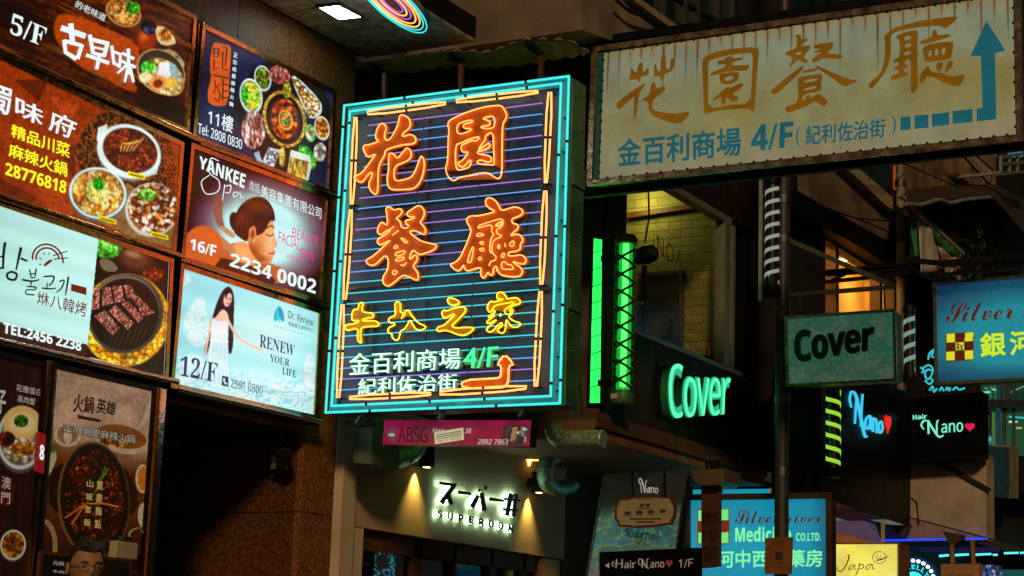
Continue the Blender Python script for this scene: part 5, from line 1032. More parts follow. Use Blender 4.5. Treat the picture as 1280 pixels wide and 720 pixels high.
# corrugated awning over the neon sign
za = Z(380, 0, 3.2); Pn_, Pf_ = PY(9.62), PY(10.35)
near = za((160, 255), (260, 246), (380, 232), (480, 214), (570, 205), (660, 206), (740, 208), (815, 184), (890, 160), (980, 161), (1060, 166), (1140, 210)); far = za((162, 262), (240, 310), (370, 300), (470, 285), (560, 270), (640, 272), (700, 276), (770, 270), (900, 258), (1000, 240), (1090, 226), (1140, 214))
aw = thing('awning', 'sagging brown corrugated awning sheet above the neon sign', 'awning', Pn_.at(*near[5]))
mb = MB(); n = len(near)*3; A = catmull(near, 4); B_ = catmull(far, 4); vs = []; m_ = 8
for i in range(len(A)):
    p, q = Pn_.at(*A[i]), Pf_.at(*B_[i])
    for j in range(m_+1): vs.append(p+(q-p)*j/m_+np.array((0, 0, .012*math.sin(i*2.2))))
k_ = len(A); mb.add(vs, [(i*(m_+1)+j, i*(m_+1)+j+1, (i+1)*(m_+1)+j+1, (i+1)*(m_+1)+j) for i in range(k_-1) for j in range(m_)], 0, True)
o = mb.obj('sheet', mat('brown_sheet', (.52, .30, .13, 1), .6, 0, .4, 5, .2, 20), aw); so = o.modifiers.new('thick', 'SOLIDIFY'); so.thickness = .006
for a, b in (((265, 255), (330, 297)), ((570, 214), (635, 252)), ((890, 168), (955, 222))): MB().beam(Pn_.at(*za(a)[0])-[0, 0, .012], PY(9.9).at(*za(b)[0]), .03, .03).obj('bracket', BLACK, aw)
mb = MB(); xs = [p for p in A]; mb.tube([Pn_.at(*p)+[0, -.004, -.004] for p in A], .006, False, 6); mb.obj('front_edge', STEEL, aw)
# concrete balconies of the tenement, upper middle
M_CONC = mat('stained_concrete', (.25, .22, .19, 1), .85, 0, .45, 2.4, .25, 40); M_PLAS = mat('peeling_plaster', (.36, .40, .38, 1), .85, 0, .7, 2.5, .4, 18, dirt=(.06, .04, .025, 1))
Pp = PY(bay_y0-.02)
t = thing('plaster_beam', 'pale peeling plaster beam at the top centre', 'beam', Pp.at(655, 30)); mb = MB(); mb.prism([Pp.at(*p) for p in ((560, -30), (619, -30), (619, 23), (655, 19), (689, 14), (712, 30), (735, 45), (735, -30))], (0, .5, 0)); mb.obj('render', M_PLAS, t); mb = MB(); mb.prism([PY(bay_y0-.07).at(*p) for p in ((567, -30), (600, -30), (620, 14), (617, 34), (585, 40))], (0, .04, 0)); mb.obj('dark_rib', mat('sooty_concrete', (.03, .028, .024, 1), .9), t)
PBc = PX(-5.2); zs = Z(730, 0, 3.46)
t = thing('concrete_balcony', 'grey concrete balcony with a pale edge strip above the big white sign', 'balcony', PBc.at(775, 40))
mb = MB(); mb.prism([PBc.at(*p) for p in ((725, -40), (770, -40), (796, 0), (846, 38), (834, 40), (762, 50), (728, 37))], (-1.3, 0, 0)); mb.obj('parapet', M_CONC, t)
mb = MB(); mb.prism([PX(-5.15).at(*p) for p in ((783, -20), (797, -4), (864, 44), (850, 48), (846, 40), (793, 1), (776, -18))], (-.2, 0, 0)); mb.obj('edge_strip', mat('pale_concrete', (.42, .36, .29, 1), .8, 0, .2, 8), t)
MB().tube([PX(-5.14).at(*p) for p in catmull(zs((140, 0), (200, 50), (270, 75), (330, 105), (400, 140)), 6)], .012).obj('cable', CABLE, t)
t = thing('window_bank', 'dark green glazed balcony windows above the big white sign', 'window', PX(-5.35).at(870, 40)); mb = MB(); mb.prism([PX(-5.35).at(*p) for p in ((800, -40), (925, -40), (925, 80), (800, 80))], (-.03, 0, 0)); mb.obj('pane', mat('dark_green_glass', (.012, .035, .03, 1), .15, 0, .6, 3), t)
mb = MB()
for x in (829, 856, 872, 897, 915): mb.beam(PX(-5.33).at(x, -40), PX(-5.33).at(x-1, 80), .03, .05)
for a, b in (((800, -30), (925, 40)), ((800, 10), (925, 66))): mb.beam(PX(-5.335).at(*a), PX(-5.335).at(*b), .02, .03)
mb.obj('window_frame', mat('dark_green_frame', (.05, .06, .05, 1), .5, .3), t)
# --- the bay (hair salon, first floor)
M_BAY = mat('dark_maroon_panel', (.022, .012, .009, 1), .5, 0, .6, 5, .1, 30, spec=.25)
bay = thing('salon_bay', 'projecting first floor salon bay with a large window and dark lower panel', 'shop bay', (-6, 12.5, z_bay))
ZQ = Z(730, 380, 3.6); ZP = Z(730, 200, 3.6)
xl, yl0, yl1 = -5.6, PXF.at(757, 400)[1], bay_y1
zsl = PXF.at(797, 416)[2]; zsr = PXF.at(908, 466)[2]; z_sill = (zsl+zsr)/2; ztw = PXF.at(841, 232)[2]; ztw2 = PXF.at(901, 264)[2]; z_head = (ztw+ztw2)/2
yw0, yw1 = PXF.at(782, 330)[1], PXF.at(905, 400)[1]
mb = MB(); mb.box((xl-.1, yl0, z_bay), (xl, yl1, z_sill)); mb.box((xl-.1, yl0, z_sill), (xl, yw0, z_head)); mb.box((xl-.1, yl0, z_head), (xl, yl1, z_head+1.6)); mb.obj('front_panel', M_BAY, bay)
mb = MB(); mb.box((xl-.98, yl0-.001, z_bay), (xl-.102, yl0+.06, z_head+1.6)); mb.obj('side_panel', mat('painted_side', (.42, .45, .42, 1), .35, 0, .15, 6), bay)
mb = MB(); mb.box((xl-1.0, yl0-.25, z_bay-.12), (xl+.06, yl1+.02, z_bay-.002)); mb.obj('floor_slab', mat('brown_trim', (.19, .105, .055, 1), .7, 0, .35, 6, .2, 30), bay)
mb = MB(); mb.box((xl+.001, yl0-.2, z_bay+.0), (xl+.05, yl1+.02, z_bay+.06)); mb.box((xl+.062, yl0-.25, z_bay-.05), (xl+.085, yl1+.02, z_bay-.004)); mb.obj('trim', mat('brown_trim_dark', (.10, .055, .03, 1), .6, 0, .35, 6, .2, 30), bay)
M_ALU = mat('aged_aluminium', (.32, .33, .28, 1), .4, .5, .2, 10)
mb = MB()
mb.box((xl-.07, yw0, z_head-.05), (xl+.01, yw1+.12, z_head)); mb.box((xl-.07, yw0, z_sill+.001), (xl+.01, yl1-.35, z_sill+.035)); mb.box((xl-.07, yw1-.02, z_sill+.036), (xl+.012, yw1+.09, z_head-.051)); mb.box((xl-.07, yw1+.14, z_sill+.036), (xl+.012, yw1+.19, z_head-.051)); mb.obj('window_frame', M_ALU, bay)
MB().box((xl-.045, yw0+.01, z_sill+.04), (xl-.038, yw1-.022, z_head-.052)).obj('window', glass('salon_glass', (.92, .95, .9, 1), .03), bay)
MB().box((xl-.045, yw1+.2, z_sill+.04), (xl-.038, yl1-.05, z_head-.0)).obj('window', glass('dark_shop_glass2', (.25, .25, .24, 1), .25, .04), bay)
MB().box((xl-.05, yl1-.06, z_sill), (xl-.0, yl1, z_head)).obj('end_post', BLACK, bay)
# brick end wall of the salon room, warm light
m, tt, bb = base('yellow_painted_brick'); br = tt.nodes.new('ShaderNodeTexBrick'); br.inputs['Scale'].default_value = 1; br.inputs['Brick Width'].default_value = .21; br.inputs['Row Height'].default_value = .072; br.inputs['Mortar Size'].default_value = .006
br.inputs['Color1'].default_value = (.36, .33, .12, 1); br.inputs['Color2'].default_value = (.27, .26, .10, 1); br.inputs['Mortar'].default_value = (.20, .18, .07, 1); br.inputs['Mortar Smooth'].default_value = .6; br.inputs['Bias'].default_value = -.1
tc = tt.nodes.new('ShaderNodeTexCoord'); sx = tt.nodes.new('ShaderNodeSeparateXYZ'); cx_ = tt.nodes.new('ShaderNodeCombineXYZ'); tt.links.new(tc.outputs['Object'], sx.inputs[0]); tt.links.new(sx.outputs['X'], cx_.inputs['X']); tt.links.new(sx.outputs['Z'], cx_.inputs['Y']); tt.links.new(cx_.outputs[0], br.inputs['Vector']); tt.links.new(br.outputs['Color'], bb.inputs['Base Color'])
nzb = tt.nodes.new('ShaderNodeTexNoise'); nzb.inputs['Scale'].default_value = 3.5; nzb.inputs['Detail'].default_value = 7; tt.links.new(tc.outputs['Object'], nzb.inputs['Vector']); mxb = tt.nodes.new('ShaderNodeMixRGB'); mxb.blend_type = 'MULTIPLY'; mxb.inputs[0].default_value = .75; rmp = tt.nodes.new('ShaderNodeValToRGB'); rmp.color_ramp.elements[0].color = (.45, .42, .3, 1); rmp.color_ramp.elements[1].color = (1.2, 1.2, 1.1, 1); tt.links.new(nzb.outputs['Fac'], rmp.inputs['Fac']); tt.links.new(br.outputs['Color'], mxb.inputs[1]); tt.links.new(rmp.outputs['Color'], mxb.inputs[2]); tt.links.new(mxb.outputs[0], bb.inputs['Base Color'])
bp = tt.nodes.new('ShaderNodeBump'); bp.inputs['Strength'].default_value = .6; bp.inputs['Distance'].default_value = .01; tt.links.new(br.outputs['Fac'], bp.inputs['Height']); bp.invert = True; tt.links.new(bp.outputs['Normal'], bb.inputs['Normal']); bb.inputs['Roughness'].default_value = .7
YBR = yw1+.35; PBr = PY(YBR)
MB().box((-9.5, YBR, z_bay), (xl-.11, YBR+.1, z_head+.8)).obj('brick_wall', m, bay)
MB().box((-9.5, yl0+.07, z_head+.35), (xl-.11, YBR, z_head+.4)).box((-9.5, yl0+.07, z_bay), (xl-.11, YBR, z_bay+.05)).box((-9.6, yl0+.07, z_bay), (-9.5, YBR, z_head+.4)).obj('room_shell', mat('cream_paint', (.4, .35, .2, 1), .8, 0, .1, 3), bay)
q = [PBr.at(*p) for p in ((781, 268), (870, 256), (870, 262), (781, 275))]; mb = MB(); mb.prism(q, (0, -.05, 0)); mb.obj('dado_rail', WOOD, bay)
def lamp(name, loc, e, col, size=.06, parent=None):
    l = bpy.data.lights.new(name, 'POINT'); o = bpy.data.objects.new(name, l); COL.objects.link(o); l.energy = e; l.color = col; l.shadow_soft_size = size; o.location = loc
    if parent: o.parent = parent; o.location = np.array(loc)-WL[parent.name]
    return o
pl2 = PY(YBR-.18).at(802, 236)
t = thing('ceiling_lamp', 'small warm ceiling lamp inside the salon window', 'lamp', pl2); MB().lathe(pl2, pl2+[0, 0, .06], [(0, .05), (.6, .05), (1, .02)], 16).obj('shade', emis('warm_lamp', C(255, 205, 110), 6), t); lamp('lamp_light', pl2-[0, .02, .08], 4.8, (.95, .82, .22), .05, t); MB().beam(pl2+[0, 0, .06], (pl2[0], pl2[1], z_head+.35), .012).obj('stem', BLACK, t)
t = thing('salon_mirror', 'brown framed mirror on the yellow brick wall inside the salon', 'mirror', PBr.at(828, 440)); qmir = [(804, 346), (851, 343), (851, 430), (802, 434)]; mb = MB(); mb.prism([PBr.at(*p, .01) for p in qmir], (0, .008, 0)); mb.obj('glass', mat('mirror_glass', (.35, .32, .2, 1), .35, 1, .05), t); frame_on(PBr, qmir, .03, .03, mat('brown_frame', (.09, .055, .03, 1), .5), t, off=.001)
mb = MB()
for k in range(20): mb.lathe(PBr.at(800.5, 348+k*4.4, .03), PBr.at(800.5, 348+k*4.4, .036), [(0, .007), (1, .004)], 6); mb.lathe(PBr.at(854, 345+k*4.4, .03), PBr.at(854, 345+k*4.4, .036), [(0, .007), (1, .004)], 6)
mb.obj('stud', M_ALU, t)
PWn = PX(xl-.037); ink2 = mat('window_letter_ink', (.03, .028, .018, 1), .6)
t = thing('window_lettering', 'thin dark salon name lettering on the bay window glass', 'lettering', PWn.at(835, 320))
text('name', 'iNOA', PWn, ZP((312, 328), (440, 415), (440, 488), (310, 412)), ink2, t, bold=-.012)
text('line', 'HAIR COLOR & TREATMENT', PWn, ZP((318, 285), (448, 365), (448, 375), (318, 295)), ink2, t, bold=-.01)
t = thing('hair_dryer', 'black hood hair dryer standing behind the salon window beside the green barber pole', 'hair dryer', PX(xl-.3).at(808, 320)); p = PX(xl-.3).at(806, 319)
MB().lathe(p-[.1, 0, .02], p+[.1, 0, .02], [(0, .03), (.2, .06), (.6, .075), (.9, .06), (1, .03)], 20).obj('hood', BLACK, t); MB().beam(p-[0, 0, .08], [p[0], p[1], z_bay+.055], .03).obj('stand', BLACK, t); MB().tube([p+[0, .0, .1], p+[.02, .02, .3], p+[0, .03, .6]], .008).obj('cable', CABLE, t); MB().box(p+[.06, -.05, -.02], p+[.12, -.01, .03]).obj('knob_panel', STEEL, t)
for a in ((838, 419), (886, 444)):
    p = PX(xl-.2).at(*a); t = thing('bottle', 'dark amber bottle standing on the salon window sill' if a[0] < 850 else 'dark red bottle at the right end of the salon window sill', 'bottle', p, 'bottles on the salon sill')
    MB().lathe(p-[0, 0, .02], p+[0, 0, .1], [(0, .022), (.6, .022), (.8, .01), (1, .01)], 12).obj('body', mat('amber' if a[0] < 850 else 'dark_red_plastic', (.25, .09, .02, 1) if a[0] < 850 else (.2, .01, .01, 1), .3), t); MB().lathe(p+[0, 0, .101], p+[0, 0, .125], [(0, .012), (1, .012)], 10).obj('cap', BLACK, t); MB().box(p+[-.09, -.09, z_sill-p[2]-.06], p+[.05, .09, -.021]).obj('ledge', BLACK, t)
# Cover lettering, green channel letters
qc = [(x-6.5, y) for x, y in ZQ((362, 270), (642, 283), (634, 500), (366, 517))]; M_G1 = emis('green_letter_face', (.03, .52, .24, 1), .9, (.05, .4, .25, 1)); M_G2 = mat('green_letter_return', (.03, .25, .12, 1), .4)
t = thing('channel_lettering', 'green glowing channel letters on the dark lower panel of the salon bay', 'shop lettering', PXF.at(870, 515)); MB().prism([PXF.at(*p, .002) for p in ZQ((330, 262), (655, 330), (650, 520), (320, 500))], (.012, 0, 0)).obj('backing', BLACK, t)
text('return', 'Cover', PXF, [(p[0]-1.6, p[1]+1.4) for p in qc], M_G2, t, bold=.045, depth=.05, off=.015, spacing=.93)
text('letter_face', 'Cover', PXF, qc, M_G1, t, bold=.03, depth=.006, off=.066, spacing=.93)
text('neon_tube', 'Cover', PXF, [(p[0]+.3, p[1]-.2) for p in qc], emis('green_letter_tube', (.12, 1.2, .55, 1), 1.0), t, bold=-.012, depth=.006, off=.0725, spacing=.93)
MB().tube([PXF.at(*p, .01) for p in catmull(ZQ((700, 340), (725, 342), (745, 400), (768, 512)), 6)], .004).obj('loose_wire', mat('pale_wire', (.5, .48, .42, 1), .6), bay)
# barber poles
def glow_sleeve():
    "sleeve added round the lamp, scattered light put in as emission: half clear, half glowing"
    if 'glow_sleeve' in MATS: return MATS['glow_sleeve']
    m, t, b_ = base('glow_sleeve'); b_.inputs['Emission Color'].default_value = (.01, .8, .08, 1); b_.inputs['Emission Strength'].default_value = .55; b_.inputs['Base Color'].default_value = (.02, .1, .03, 1)  # emission stands in for light scattered inside the pole
    tr = t.nodes.new('ShaderNodeBsdfTransparent'); mx = t.nodes.new('ShaderNodeMixShader'); mx.inputs[0].default_value = .62
    t.links.new(tr.outputs[0], mx.inputs[1]); t.links.new(b_.outputs[0], mx.inputs[2]); t.links.new(mx.outputs[0], t.nodes['Material Output'].inputs['Surface']); MATS['glow_sleeve'] = m; return m
def barber(pt, pb, r, lab, kind, parent_mat=None, turns=5, sgn=1, lit=None):
    t = thing('barber_pole', lab, 'barber pole', pb, 'barber poles along the street')
    H = np.linalg.norm(pt-pb); ax = (pt-pb)/H
    if kind == 'green':
        MB().lathe(pb+ax*.09, pt-ax*.02, [(0, r*.27), (1, r*.27)], 14).obj('lamp_tube', emis('green_tube', (.42, 6, .62, 1), 1.0), t)
        MB().lathe(pb+ax*.075, pt-ax*.03, [(0, r*.62), (1, r*.62)], 20).obj('glow_sleeve', glow_sleeve(), t)
        stripe = mat('stripe_dark', (.01, .05, .015, 1), .5); cap = M_GRN
    else: stripe = {'pale': emis('pale_glow_stripe', C(195, 200, 190), .55), 'lime': emis('stripe_lime', C(175, 240, 60), .9), 'white': emis('stripe_mint', C(150, 190, 175), .6)}[kind]; cap = BLACK  # pale stripes emit, standing in for light on an unlit pole
    if kind != 'green': MB().lathe(pb+ax*.05, pt-ax*.05, [(0, r*.82), (1, r*.82)], 20).obj('drum', mat('drum_black', (.012, .014, .012, 1), .3), t)
    mb = MB(); rr = r*.86; n_ = 26*turns; w = H/turns*(.075 if kind == 'green' else .26)
    for s0 in ((0, math.pi) if kind == 'green' else (0,)):
        vs = []
        for i in range(n_+1):
            a = s0+sgn*2*math.pi*turns*i/n_; zc_ = .06+(H-.12-w)*i/n_
            x = np.array((math.cos(a), math.sin(a), 0))*rr
            vs += [pb+ax*zc_+x, pb+ax*(zc_+w)+x]
        mb.add(vs, [(2*i, 2*i+2, 2*i+3, 2*i+1) for i in range(n_)], 0, True)
    if kind == 'green':
        for s0 in (0, math.pi):
            vs = []
            for i in range(n_+1):
                a = s0-sgn*2*math.pi*turns*i/n_; zc_ = .06+(H-.12-w)*i/n_; x = np.array((math.cos(a), math.sin(a), 0))*rr*.98; vs += [pb+ax*zc_+x, pb+ax*(zc_+w)+x]
            mb.add(vs, [(2*i, 2*i+2, 2*i+3, 2*i+1) for i in range(n_)], 0, True)
    o = mb.obj('spiral_stripe', stripe, t); so = o.modifiers.new('thick', 'SOLIDIFY'); so.thickness = .003
    mb = MB(); k = 28; vs = [pb+ax*z_+r*np.array((math.cos(2*math.pi*j/k), math.sin(2*math.pi*j/k), 0)) for z_ in (0.0, H) for j in range(k)]; mb.add(vs, [(j, (j+1) % k, k+(j+1) % k, k+j) for j in range(k)], 0, True); mb.obj('glass_cylinder', glass('pole_glass', (.93, 1, .95, 1), .09), t)
    MB().lathe(pb-ax*.03, pb+ax*.06, [(0, r*.9), (.15, r*1.04), (.7, r*1.04), (1, r*.9)], 22).obj('base_cap', cap, t); MB().lathe(pt-ax*.03, pt+ax*.03, [(0, r*.95), (.5, r*1.05), (1, r*.8)], 22).obj('top_cap', cap, t)
    return t
Pbp = PX(-5.42); pt = Pbp.at(783, 300); pb = Pbp.at(778, 500); pt[1] = pb[1] = (pt[1]+pb[1])/2
bpole = barber(pt, pb, .076, 'bright green glowing glass barber pole on the salon bay', 'green', turns=4)
MB().box((xl+.001, pb[1]-.02, pb[2]+.1), (pb[0]-.07, pb[1]+.02, pb[2]+.14)).box((xl+.001, pb[1]-.02, pt[2]-.14), (pb[0]-.07, pb[1]+.02, pt[2]-.1)).obj('bracket', BLACK, bpole)
MB().box(pb+[-.05, -.081, .0], pb+[.0, -.0765, .035]).obj('rating_plate', mat('white_plastic', (.5, .5, .4, 1), .5), bpole)
Pe = PY(yl0-.004); qg = [(746.5, 300), (757, 302), (754.5, 505), (741.5, 505)]  # green light on the bay end, added as a glowing panel
t = thing('glow_panel', 'upright glowing green panel with dark cross bars standing in for pole light on the salon bay end', 'light panel', Pe.at(748, 505)); mb = MB(); mb.prism([Pe.at(*p, .05) for p in qg], (0, .045, 0)); mb.obj('diffuser', emis('green_wall_glow', (.03, 2.4, .16, 1), 1.0, None, .35), t)
mb = MB()
for k in range(9): a = 318+k*21; MB().beam(Pe.at(742.3-.02*(a-500), a, .053), Pe.at(757-.012*(a-300), a-3.5, .053), .004, .006).obj('cross_bar', mat('dark_green_bar', (.01, .06, .015, 1), .5), t)
frame_on(Pe, qg, .02, .056, BLACK, t, off=.001)
# =================================================================== the big white sign
PW = PY(10.5)
qw = [(755.5, 66.3), (1266.5, -7), (1270, 168), (749.5, 223.5)]
ws = thing('hanging_sign', 'wide weathered cream sign with brown brush characters and a teal arrow', 'sign', centre(PW, qw[2:]+qw[2:]))
FR = mat('stained_steel_frame', (.55, .48, .36, 1), .25, .8, .5, 14, .35, 22, (1, 1, 1), (.26, .19, .12, 1))
mb = MB(); mb.prism([PW.at(*p, -.006) for p in ((745, 64), (1277, -12), (1280, 172), (738, 228))], (0, .2, 0)); mb.obj('cabinet', mat('dark_steel', (.05, .05, .05, 1), .5, .4, .3, 8), ws)
frame_on(PW, [(747.5, 65.5), (1268.5, -8.5), (1272, 170), (741.5, 226.5)], .036, .03, FR, ws, off=-.005)
mb = MB(); mb.prism([PW.at(*p, .0) for p in ((748, 66.5), (755, 65.5), (749, 224), (742.5, 225))], (0, -.01, 0)); mb.obj('teal_edge', mat('teal_edge_paint', (.02, .16, .19, 1), .4, 0, .2, 10), ws)
c = Canvas(PW, qw, 560, 200); c.fill((142, 150, 122))
n1 = fbm(c.X*.012, c.Y*.02, 3); n2 = fbm(c.X*.05, c.Y*.012, 8); v = c.v
c.mix(np.clip((v-.18)*2.2, 0, 1)*(.55+.45*n1), (150, 140, 84)); c.mix(np.clip(1-abs(v-.55)*3.2, 0, 1)*np.clip((n1-.35)*3, 0, 1)*.8, (140, 124, 62)); c.mix(np.clip((v-.72)*3, 0, 1)*.8, (152, 142, 116))  # uneven backlight as well as stains painted into the sign colour
c.mix(np.clip((n2-.5)*3, 0, 1)*.16, (112, 118, 110)); c.noise(.6, .05, 4); c.noise(.03, .10, 6)
r2 = np.random.default_rng(5); bx = np.linspace(.012, .988, 34)
for b in bx:
    ln = r2.choice([.10, .2, .3, .42, .5])*r2.uniform(.5, 1); w = .0026*r2.uniform(.7, 1.5)
    m = np.clip(1.2-np.abs(c.u-b)/(w*(1.05-.75*np.clip(v/ln, 0, 1))), 0, 1)*(v < ln)*np.clip(1.25-v/ln, 0, 1); c.mix(m*.95, (78, 30, 12))
    c.mix(np.exp(-((c.u-b)/.008)**2)*np.exp(-v/.09)*.45, (170, 100, 40))
m = np.exp(-v/.02)*.5; c.mix(m, (150, 120, 50)); c.noise(2.5, .035, 2)
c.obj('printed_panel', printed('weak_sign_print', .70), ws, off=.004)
mb = MB()
pts = [tuple(np.array(qw[0])+(np.array(qw[1])-np.array(qw[0]))*b) for b in bx]+[tuple(np.array(qw[3])+(np.array(qw[2])-np.array(qw[3]))*b) for b in np.linspace(.02, .98, 31)]+[tuple(np.array(qw[1])+(np.array(qw[2])-np.array(qw[1]))*b) for b in np.linspace(.1, .95, 9)]+[tuple(np.array(qw[0])+(np.array(qw[3])-np.array(qw[0]))*b) for b in np.linspace(.06, .95, 12)]
MBOLT = mat('rusty_bolt', (.05, .025, .012, 1), .8)
for p in pts: P = PW.at(*p, .006); MB().lathe(P, P+[0, -.012, 0], [(0, .0085), (.6, .0085), (1, .004)], 8).obj('bolt', MBOLT, ws)
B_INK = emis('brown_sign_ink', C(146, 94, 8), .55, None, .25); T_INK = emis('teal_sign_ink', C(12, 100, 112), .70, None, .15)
Z1 = Z(760, 50, 6); Z2_ = Z(950, 20, 5.5385); Z3 = Z(1080, 0, 6)
GL = [
 [[Z1((160, 290), (175, 245), (172, 215), (190, 215), (200, 245), (222, 240), (230, 180), (250, 168), (268, 178), (260, 235), (285, 240), (290, 212), (310, 215), (305, 270), (250, 275), (245, 310), (232, 320), (225, 295), (165, 305))],
  [Z1((345, 270), (350, 245), (345, 190), (365, 182), (375, 240), (397, 230), (400, 125), (420, 110), (437, 125), (437, 225), (470, 215), (470, 145), (490, 138), (503, 150), (495, 215), (470, 245), (425, 255), (420, 300), (402, 310), (395, 275), (355, 275))],
  [Z1((65, 490), (80, 460), (190, 380), (285, 322), (280, 340), (240, 395), (235, 430), (215, 570), (205, 585), (193, 575), (195, 480), (205, 415), (90, 528), (70, 510))],
  [Z1((255, 450), (320, 410), (325, 330), (345, 315), (362, 330), (360, 370), (420, 345), (435, 360), (428, 385), (350, 440), (335, 470), (335, 520), (400, 545), (500, 555), (570, 545), (622, 533), (600, 580), (550, 625), (500, 628), (430, 610), (310, 560), (305, 460), (260, 460))]],
 [[Z1((705, 155), (735, 118), (850, 80), (1000, 58), (1110, 55), (1138, 75), (1125, 200), (1110, 400), (1105, 520), (1080, 540), (1060, 515), (900, 522), (760, 545), (727, 562), (718, 500), (715, 300)), Z1((752, 165), (780, 150), (900, 115), (1060, 98), (1092, 105), (1080, 300), (1072, 480), (900, 490), (755, 520), (755, 350))],
  [Z1((820, 175), (830, 155), (880, 150), (890, 125), (925, 125), (930, 140), (1010, 132), (1015, 150), (940, 165), (930, 195), (1000, 192), (1070, 185), (1050, 230), (1010, 235), (880, 240), (780, 275), (765, 255), (800, 235), (880, 205), (885, 180), (830, 190))],
  [Z1((835, 262), (850, 252), (970, 240), (990, 250), (970, 325), (850, 340)), Z1((875, 280), (945, 268), (940, 300), (880, 312))],
  [Z1((785, 450), (830, 410), (905, 345), (920, 365), (985, 325), (1015, 325), (1020, 350), (945, 400), (940, 410), (985, 435), (965, 465), (920, 460), (890, 420), (880, 488), (850, 490), (855, 420), (800, 460))]],
 [[Z2_((175, 270), (180, 250), (255, 225), (258, 160), (245, 140), (265, 125), (285, 140), (288, 165), (330, 155), (332, 170), (290, 195), (290, 212), (345, 205), (355, 212), (330, 255), (300, 285), (335, 310), (330, 330), (300, 325), (265, 300), (215, 355), (200, 350), (235, 290), (195, 275)), Z2_((240, 262), (300, 245), (272, 277))],
  [Z2_((370, 215), (385, 198), (500, 182), (515, 195), (500, 230), (460, 260), (575, 270), (575, 285), (545, 305), (450, 290), (375, 330), (358, 320), (370, 290), (435, 250), (380, 260), (372, 250), (430, 225), (385, 232))],
  [Z2_((75, 530), (90, 505), (290, 345), (305, 350), (290, 385), (110, 550), (90, 545))], [Z2_((380, 345), (410, 350), (520, 400), (620, 440), (670, 445), (672, 460), (640, 468), (600, 490), (575, 488), (500, 430), (400, 365))],
  [Z2_((288, 385), (395, 360), (405, 375), (390, 382), (300, 400))],
  [Z2_((262, 440), (270, 425), (420, 400), (437, 410), (425, 490), (430, 515), (410, 525), (300, 545), (295, 590), (320, 580), (322, 555), (345, 545), (355, 570), (390, 545), (420, 545), (465, 580), (470, 605), (450, 628), (430, 625), (385, 585), (330, 625), (210, 672), (185, 668), (175, 645), (190, 625), (270, 600)), Z2_((305, 450), (400, 432), (395, 450), (305, 467)), Z2_((305, 505), (395, 485), (390, 503), (305, 522))]],
 [[Z3((150, 285), (160, 265), (225, 210), (330, 180), (460, 150), (600, 132), (720, 122), (650, 190), (620, 212), (595, 210), (570, 195), (450, 200), (300, 225), (215, 250), (200, 290), (205, 400), (180, 520), (80, 655), (50, 665), (32, 645), (45, 620), (120, 560), (155, 470), (160, 320))],
  [Z3((245, 270), (300, 245), (400, 225), (408, 245), (400, 400), (412, 410), (400, 430), (405, 560), (410, 640), (380, 705), (360, 700), (350, 670), (355, 580), (352, 440), (310, 455), (305, 485), (330, 490), (330, 510), (300, 520), (300, 545), (335, 545), (335, 565), (220, 605), (200, 590), (205, 570), (260, 555), (262, 525), (230, 525), (225, 510), (260, 490), (262, 470), (220, 470), (220, 455), (270, 430), (270, 310), (245, 285)), Z3((303, 278), (354, 268), (354, 297), (303, 307)), Z3((308, 333), (354, 323), (354, 352), (308, 362)), Z3((303, 393), (354, 383), (354, 407), (303, 420))],
  [Z3((422, 320), (430, 305), (512, 285), (515, 235), (530, 222), (550, 238), (552, 270), (640, 256), (655, 268), (630, 285), (440, 340))],
  [Z3((435, 355), (530, 325), (660, 312), (674, 325), (660, 435), (630, 450), (455, 472), (455, 430)), Z3((480, 385), (510, 378), (508, 425), (485, 430)), Z3((535, 372), (560, 366), (556, 415), (535, 420)), Z3((585, 363), (615, 358), (610, 408), (583, 413))],
  [Z3((415, 580), (470, 495), (490, 500), (495, 530), (540, 550), (580, 545), (640, 575), (700, 575), (768, 552), (730, 640), (700, 650), (640, 640), (480, 560), (450, 625), (425, 620))], [Z3((544, 535), (545, 475), (600, 462), (582, 538))], [Z3((605, 550), (630, 470), (655, 455), (672, 470), (668, 495), (615, 555))]]]
for parts in GL:
    for k, cs in enumerate(parts): fill('brush_character', [chaikin(q, 1) for q in cs], PW, B_INK, ws, off=.0055+k*.0003)
fill('arrow', [[(1233.3, 26.5), (1257, 63.5), (1244, 66.8), (1245.8, 149.3), (1221, 152.2), (1221, 136.2), (1228.4, 134.8), (1226.3, 70.2), (1213.5, 70)]], PW, T_INK, ws, off=.0055)
zr = Z(980, 120, 4.267)
for q in (((622, 115), (677, 110), (677, 180), (622, 185)), ((698, 105), (772, 100), (772, 170), (698, 178)), ((790, 97), (882, 88), (882, 155), (790, 165)), ((900, 82), (1007, 70), (1007, 140), (900, 150))): fill('arrow', [zr(*q)], PW, T_INK, ws, off=.0055)
zt_ = Z(760, 130, 5.333)
text('lettering', '金百利商場', PW, zt_((66, 238), (890, 150), (890, 346), (66, 425)), T_INK, ws, bold=.028, off=.0055); text('lettering', '4/F', PW, zt_((958, 146), (1238, 116), (1232, 288), (955, 322)), T_INK, ws, bold=.035, off=.0055)
text('lettering', '紀利佐治街', PW, zr((118, 160), (545, 118), (540, 222), (116, 265)), T_INK, ws, bold=.02, off=.0055); text('lettering', '(', PW, zr((66, 168), (86, 166), (86, 270), (66, 272)), T_INK, ws, off=.0055); text('lettering', ')', PW, zr((578, 108), (598, 106), (598, 210), (578, 212)), T_INK, ws, off=.0055)
mb = MB(); P1 = PY(10.62)
mb.beam(P1.at(700, 58), P1.at(1290, -24), .05, .05); mb.beam(P1.at(730, 243), P1.at(1290, 181), .05, .05); mb.beam((-5.6, 11.4, P1.at(745, 60)[2]), P1.at(800, 48), .03); mb.obj('bearing_beam', BLACK, ws)
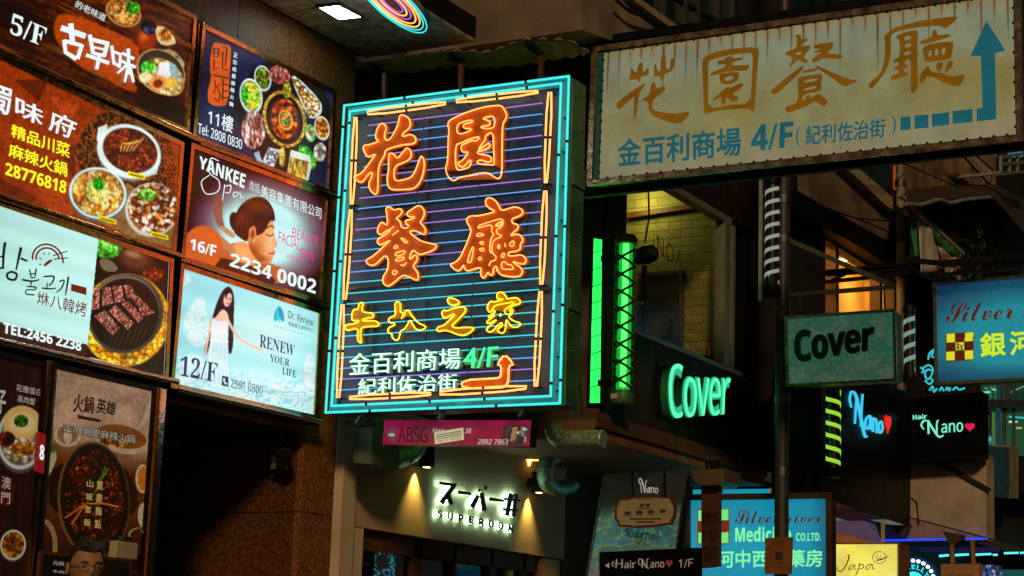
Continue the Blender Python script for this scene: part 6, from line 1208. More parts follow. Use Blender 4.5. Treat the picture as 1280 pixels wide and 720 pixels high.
# =================================================================== pole by the kerb
Pp_ = PY(13.06); pa = Pp_.at(990.5, 100); pb = Pp_.at(975, 560); xm, = [(pa[0]+pb[0])/2]
PXo = PY(13.06).at(978, 450)[0]
t = thing('steel_pole', 'tall grey steel pole rising past the dark striped barber pole', 'pole', (PXo, 13.06, .14)); MB().lathe((PXo, 13.06, .14), (PXo, 13.06, 9), [(0, .052), (1, .052)], 16).obj('shaft', mat('grey_pole_paint', (.055, .057, .06, 1), .5, .3, .3, 6), t); MB().lathe((PXo, 13.06, .14), (PXo, 13.06, .2), [(0, .12), (.5, .12), (.6, .07), (1, .065)], 20).obj('base', STEEL, t)
Pd = PY(12.96)
for y in (250, 300, 395, 500, 590): c_ = Pp_.at(978, y); MB().lathe((PXo, 13.06, c_[2]-.03), (PXo, 13.06, c_[2]+.03), [(0, .058), (1, .058)], 16).obj('clamp', STEEL, t)
pt = Pd.at(966.5, 224); pb = Pd.at(963.5, 366); pt[0] = pb[0] = (pt[0]+pb[0])/2; barber(pt, pb, .062, 'dark barber pole with faintly glowing pale spiral stripes beside the tall steel pole', 'pale', turns=8, sgn=1)
t = thing('strip_post', 'slim pale metal strip post left of the dark barber pole', 'post', Pd.at(950, 376)); a, b = Pd.at(953, 216), Pd.at(950, 376); MB().box((b[0]-.012, 12.95, b[2]), (b[0]+.012, 12.97, a[2])).obj('strip', mat('pale_metal', (.4, .48, .46, 1), .4, .3), t); MB().box((b[0]-.012, 12.971, b[2]+.1), (PXo-.055, 12.985, b[2]+.13)).obj('arm', BLACK, t)
t = thing('paper_notice', 'brown paper notice tied to the steel pole in front of the blue pharmacy sign', 'notice', PY(12.95).at(974, 718)); qn2 = [(956.5, 672.5), (990.5, 671.5), (989, 718), (955.5, 717.5)]; mb = MB(); mb.prism([PY(12.95).at(*p) for p in qn2], (0, .015, 0)); mb.obj('board', mat('brown_board', (.24, .10, .03, 1), .7, 0, .25, 14), t)
mb = MB(); P9 = PY(12.95)
for y in (676, 679, 682, 703): MB().beam(P9.at(964, y+.4, .002), P9.at(982, y, .002), .001, .003).obj('printed_line', K_P, t)
fill('printed_square', [[(969.5, 690.5), (978.5, 690), (978.5, 699.5), (969.5, 700)]], P9, K_P, t, off=.002)
# =================================================================== small Cover sign
PC2 = PY(13.0); qc2 = [(984.5, 399), (1116.5, 390), (1118.5, 473.5), (986.5, 480)]
t = thing('hanging_sign', 'small grimy green grey hanging sign with black raised letters', 'sign', centre(PC2, qc2)); mb = MB(); mb.prism([PC2.at(*p, -.004) for p in ((983, 398), (1118, 389), (1120, 474.5), (985, 481.5))], (0, .16, 0)); mb.obj('cabinet', mat('green_grey_cabinet', (.10, .15, .11, 1), .45, .4, .5, 8), t); frame_on(PC2, qc2, .02, .022, mat('green_brass', (.28, .3, .16, 1), .3, .8, .5, 12, .3, 22), t, off=-.003)
c = Canvas(PC2, qc2, 200, 130); c.fill((46, 94, 70)); n = fbm(c.X*.06, c.Y*.06, 12); c.mix(np.clip((n-.4)*3, 0, 1)*.6, (84, 100, 82)); c.mix(np.clip((c.v-.6)*2, 0, 1)*.4, (96, 92, 80)); c.mix(np.clip((.2-c.v)*4, 0, 1)*.5, (30, 84, 80)); c.noise(.4, .18, 3)
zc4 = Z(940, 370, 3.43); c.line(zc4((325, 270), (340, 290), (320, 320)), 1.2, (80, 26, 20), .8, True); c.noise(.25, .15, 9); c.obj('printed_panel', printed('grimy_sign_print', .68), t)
text('raised_letters', 'Cover', PC2, zc4((182, 152), (528, 105), (524, 234), (190, 290)), mat('black_letter', (.012, .012, .012, 1), .35), t, bold=.05, depth=.025, off=.004, spacing=.95)
mb = MB(); mb.beam(PY(13.06).at(986, 300), PY(13.06).at(1118, 358), .035); mb.beam(PY(13.06).at(986, 369), PY(13.06).at(1118, 358.5), .03); mb.beam(PY(13.06).at(1105, 360), PY(13.06).at(1106, 389), .012); mb.beam(PY(13.06).at(1000, 368), PY(13.06).at(1000, 397), .012); mb.obj('hanger_bracket', mat('grey_green_arm', (.10, .12, .09, 1), .5, .4), t)
# =================================================================== far tenement on the right
XT = -5.4; PT = PX(XT)
yt0 = bay_y1+.06; wy0, wy1 = PT.at(1032, 330)[1], PT.at(1119, 370)[1]
wz0 = PT.at(1032, 402)[2]; wz1 = (PT.at(1033, 288)[2]+PT.at(1119, 346)[2])/2
far_t = thing('far_tenement', 'dark grimy tenement with a warm lit window and concrete spandrels', 'building', (XT-1, 18, 0))
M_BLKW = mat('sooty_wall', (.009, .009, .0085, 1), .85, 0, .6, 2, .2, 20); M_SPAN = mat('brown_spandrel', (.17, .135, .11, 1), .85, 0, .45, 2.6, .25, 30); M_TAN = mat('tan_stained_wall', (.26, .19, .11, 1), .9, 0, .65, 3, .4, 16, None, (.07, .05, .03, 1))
zlow = PT.at(1045, 612)[2]
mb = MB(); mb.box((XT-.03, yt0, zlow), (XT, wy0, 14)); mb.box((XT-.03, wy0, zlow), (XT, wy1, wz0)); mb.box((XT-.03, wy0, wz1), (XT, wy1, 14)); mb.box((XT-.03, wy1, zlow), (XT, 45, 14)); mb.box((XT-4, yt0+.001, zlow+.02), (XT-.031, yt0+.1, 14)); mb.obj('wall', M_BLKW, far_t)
mb = MB(); ye = wy1+1.6; mb.box((XT-.9, wy0-.6, wz0-.1), (XT-.8, ye, wz1+.5)); mb.box((XT-.8, wy0-.6, wz0-.1), (XT-.04, ye, wz0-.03)); mb.box((XT-.8, wy0-.6, wz1+.3), (XT-.04, ye, wz1+.4)); mb.box((XT-.8, ye-.1, wz0-.03), (XT-.04, ye, wz1+.3)); mb.box((XT-.8, wy0-.6, wz0-.03), (XT-.04, wy0-.5, wz1+.3)); mb.obj('lit_room', mat('ochre_room', (.6, .42, .16, 1), .8, 0, .15, 4), far_t)
mb = MB()
for k in range(32): y = wy0-.4+k*.11; mb.box((XT-.795, y, wz0), (XT-.77, y+.095, wz0+.62*(wz1-wz0)))
mb.obj('timber_slats', mat('ochre_slats', (.42, .25, .07, 1), .7, 0, .3, 6), far_t)
for k in range(4): lamp('room_lamp', (XT-.45, wy0-.2+k*1.05, wz1+.1), 13, (1, .56, .15), .06, far_t)
for px, py in ((1037, 313), (1054, 325), (1034, 372)): p = PX(XT-.6).at(px, py); MB().box(p-[.03, .05, .008], p+[.03, .05, .008]).obj('lamp_strip', emis('warm_strip', C(255, 225, 140), 4), far_t)
mb = MB()
for px in (1044, 1099, 1117): y = PT.at(px, 370)[1]; mb.box((XT-.08, y-.04, wz0), (XT+.02, y+.04, wz1))
mb.box((XT-.08, wy0, wz1-.09), (XT+.021, wy1, wz1)); mb.obj('window_frame', mat('brown_window_frame', (.14, .08, .05, 1), .5, 0, .2, 8), far_t)
MB().box((XT-.05, wy0, wz0), (XT-.045, wy1, wz1-.091)).obj('window', glass('far_glass', (.97, .95, .9, 1), .05), far_t)
def slab(name, pts, plane, depth, m, parent): mb = MB(); mb.prism([plane.at(*p) for p in pts], (-depth, 0, 0)); return mb.obj(name, m, parent)
slab('spandrel', [(1010, 200), (1052, 196), (1116, 250), (1113, 307), (1050, 275), (1012, 252)], PX(XT+.12), .1, M_SPAN, far_t)
slab('edge_beam', [(1048, 200), (1060, 199), (1120, 250), (1120, 264), (1108, 257)], PX(XT+.2), .16, mat('pale_concrete', (.42, .36, .29, 1), .8, 0, .2, 8), far_t)
slab('dark_eave', [(988, 238), (1000, 240), (1050, 268), (1118, 306), (1118, 336), (1060, 300), (990, 262)], PX(XT+.16), .14, BLACK, far_t)
slab('upper_window', [(1062, 205), (1112, 200), (1112, 243), (1100, 240)], PX(XT+.05), .04, mat('dark_green_glass', (.012, .035, .03, 1), .15, 0, .6, 3), far_t)
slab('upper_window', [(990, -30), (1130, -45), (1130, 60), (990, 60)], PX(XT+.05), .04, mat('dark_green_glass', (.012, .035, .03, 1), .15, 0, .6, 3), far_t)
slab('amber_blind', [(1119, 203), (1123, 203), (1123, 238), (1119, 236)], PX(XT+.03), .02, emis('amber_blind', C(150, 70, 15), .8), far_t)
t = thing('drain_pipe', 'grey drain pipe beside the tan stained wall', 'pipe', PX(XT+.3).at(1127, 370)); p = PX(XT+.3).at(1126, 300); MB().lathe((p[0], p[1], zlow), (p[0], p[1], 12), [(0, .042), (1, .042)], 14).obj('pipe', mat('grey_pipe', (.26, .24, .22, 1), .6, .1, .4, 8), t)
for yy in (230, 262, 300, 345): q = PX(XT+.3).at(1126, yy); MB().lathe((p[0], p[1], q[2]-.03), (p[0], p[1], q[2]+.03), [(0, .052), (1, .052)], 14).obj('collar', STEEL, t)
slab('tan_wall', [(1131, 150), (1245, 140), (1245, 290), (1131, 300)], PX(XT+.1), .08, M_TAN, far_t)
slab('blue_grey_shutter', [(1246, 268), (1300, 270), (1300, 420), (1246, 420)], PX(XT+.12), .1, mat('blue_grey_sheet', (.10, .15, .17, 1), .5, .1, .5, 5, .2, 12, (1, 8, 1)), far_t)
PAw = PX(-4.6)
t = thing('awning', 'dark sloping street awning over leafy green plants', 'awning', PX(XT+.2).at(1190, 250)); mb = MB(); A = [PX(XT+.11).at(*p) for p in ((1128, 240), (1180, 234), (1240, 232), (1300, 262))]; B_ = [PAw.at(*p) for p in ((1133, 256), (1180, 250), (1244, 250), (1300, 318))]
mb.add(A+B_, [(i, i+1, 5+i, 4+i) for i in range(3)]); o = mb.obj('sheet', mat('dark_awning', (.05, .04, .035, 1), .7, 0, .4, 6), t); so = o.modifiers.new('thick', 'SOLIDIFY'); so.thickness = .02
mb = MB(); e = [PAw.at(*p, .01) for p in catmull([(1131, 255), (1150, 256), (1172, 250), (1186, 254), (1205, 250), (1235, 247)], 5)]; mb.tube(e, .02, False, 6); mb.obj('scalloped_edge', mat('dirty_canvas', (.25, .27, .26, 1), .8), t)
# plants
LEAF = [mat('leaf_green', (.05, .13, .03, 1), .5, 0, .4, 12), mat('leaf_lime', (.12, .2, .03, 1), .5, 0, .4, 12)]
rp = random.Random(3)
def bamboo(px0, px1, n, seed, lab):
    rp.seed(seed); base_ = PX(XT+.45).at((px0+px1)/2, 385); t = thing('potted_bamboo', lab, 'plant', base_, 'plants under the street awning'); st = MB(); lf = MB()
    MB().lathe(base_, base_+[0, 0, .22], [(0, .12), (.9, .16), (1, .15)], 14).obj('pot', mat('clay_pot', (.25, .09, .04, 1), .8), t)
    for k in range(n):
        px = px0+(px1-px0)*(k+.5)/n+rp.uniform(-3, 3); top = PX(XT+.45+rp.uniform(-.1, .15)).at(px+rp.uniform(-4, 4), 262+rp.uniform(0, 18)); bt = base_+[rp.uniform(-.08, .08), rp.uniform(-.08, .08), .2]
        path = catmull([bt, (bt+top)/2+[rp.uniform(-.08, .08), (top-bt)[1]*.25, 0], top], 6); st.tube(path, .009, False, 6)
        for q in path[3:]:
            for _ in range(7):
                d = np.array([rp.uniform(-1, 1), rp.uniform(-1, 1), rp.uniform(-1.2, .1)]); d /= np.linalg.norm(d); s_ = np.cross(d, (0.3, .4, .8)); s_ /= np.linalg.norm(s_); L = rp.uniform(.12, .28); qq = q+np.array([rp.uniform(-.05, .05) for _ in range(3)])
                lf.add([qq, qq+d*L*.45+s_*.02, qq+d*L, qq+d*L*.45-s_*.02], [(0, 1, 2, 3)], rp.randint(0, 1))
    st.obj('stem', LEAF[1], t); lf.obj('leaves', LEAF, t)
bamboo(1178, 1204, 7, 3, 'leafy bamboo under the dark awning, nearer the green flag'); bamboo(1206, 1222, 5, 9, 'leafy bamboo in the middle under the dark awning'); bamboo(1224, 1246, 7, 21, 'leafy bamboo under the dark awning beside the blue grey shutter')
# flags on a sloping balcony rail
PFl = PX(XT+.62)
t = thing('balcony_rail', 'pale sloping balcony rail carrying hanging flags', 'railing', PFl.at(1160, 300)); mb = MB()
for (a, b) in (((1124, 243), (1204, 318)), ((1126, 258), (1204, 330))): mb.beam(PFl.at(*a), PFl.at(*b), .035)
for k in range(9): x = 1128+k*9; mb.beam(PFl.at(x, 246+k*8.5), PFl.at(x, 262+k*8.2), .02)
mb.obj('rail', mat('pale_rail', (.35, .36, .33, 1), .6, .1), t); mb = MB(); mb.beam(PFl.at(1126, 262), PX(XT).at(1120, 262), .04); mb.beam(PFl.at(1200, 326), PX(XT).at(1194, 326), .04); mb.obj('arm', BLACK, t)
def flag(pts, m, lab, label_text=None):
    P = PFl.sh(.04); o_ = thing('flag', lab, 'flag', P.at(*pts[-1]), 'cloths hung from the balcony rail'); mb = MB(); tl, tr, br_, bl = pts; n = 14; vs = []
    for j in range(9):
        for i in range(n+1):
            u, v = i/n, j/8; x = (tl[0]*(1-u)+tr[0]*u)*(1-v)+(bl[0]*(1-u)+br_[0]*u)*v; y = (tl[1]*(1-u)+tr[1]*u)*(1-v)+(bl[1]*(1-u)+br_[1]*u)*v
            vs.append(P.at(x, y, .03*math.sin(u*11+v*1.5)*(.3+.7*v)))
    mb.add(vs, [(j*(n+1)+i, j*(n+1)+i+1, (j+1)*(n+1)+i+1, (j+1)*(n+1)+i) for j in range(8) for i in range(n)], 0, True); c_ = mb.obj('cloth', m, o_); so = c_.modifiers.new('thick', 'SOLIDIFY'); so.thickness = .004
    return o_
FG = mat('green_cloth', (.03, .26, .10, 1), .8, 0, .2, 8); FWm = mat('white_cloth', (.55, .56, .6, 1), .85, 0, .15, 8)
flag([(1135, 262), (1147, 274), (1147, 320), (1139, 322)], FG, 'narrow dark green flag hanging next to the drain pipe'); fw_ = flag([(1148, 274), (1168, 292), (1180, 335), (1147, 345)], FWm, 'white flag between the two green flags'); flag([(1160, 283), (1200, 318), (1200, 326), (1172, 306)], FG, 'long thin green flag along the sloping rail'); f2 = flag([(1172, 308), (1203, 328), (1203, 352), (1178, 340)], FWm, 'white banner cloth with red lettering below the long green flag')
text('lettering', 'WELCO', PFl.sh(.09), [(1174, 313), (1200, 328), (1198, 340), (1174, 324)], mat('red_ink', (.3, .02, .02, 1), .7), f2, bold=.02)
t = thing('slanted_banner', 'slanted white lettered banner beside the tan stained wall', 'banner', PX(XT+.3).at(1220, 210)); PBn = PX(XT+.3); qbn = [(1199, 188), (1211, 188), (1240, 213), (1237, 229)]; mb = MB(); mb.prism([PBn.at(*p) for p in qbn], (-.02, 0, 0)); mb.obj('sheet', mat('grey_white_banner', (.42, .43, .42, 1), .7, 0, .2, 9), t)
frame_on(PBn, qbn, .02, .015, STEEL, t, off=-.01)
for k in range(6):
    x, y = 1209+k*4.6, 191.5+k*5.0; text('lettering', '香港牛奶公司'[k], PBn, [(x, y), (x+4, y+2.6), (x+4, y+8), (x, y+5.5)], mat('red_brown_ink', (.2, .05, .04, 1), .7), t, off=.004)
t = thing('far_window', 'turquoise lit window panes behind the slanted banner', 'window', PX(XT+.05).at(1245, 205))
for k, (a, b, c_, d_) in enumerate(((1222, 176, 1228, 200), (1231, 176, 1238, 198), (1240, 176, 1246, 196), (1263, 168, 1268, 196), (1270, 168, 1279, 196))): slab('pane', [(a, b), (c_, b-1), (c_, d_), (a, d_+1)], PX(XT+.06), .03, emis('turquoise_pane', C(40, 130, 140), .7, None, .4), t)
t = thing('window_cage', 'grey metal window cage under the corner of the big cream sign', 'window cage', PY(20).at(1265, 217)); Pk = PX(XT+.6); mb = MB()
for (a, b) in (((1251, 196), (1300, 190)), ((1251, 205), (1300, 201)), ((1251, 216), (1300, 214)), ((1251, 196), (1251, 216)), ((1272, 193), (1272, 215)), ((1262, 194), (1262, 216)), ((1290, 190), (1290, 214))): mb.beam(Pk.at(*a), Pk.at(*b), .03)
for a in ((1251, 216), (1290, 214)): mb.beam(Pk.at(*a), Pk.at(*a)-[.6, 0, 0], .03)
mb.obj('bars', mat('pale_bars', (.28, .32, .32, 1), .5, .3), t)
# black steel truss carrying the signs
PTr = PY(15.3); t = thing('sign_truss', 'black steel truss bars across the lit window carrying the blue sign', 'truss', PTr.at(1090, 350)); mb = MB()
for a, b, w in (((1030, 341), (1140, 330), .04), ((1030, 353), (1140, 341), .03), ((1038, 352), (1065, 338), .025), ((1065, 338), (1090, 347), .025), ((1090, 347), (1130, 332), .025), ((1130, 325), (1190, 330), .04), ((1130, 330), (1166, 350), .03), ((1180, 330), (1300, 316), .05), ((1190, 342), (1245, 322), .025), ((1166, 345), (1300, 332), .03), ((1105, 335), (1106, 360), .012)): mb.beam(PTr.at(*a), PTr.at(*b), w)
pbx = PTr.at(1135, 335); mb.beam(pbx, (XT+.001, pbx[1], pbx[2]), .04); mb.obj('bars', BLACK, t)
pt = PY(15.2).at(1137, 386); pb = PY(15.2).at(1136.5, 474); pt[0] = pb[0] = (pt[0]+pb[0])/2; barber(pt, pb, .056, 'slim glass barber pole with mint stripes between the grimy green sign and the blue sign', 'white', turns=4, sgn=1)
pt = PY(13.9).at(1042, 478); pb = PY(13.9).at(1041.5, 592); pt[0] = pb[0] = (pt[0]+pb[0])/2; barber(pt, pb, .064, 'lime green striped barber pole under the grimy green hanging sign', 'lime', turns=6, sgn=-1)
# =================================================================== blue pharmacy sign, right edge
PB1 = PY(15.5); qb1 = [(1170.3, 356), (1420, 336.5), (1420, 465), (1173, 478)]
t = thing('pharmacy_lightbox', 'blue pharmacy lightbox with red script and yellow characters, high over the street', 'lightbox', centre(PB1, qb1)); mb = MB(); mb.prism([PB1.at(*p, -.005) for p in qb1], (0, .2, 0)); mb.obj('cabinet', STEEL, t); frame_on(PB1, qb1, .025, .03, mat('green_brass', (.28, .3, .16, 1), .3, .8, .5, 12, .3, 22), t, off=-.004)
c = Canvas(PB1, qb1, 300, 160); c.fill((8, 34, 66)); g = np.clip(1.15-np.hypot((c.u-.42)/.62, (c.v-.56)/.58), 0, 1); c.mix(np.clip(g*1.5, 0, 1), (24, 138, 150)); c.mix(np.clip((c.v-.85)*5, 0, 1)*.6, (8, 60, 84)); c.noise(.8, .08, 3)  # uneven backlight painted into the print, brighter towards the middle
zb_ = Z(1160, 340, 4.8); c.poly(zb_((105, 370), (275, 358), (276, 527), (106, 539)), (84, 22, 12))
for i in range(3):
    for j in range(3):
        if (i+j) % 2 == 0: x, y = 110+i*55, 373+j*54-i*4; c.poly(zb_((x+1, y), (x+51, y-3), (x+51, y+48), (x+1, y+51)), (222, 226, 40))
c.obj('printed_panel', P_LIT, t)
R_INK = emis('red_script_ink', C(92, 12, 18), .9); YG = emis('lime_ink', C(205, 235, 30), 1.0)
SIL = [[(115, 295, 5), (145, 300, 9), (180, 275, 13), (212, 228, 13), (245, 195, 8), (272, 190, 4), (262, 208, 3), (225, 228, 4), (165, 238, 4), (148, 215, 4), (185, 192, 3)], [(245, 255, 5), (236, 284, 8), (258, 288, 4)], [(267, 234, 5), (270, 230, 5)], [(262, 285, 4), (325, 222, 6), (370, 187, 4), (355, 190, 4), (318, 255, 9), (296, 288, 8), (325, 280, 4)], [(335, 252, 4), (350, 252, 6), (341, 285, 8), (365, 278, 5), (386, 246, 4)], [(398, 268, 4), (425, 246, 6), (410, 241, 4), (395, 272, 9), (415, 281, 6), (447, 258, 4)], [(450, 242, 5), (470, 242, 6), (455, 280, 9)], [(468, 255, 4), (495, 232, 7), (512, 236, 6)]]
RIV = [[(560, 262, 5), (575, 262, 6), (563, 290, 9)], [(572, 275, 4), (595, 255, 7), (608, 262, 6)], [(618, 255, 6), (610, 285, 8), (632, 283, 4)], [(650, 252, 6), (642, 285, 8), (672, 275, 5), (688, 246, 4)], [(700, 268, 4), (725, 246, 6), (708, 241, 4), (698, 272, 9), (716, 281, 6), (745, 258, 4)], [(750, 242, 5), (768, 242, 6), (755, 280, 9)], [(768, 255, 4), (790, 232, 7), (800, 238, 6)]]
text('script_lettering', 'Silver', PB1, zb_((108, 192), (514, 160), (512, 280), (106, 305)), R_INK, t, st='scriptb'); text('script_lettering', 'river', PB1, zb_((565, 205), (880, 180), (880, 245), (565, 268)), R_INK, t, st='scriptb')
text('lettering', '銀', PB1, zb_((312, 368), (462, 358), (468, 503), (314, 515)), YG, t, bold=.03); text('lettering', '河', PB1, zb_((490, 358), (638, 346), (642, 490), (492, 503)), YG, t, bold=.03); text('lettering', '中西藥房', PB1, zb_((668, 344), (1200, 308), (1205, 450), (670, 488)), YG, t, bold=.03)
text('lettering', 'Rx', PB1, zb_((172, 428), (212, 425), (213, 472), (173, 475)), E_BLK, t, bold=.02, off=.004)
# =================================================================== salon signs
PNf = PX(-4.95); E_CY = emis('cyan_letters', C(60, 195, 235), 1.1); E_HT = emis('red_heart', C(230, 14, 22), 1.0); E_PK = emis('pink_heart', C(225, 25, 80), 1.0); E_MT = emis('mint_letters', C(120, 240, 205), 1.0); zk = Z(940, 370, 3.43)
M_SB = mat('satin_black', (.003, .003, .0035, 1), .4, 0, .2, 6, spec=.12)
t = thing('salon_sign', 'black wall panel with slanted cyan lettering and a red heart', 'sign', PNf.at(1100, 620)); mb = MB(); mb.prism([PNf.at(*p) for p in ((1026, 462), (1137.5, 490), (1137.5, 657), (1043, 628), (1026, 622))], (-.4, 0, 0)); mb.obj('panel', M_SB, t)
mb = MB(); brush(mb, [zk(*s) for s in ([(422, 478, 5), (415, 440, 6), (424, 410, 7), (443, 432, 9), (465, 535, 10), (480, 600, 9), (491, 600, 4)], [(437, 548, 5), (441, 480, 6), (446, 430, 6)], [(462, 560, 5), (466, 475, 6), (470, 420, 5)], [(500, 512, 7), (484, 530, 7), (482, 560, 7), (492, 570, 6), (501, 545, 5)], [(503, 512, 7), (502, 562, 7), (509, 574, 4)], [(514, 520, 7), (514, 582, 7)], [(514, 540, 5), (524, 526, 6), (529, 550, 7), (529, 588, 6)], [(546, 536, 7), (537, 555, 7), (543, 587, 7), (554, 572, 7), (551, 542, 6), (545, 536, 5)])], PNf, depth=.01); mb.obj('neon_lettering', E_CY, t)
def heart(x, y, w, h, sl=0):
    return [(x+w*.5*(16*math.sin(a)**3)/16, y+sl*(16*math.sin(a)**3)/16-h*.5*(13*math.cos(a)-5*math.cos(2*a)-2*math.cos(3*a)-math.cos(4*a))/15) for a in np.linspace(0, 2*math.pi, 28, endpoint=False)]
fill('heart', [zk(*heart(577, 545, 27, 80, 5))], PNf, E_HT, t, depth=.012)
PH = PY(16.0); t = thing('salon_sign', 'square black hanging sign with mint lettering and a pink heart', 'sign', PH.at(1185, 575)); mb = MB(); mb.prism([PH.at(*p) for p in ((1139.5, 497.5), (1228.5, 489.5), (1229, 571.5), (1142, 577.5))], (0, .18, 0)); mb.obj('box', M_SB, t)
frame_on(PH, [(1142, 499.5), (1226.5, 492), (1227, 569.5), (1144, 575)], .012, .006, BLACK, t, off=.001)
zh = zk; mb = MB(); brush(mb, [zh(*s) for s in ([(762, 536, 5), (738, 536, 7), (727, 555, 7), (738, 572, 5)], [(757, 540, 8), (758, 592, 8)], [(757, 538, 8), (780, 575, 9), (802, 604, 8), (822, 598, 5)], [(793, 592, 7), (794, 545, 6), (800, 532, 5)])], PH, depth=.008); mb.obj('lettering', E_MT, t)
text('lettering', 'ano', PH, zh((812, 548), (906, 541), (906, 582), (813, 588)), E_MT, t, bold=.01, depth=.006); text('lettering', 'Hair', PH, zh((690, 510), (750, 505), (750, 527), (691, 531)), E_MT, t, bold=.015, depth=.006); fill('heart', [zh(*heart(935, 561, 41, 38))], PH, E_PK, t, depth=.01)
# Hair Nano 1/F arrow board, lower middle
PH2 = PY(11.8); zq_ = Z(700, 580, 5.144); t = thing('direction_board', 'long black arrow board with cream script and a dull red heart', 'sign', PH2.at(812, 735)); mb = MB(); mb.prism([PH2.at(*p) for p in ((749, 690), (873.5, 684.5), (873.5, 722), (749, 728))], (0, .06, 0)); mb.obj('board', M_SB, t)
W_D = mat('cream_letter', (.55, .47, .36, 1), .6, 0, .1); W_DE = emis('dim_cream_letter', C(150, 130, 105), .8)
fill('arrow', [zq_((290, 652), (318, 635), (318, 670))], PH2, W_DE, t)
mb = MB(); brush(mb, [zq_(*s) for s in ([(345, 625, 6), (335, 645, 6), (350, 660, 5)], [(365, 612, 8), (362, 670, 8)], [(402, 612, 8), (400, 670, 8)], [(350, 640, 5), (405, 640, 5)], [(540, 618, 6), (512, 612, 6), (508, 640, 6), (525, 650, 5)], [(530, 615, 8), (532, 668, 8)], [(530, 615, 8), (555, 660, 9), (575, 672, 6)], [(560, 668, 7), (562, 618, 6), (572, 608, 5)])], PH2); mb.obj('script_lettering', W_DE, t)
text('lettering', 'air', PH2, zq_((415, 622), (488, 620), (488, 670), (415, 671)), W_DE, t, bold=.008, off=.004); text('lettering', 'ano', PH2, zq_((582, 630), (672, 627), (672, 666), (582, 668)), W_DE, t, bold=.008, off=.004); fill('heart', [zq_(*heart(703, 638, 44, 50))], PH2, emis('dull_red_heart', C(120, 40, 25), .8), t); text('lettering', '1/F', PH2, zq_((765, 615), (858, 608), (856, 660), (763, 668)), W_DE, t, bold=.0, off=.004)
mb = MB(); mb.beam(PH2.at(755, 726)*[1, 1, 0]+[0, .03, .15], PH2.at(755, 726)+[0, .03, 0], .04); mb.beam(PH2.at(868, 720)*[1, 1, 0]+[0, .03, .15], PH2.at(868, 720)+[0, .03, 0], .04); mb.obj('leg', BLACK, t)
# glossy nail poster board and ornate price plaque
PNp = PY(12.35); qnp = [(757, 596), (858, 590), (838, 735), (731, 742)]; t = thing('glossy_poster', 'leaning glossy green poster with pale and dark script, behind the price plaque', 'poster', PNp.at(785, 740)); c = Canvas(PNp, qnp, 180, 220); c.fill((26, 30, 22)); c.mix(np.clip((c.v-.24)*8, 0, 1), (70, 112, 92)); n = fbm(c.X*.045, c.Y*.09, 4); c.mix(np.clip((c.v-.24)*8, 0, 1)*np.clip(np.sin(n*16)*1.1, 0, 1)*.8, (150, 156, 84)); c.mix(np.clip((c.v-.24)*8, 0, 1)*np.clip(np.cos(n*13+1)*1.1, 0, 1)*.7, (34, 116, 128)); c.mix(np.clip((c.v-.68)*6, 0, 1), (134, 122, 112)); c.noise(.3, .2)  # reflections in the glossy middle painted into the print
c.obj('printed_panel', printed('glossy_print', .45), t); mb = MB(); mb.prism([PNp.at(*p, -.003) for p in qnp], (0, .03, 0)); mb.obj('board', BLACK, t); frame_on(PNp, qnp, .014, .012, STEEL, t, off=-.002)
mb = MB(); brush(mb, [zq_(*s) for s in ([(515, 130, 5), (508, 105, 6), (520, 95, 7), (535, 130, 8), (545, 185, 6)], [(525, 185, 5), (520, 120, 5)], [(548, 185, 5), (552, 120, 5), (560, 105, 4)], [(575, 150, 5), (560, 165, 5), (568, 185, 5), (578, 150, 5), (580, 187, 5)], [(588, 150, 5), (588, 187, 5)], [(588, 160, 4), (602, 152, 5), (605, 188, 5)], [(622, 152, 5), (612, 170, 5), (622, 188, 5), (632, 170, 5), (622, 152, 5)])], PNp); mb.obj('pale_script', emis('dim_white_script', C(170, 165, 160), .9), t)
mb = MB(); brush(mb, [zq_(*s) for s in ([(405, 440, 4), (440, 415, 6), (430, 460, 6)], [(420, 430, 4), (455, 410, 6), (455, 435, 5), (430, 440, 4), (465, 475, 7)], [(475, 440, 6), (470, 465, 6), (485, 468, 5), (492, 440, 6), (492, 472, 5)], [(510, 410, 5), (500, 470, 6), (518, 465, 5), (512, 445, 4)], [(528, 440, 5), (525, 465, 5), (540, 440, 5), (500, 535, 6)], [(560, 440, 6), (556, 490, 6)], [(558, 455, 4), (572, 445, 5), (575, 492, 5)], [(595, 450, 5), (585, 475, 6), (595, 490, 5), (602, 452, 5), (604, 492, 5)], [(615, 450, 5), (614, 495, 5)], [(630, 425, 5), (626, 498, 6)])], PNp, off=.004); mb.obj('dark_script', K_P, t)
mb = MB(); mb.beam(PNp.at(737, 735)*[1, 1, 0]+[0, .05, .15], PNp.at(757, 600)+[0, .04, 0], .03); mb.beam(PNp.at(836, 735)*[1, 1, 0]+[0, .05, .15], PNp.at(856, 594)+[0, .04, 0], .03); mb.obj('stand_leg', BLACK, t)
PPq = PY(12.25); t = thing('price_plaque', 'ornate cream price plaque with dark red scalloped border', 'sign', PPq.at(808, 662)); cx, cy = 808, 640; a, b_ = (37, 19)
def plaque(s):
    pts = []
    for k in range(72):
        an = 2*math.pi*k/72; x = np.sign(math.cos(an))*abs(math.cos(an))**.42; y = np.sign(math.sin(an))*abs(math.sin(an))**.42; bump = 1+.035*math.cos(8*an)
        pts.append((cx+a*s*x*bump, cy+(b_*y*bump-(a*x*.045))*s if s == 1 else cy+((b_-2.5)*y*bump-a*x*.04)))
    return pts
fill('border', [plaque(1)], PPq, mat('dark_red_border', (.11, .02, .015, 1), .5), t, depth=.02, off=0); fill('face', [[(cx+(x-cx)*.93, y) for x, y in plaque(.99)]], PPq, mat('dim_cream', (.38, .33, .2, 1), .6, 0, .15, 6), t, depth=.003, off=.021)
text('script_heading', 'Ruby nail', PPq, zq_((505, 222), (612, 216), (612, 240), (505, 246)), K_P, t, shear=.4, off=.0255)
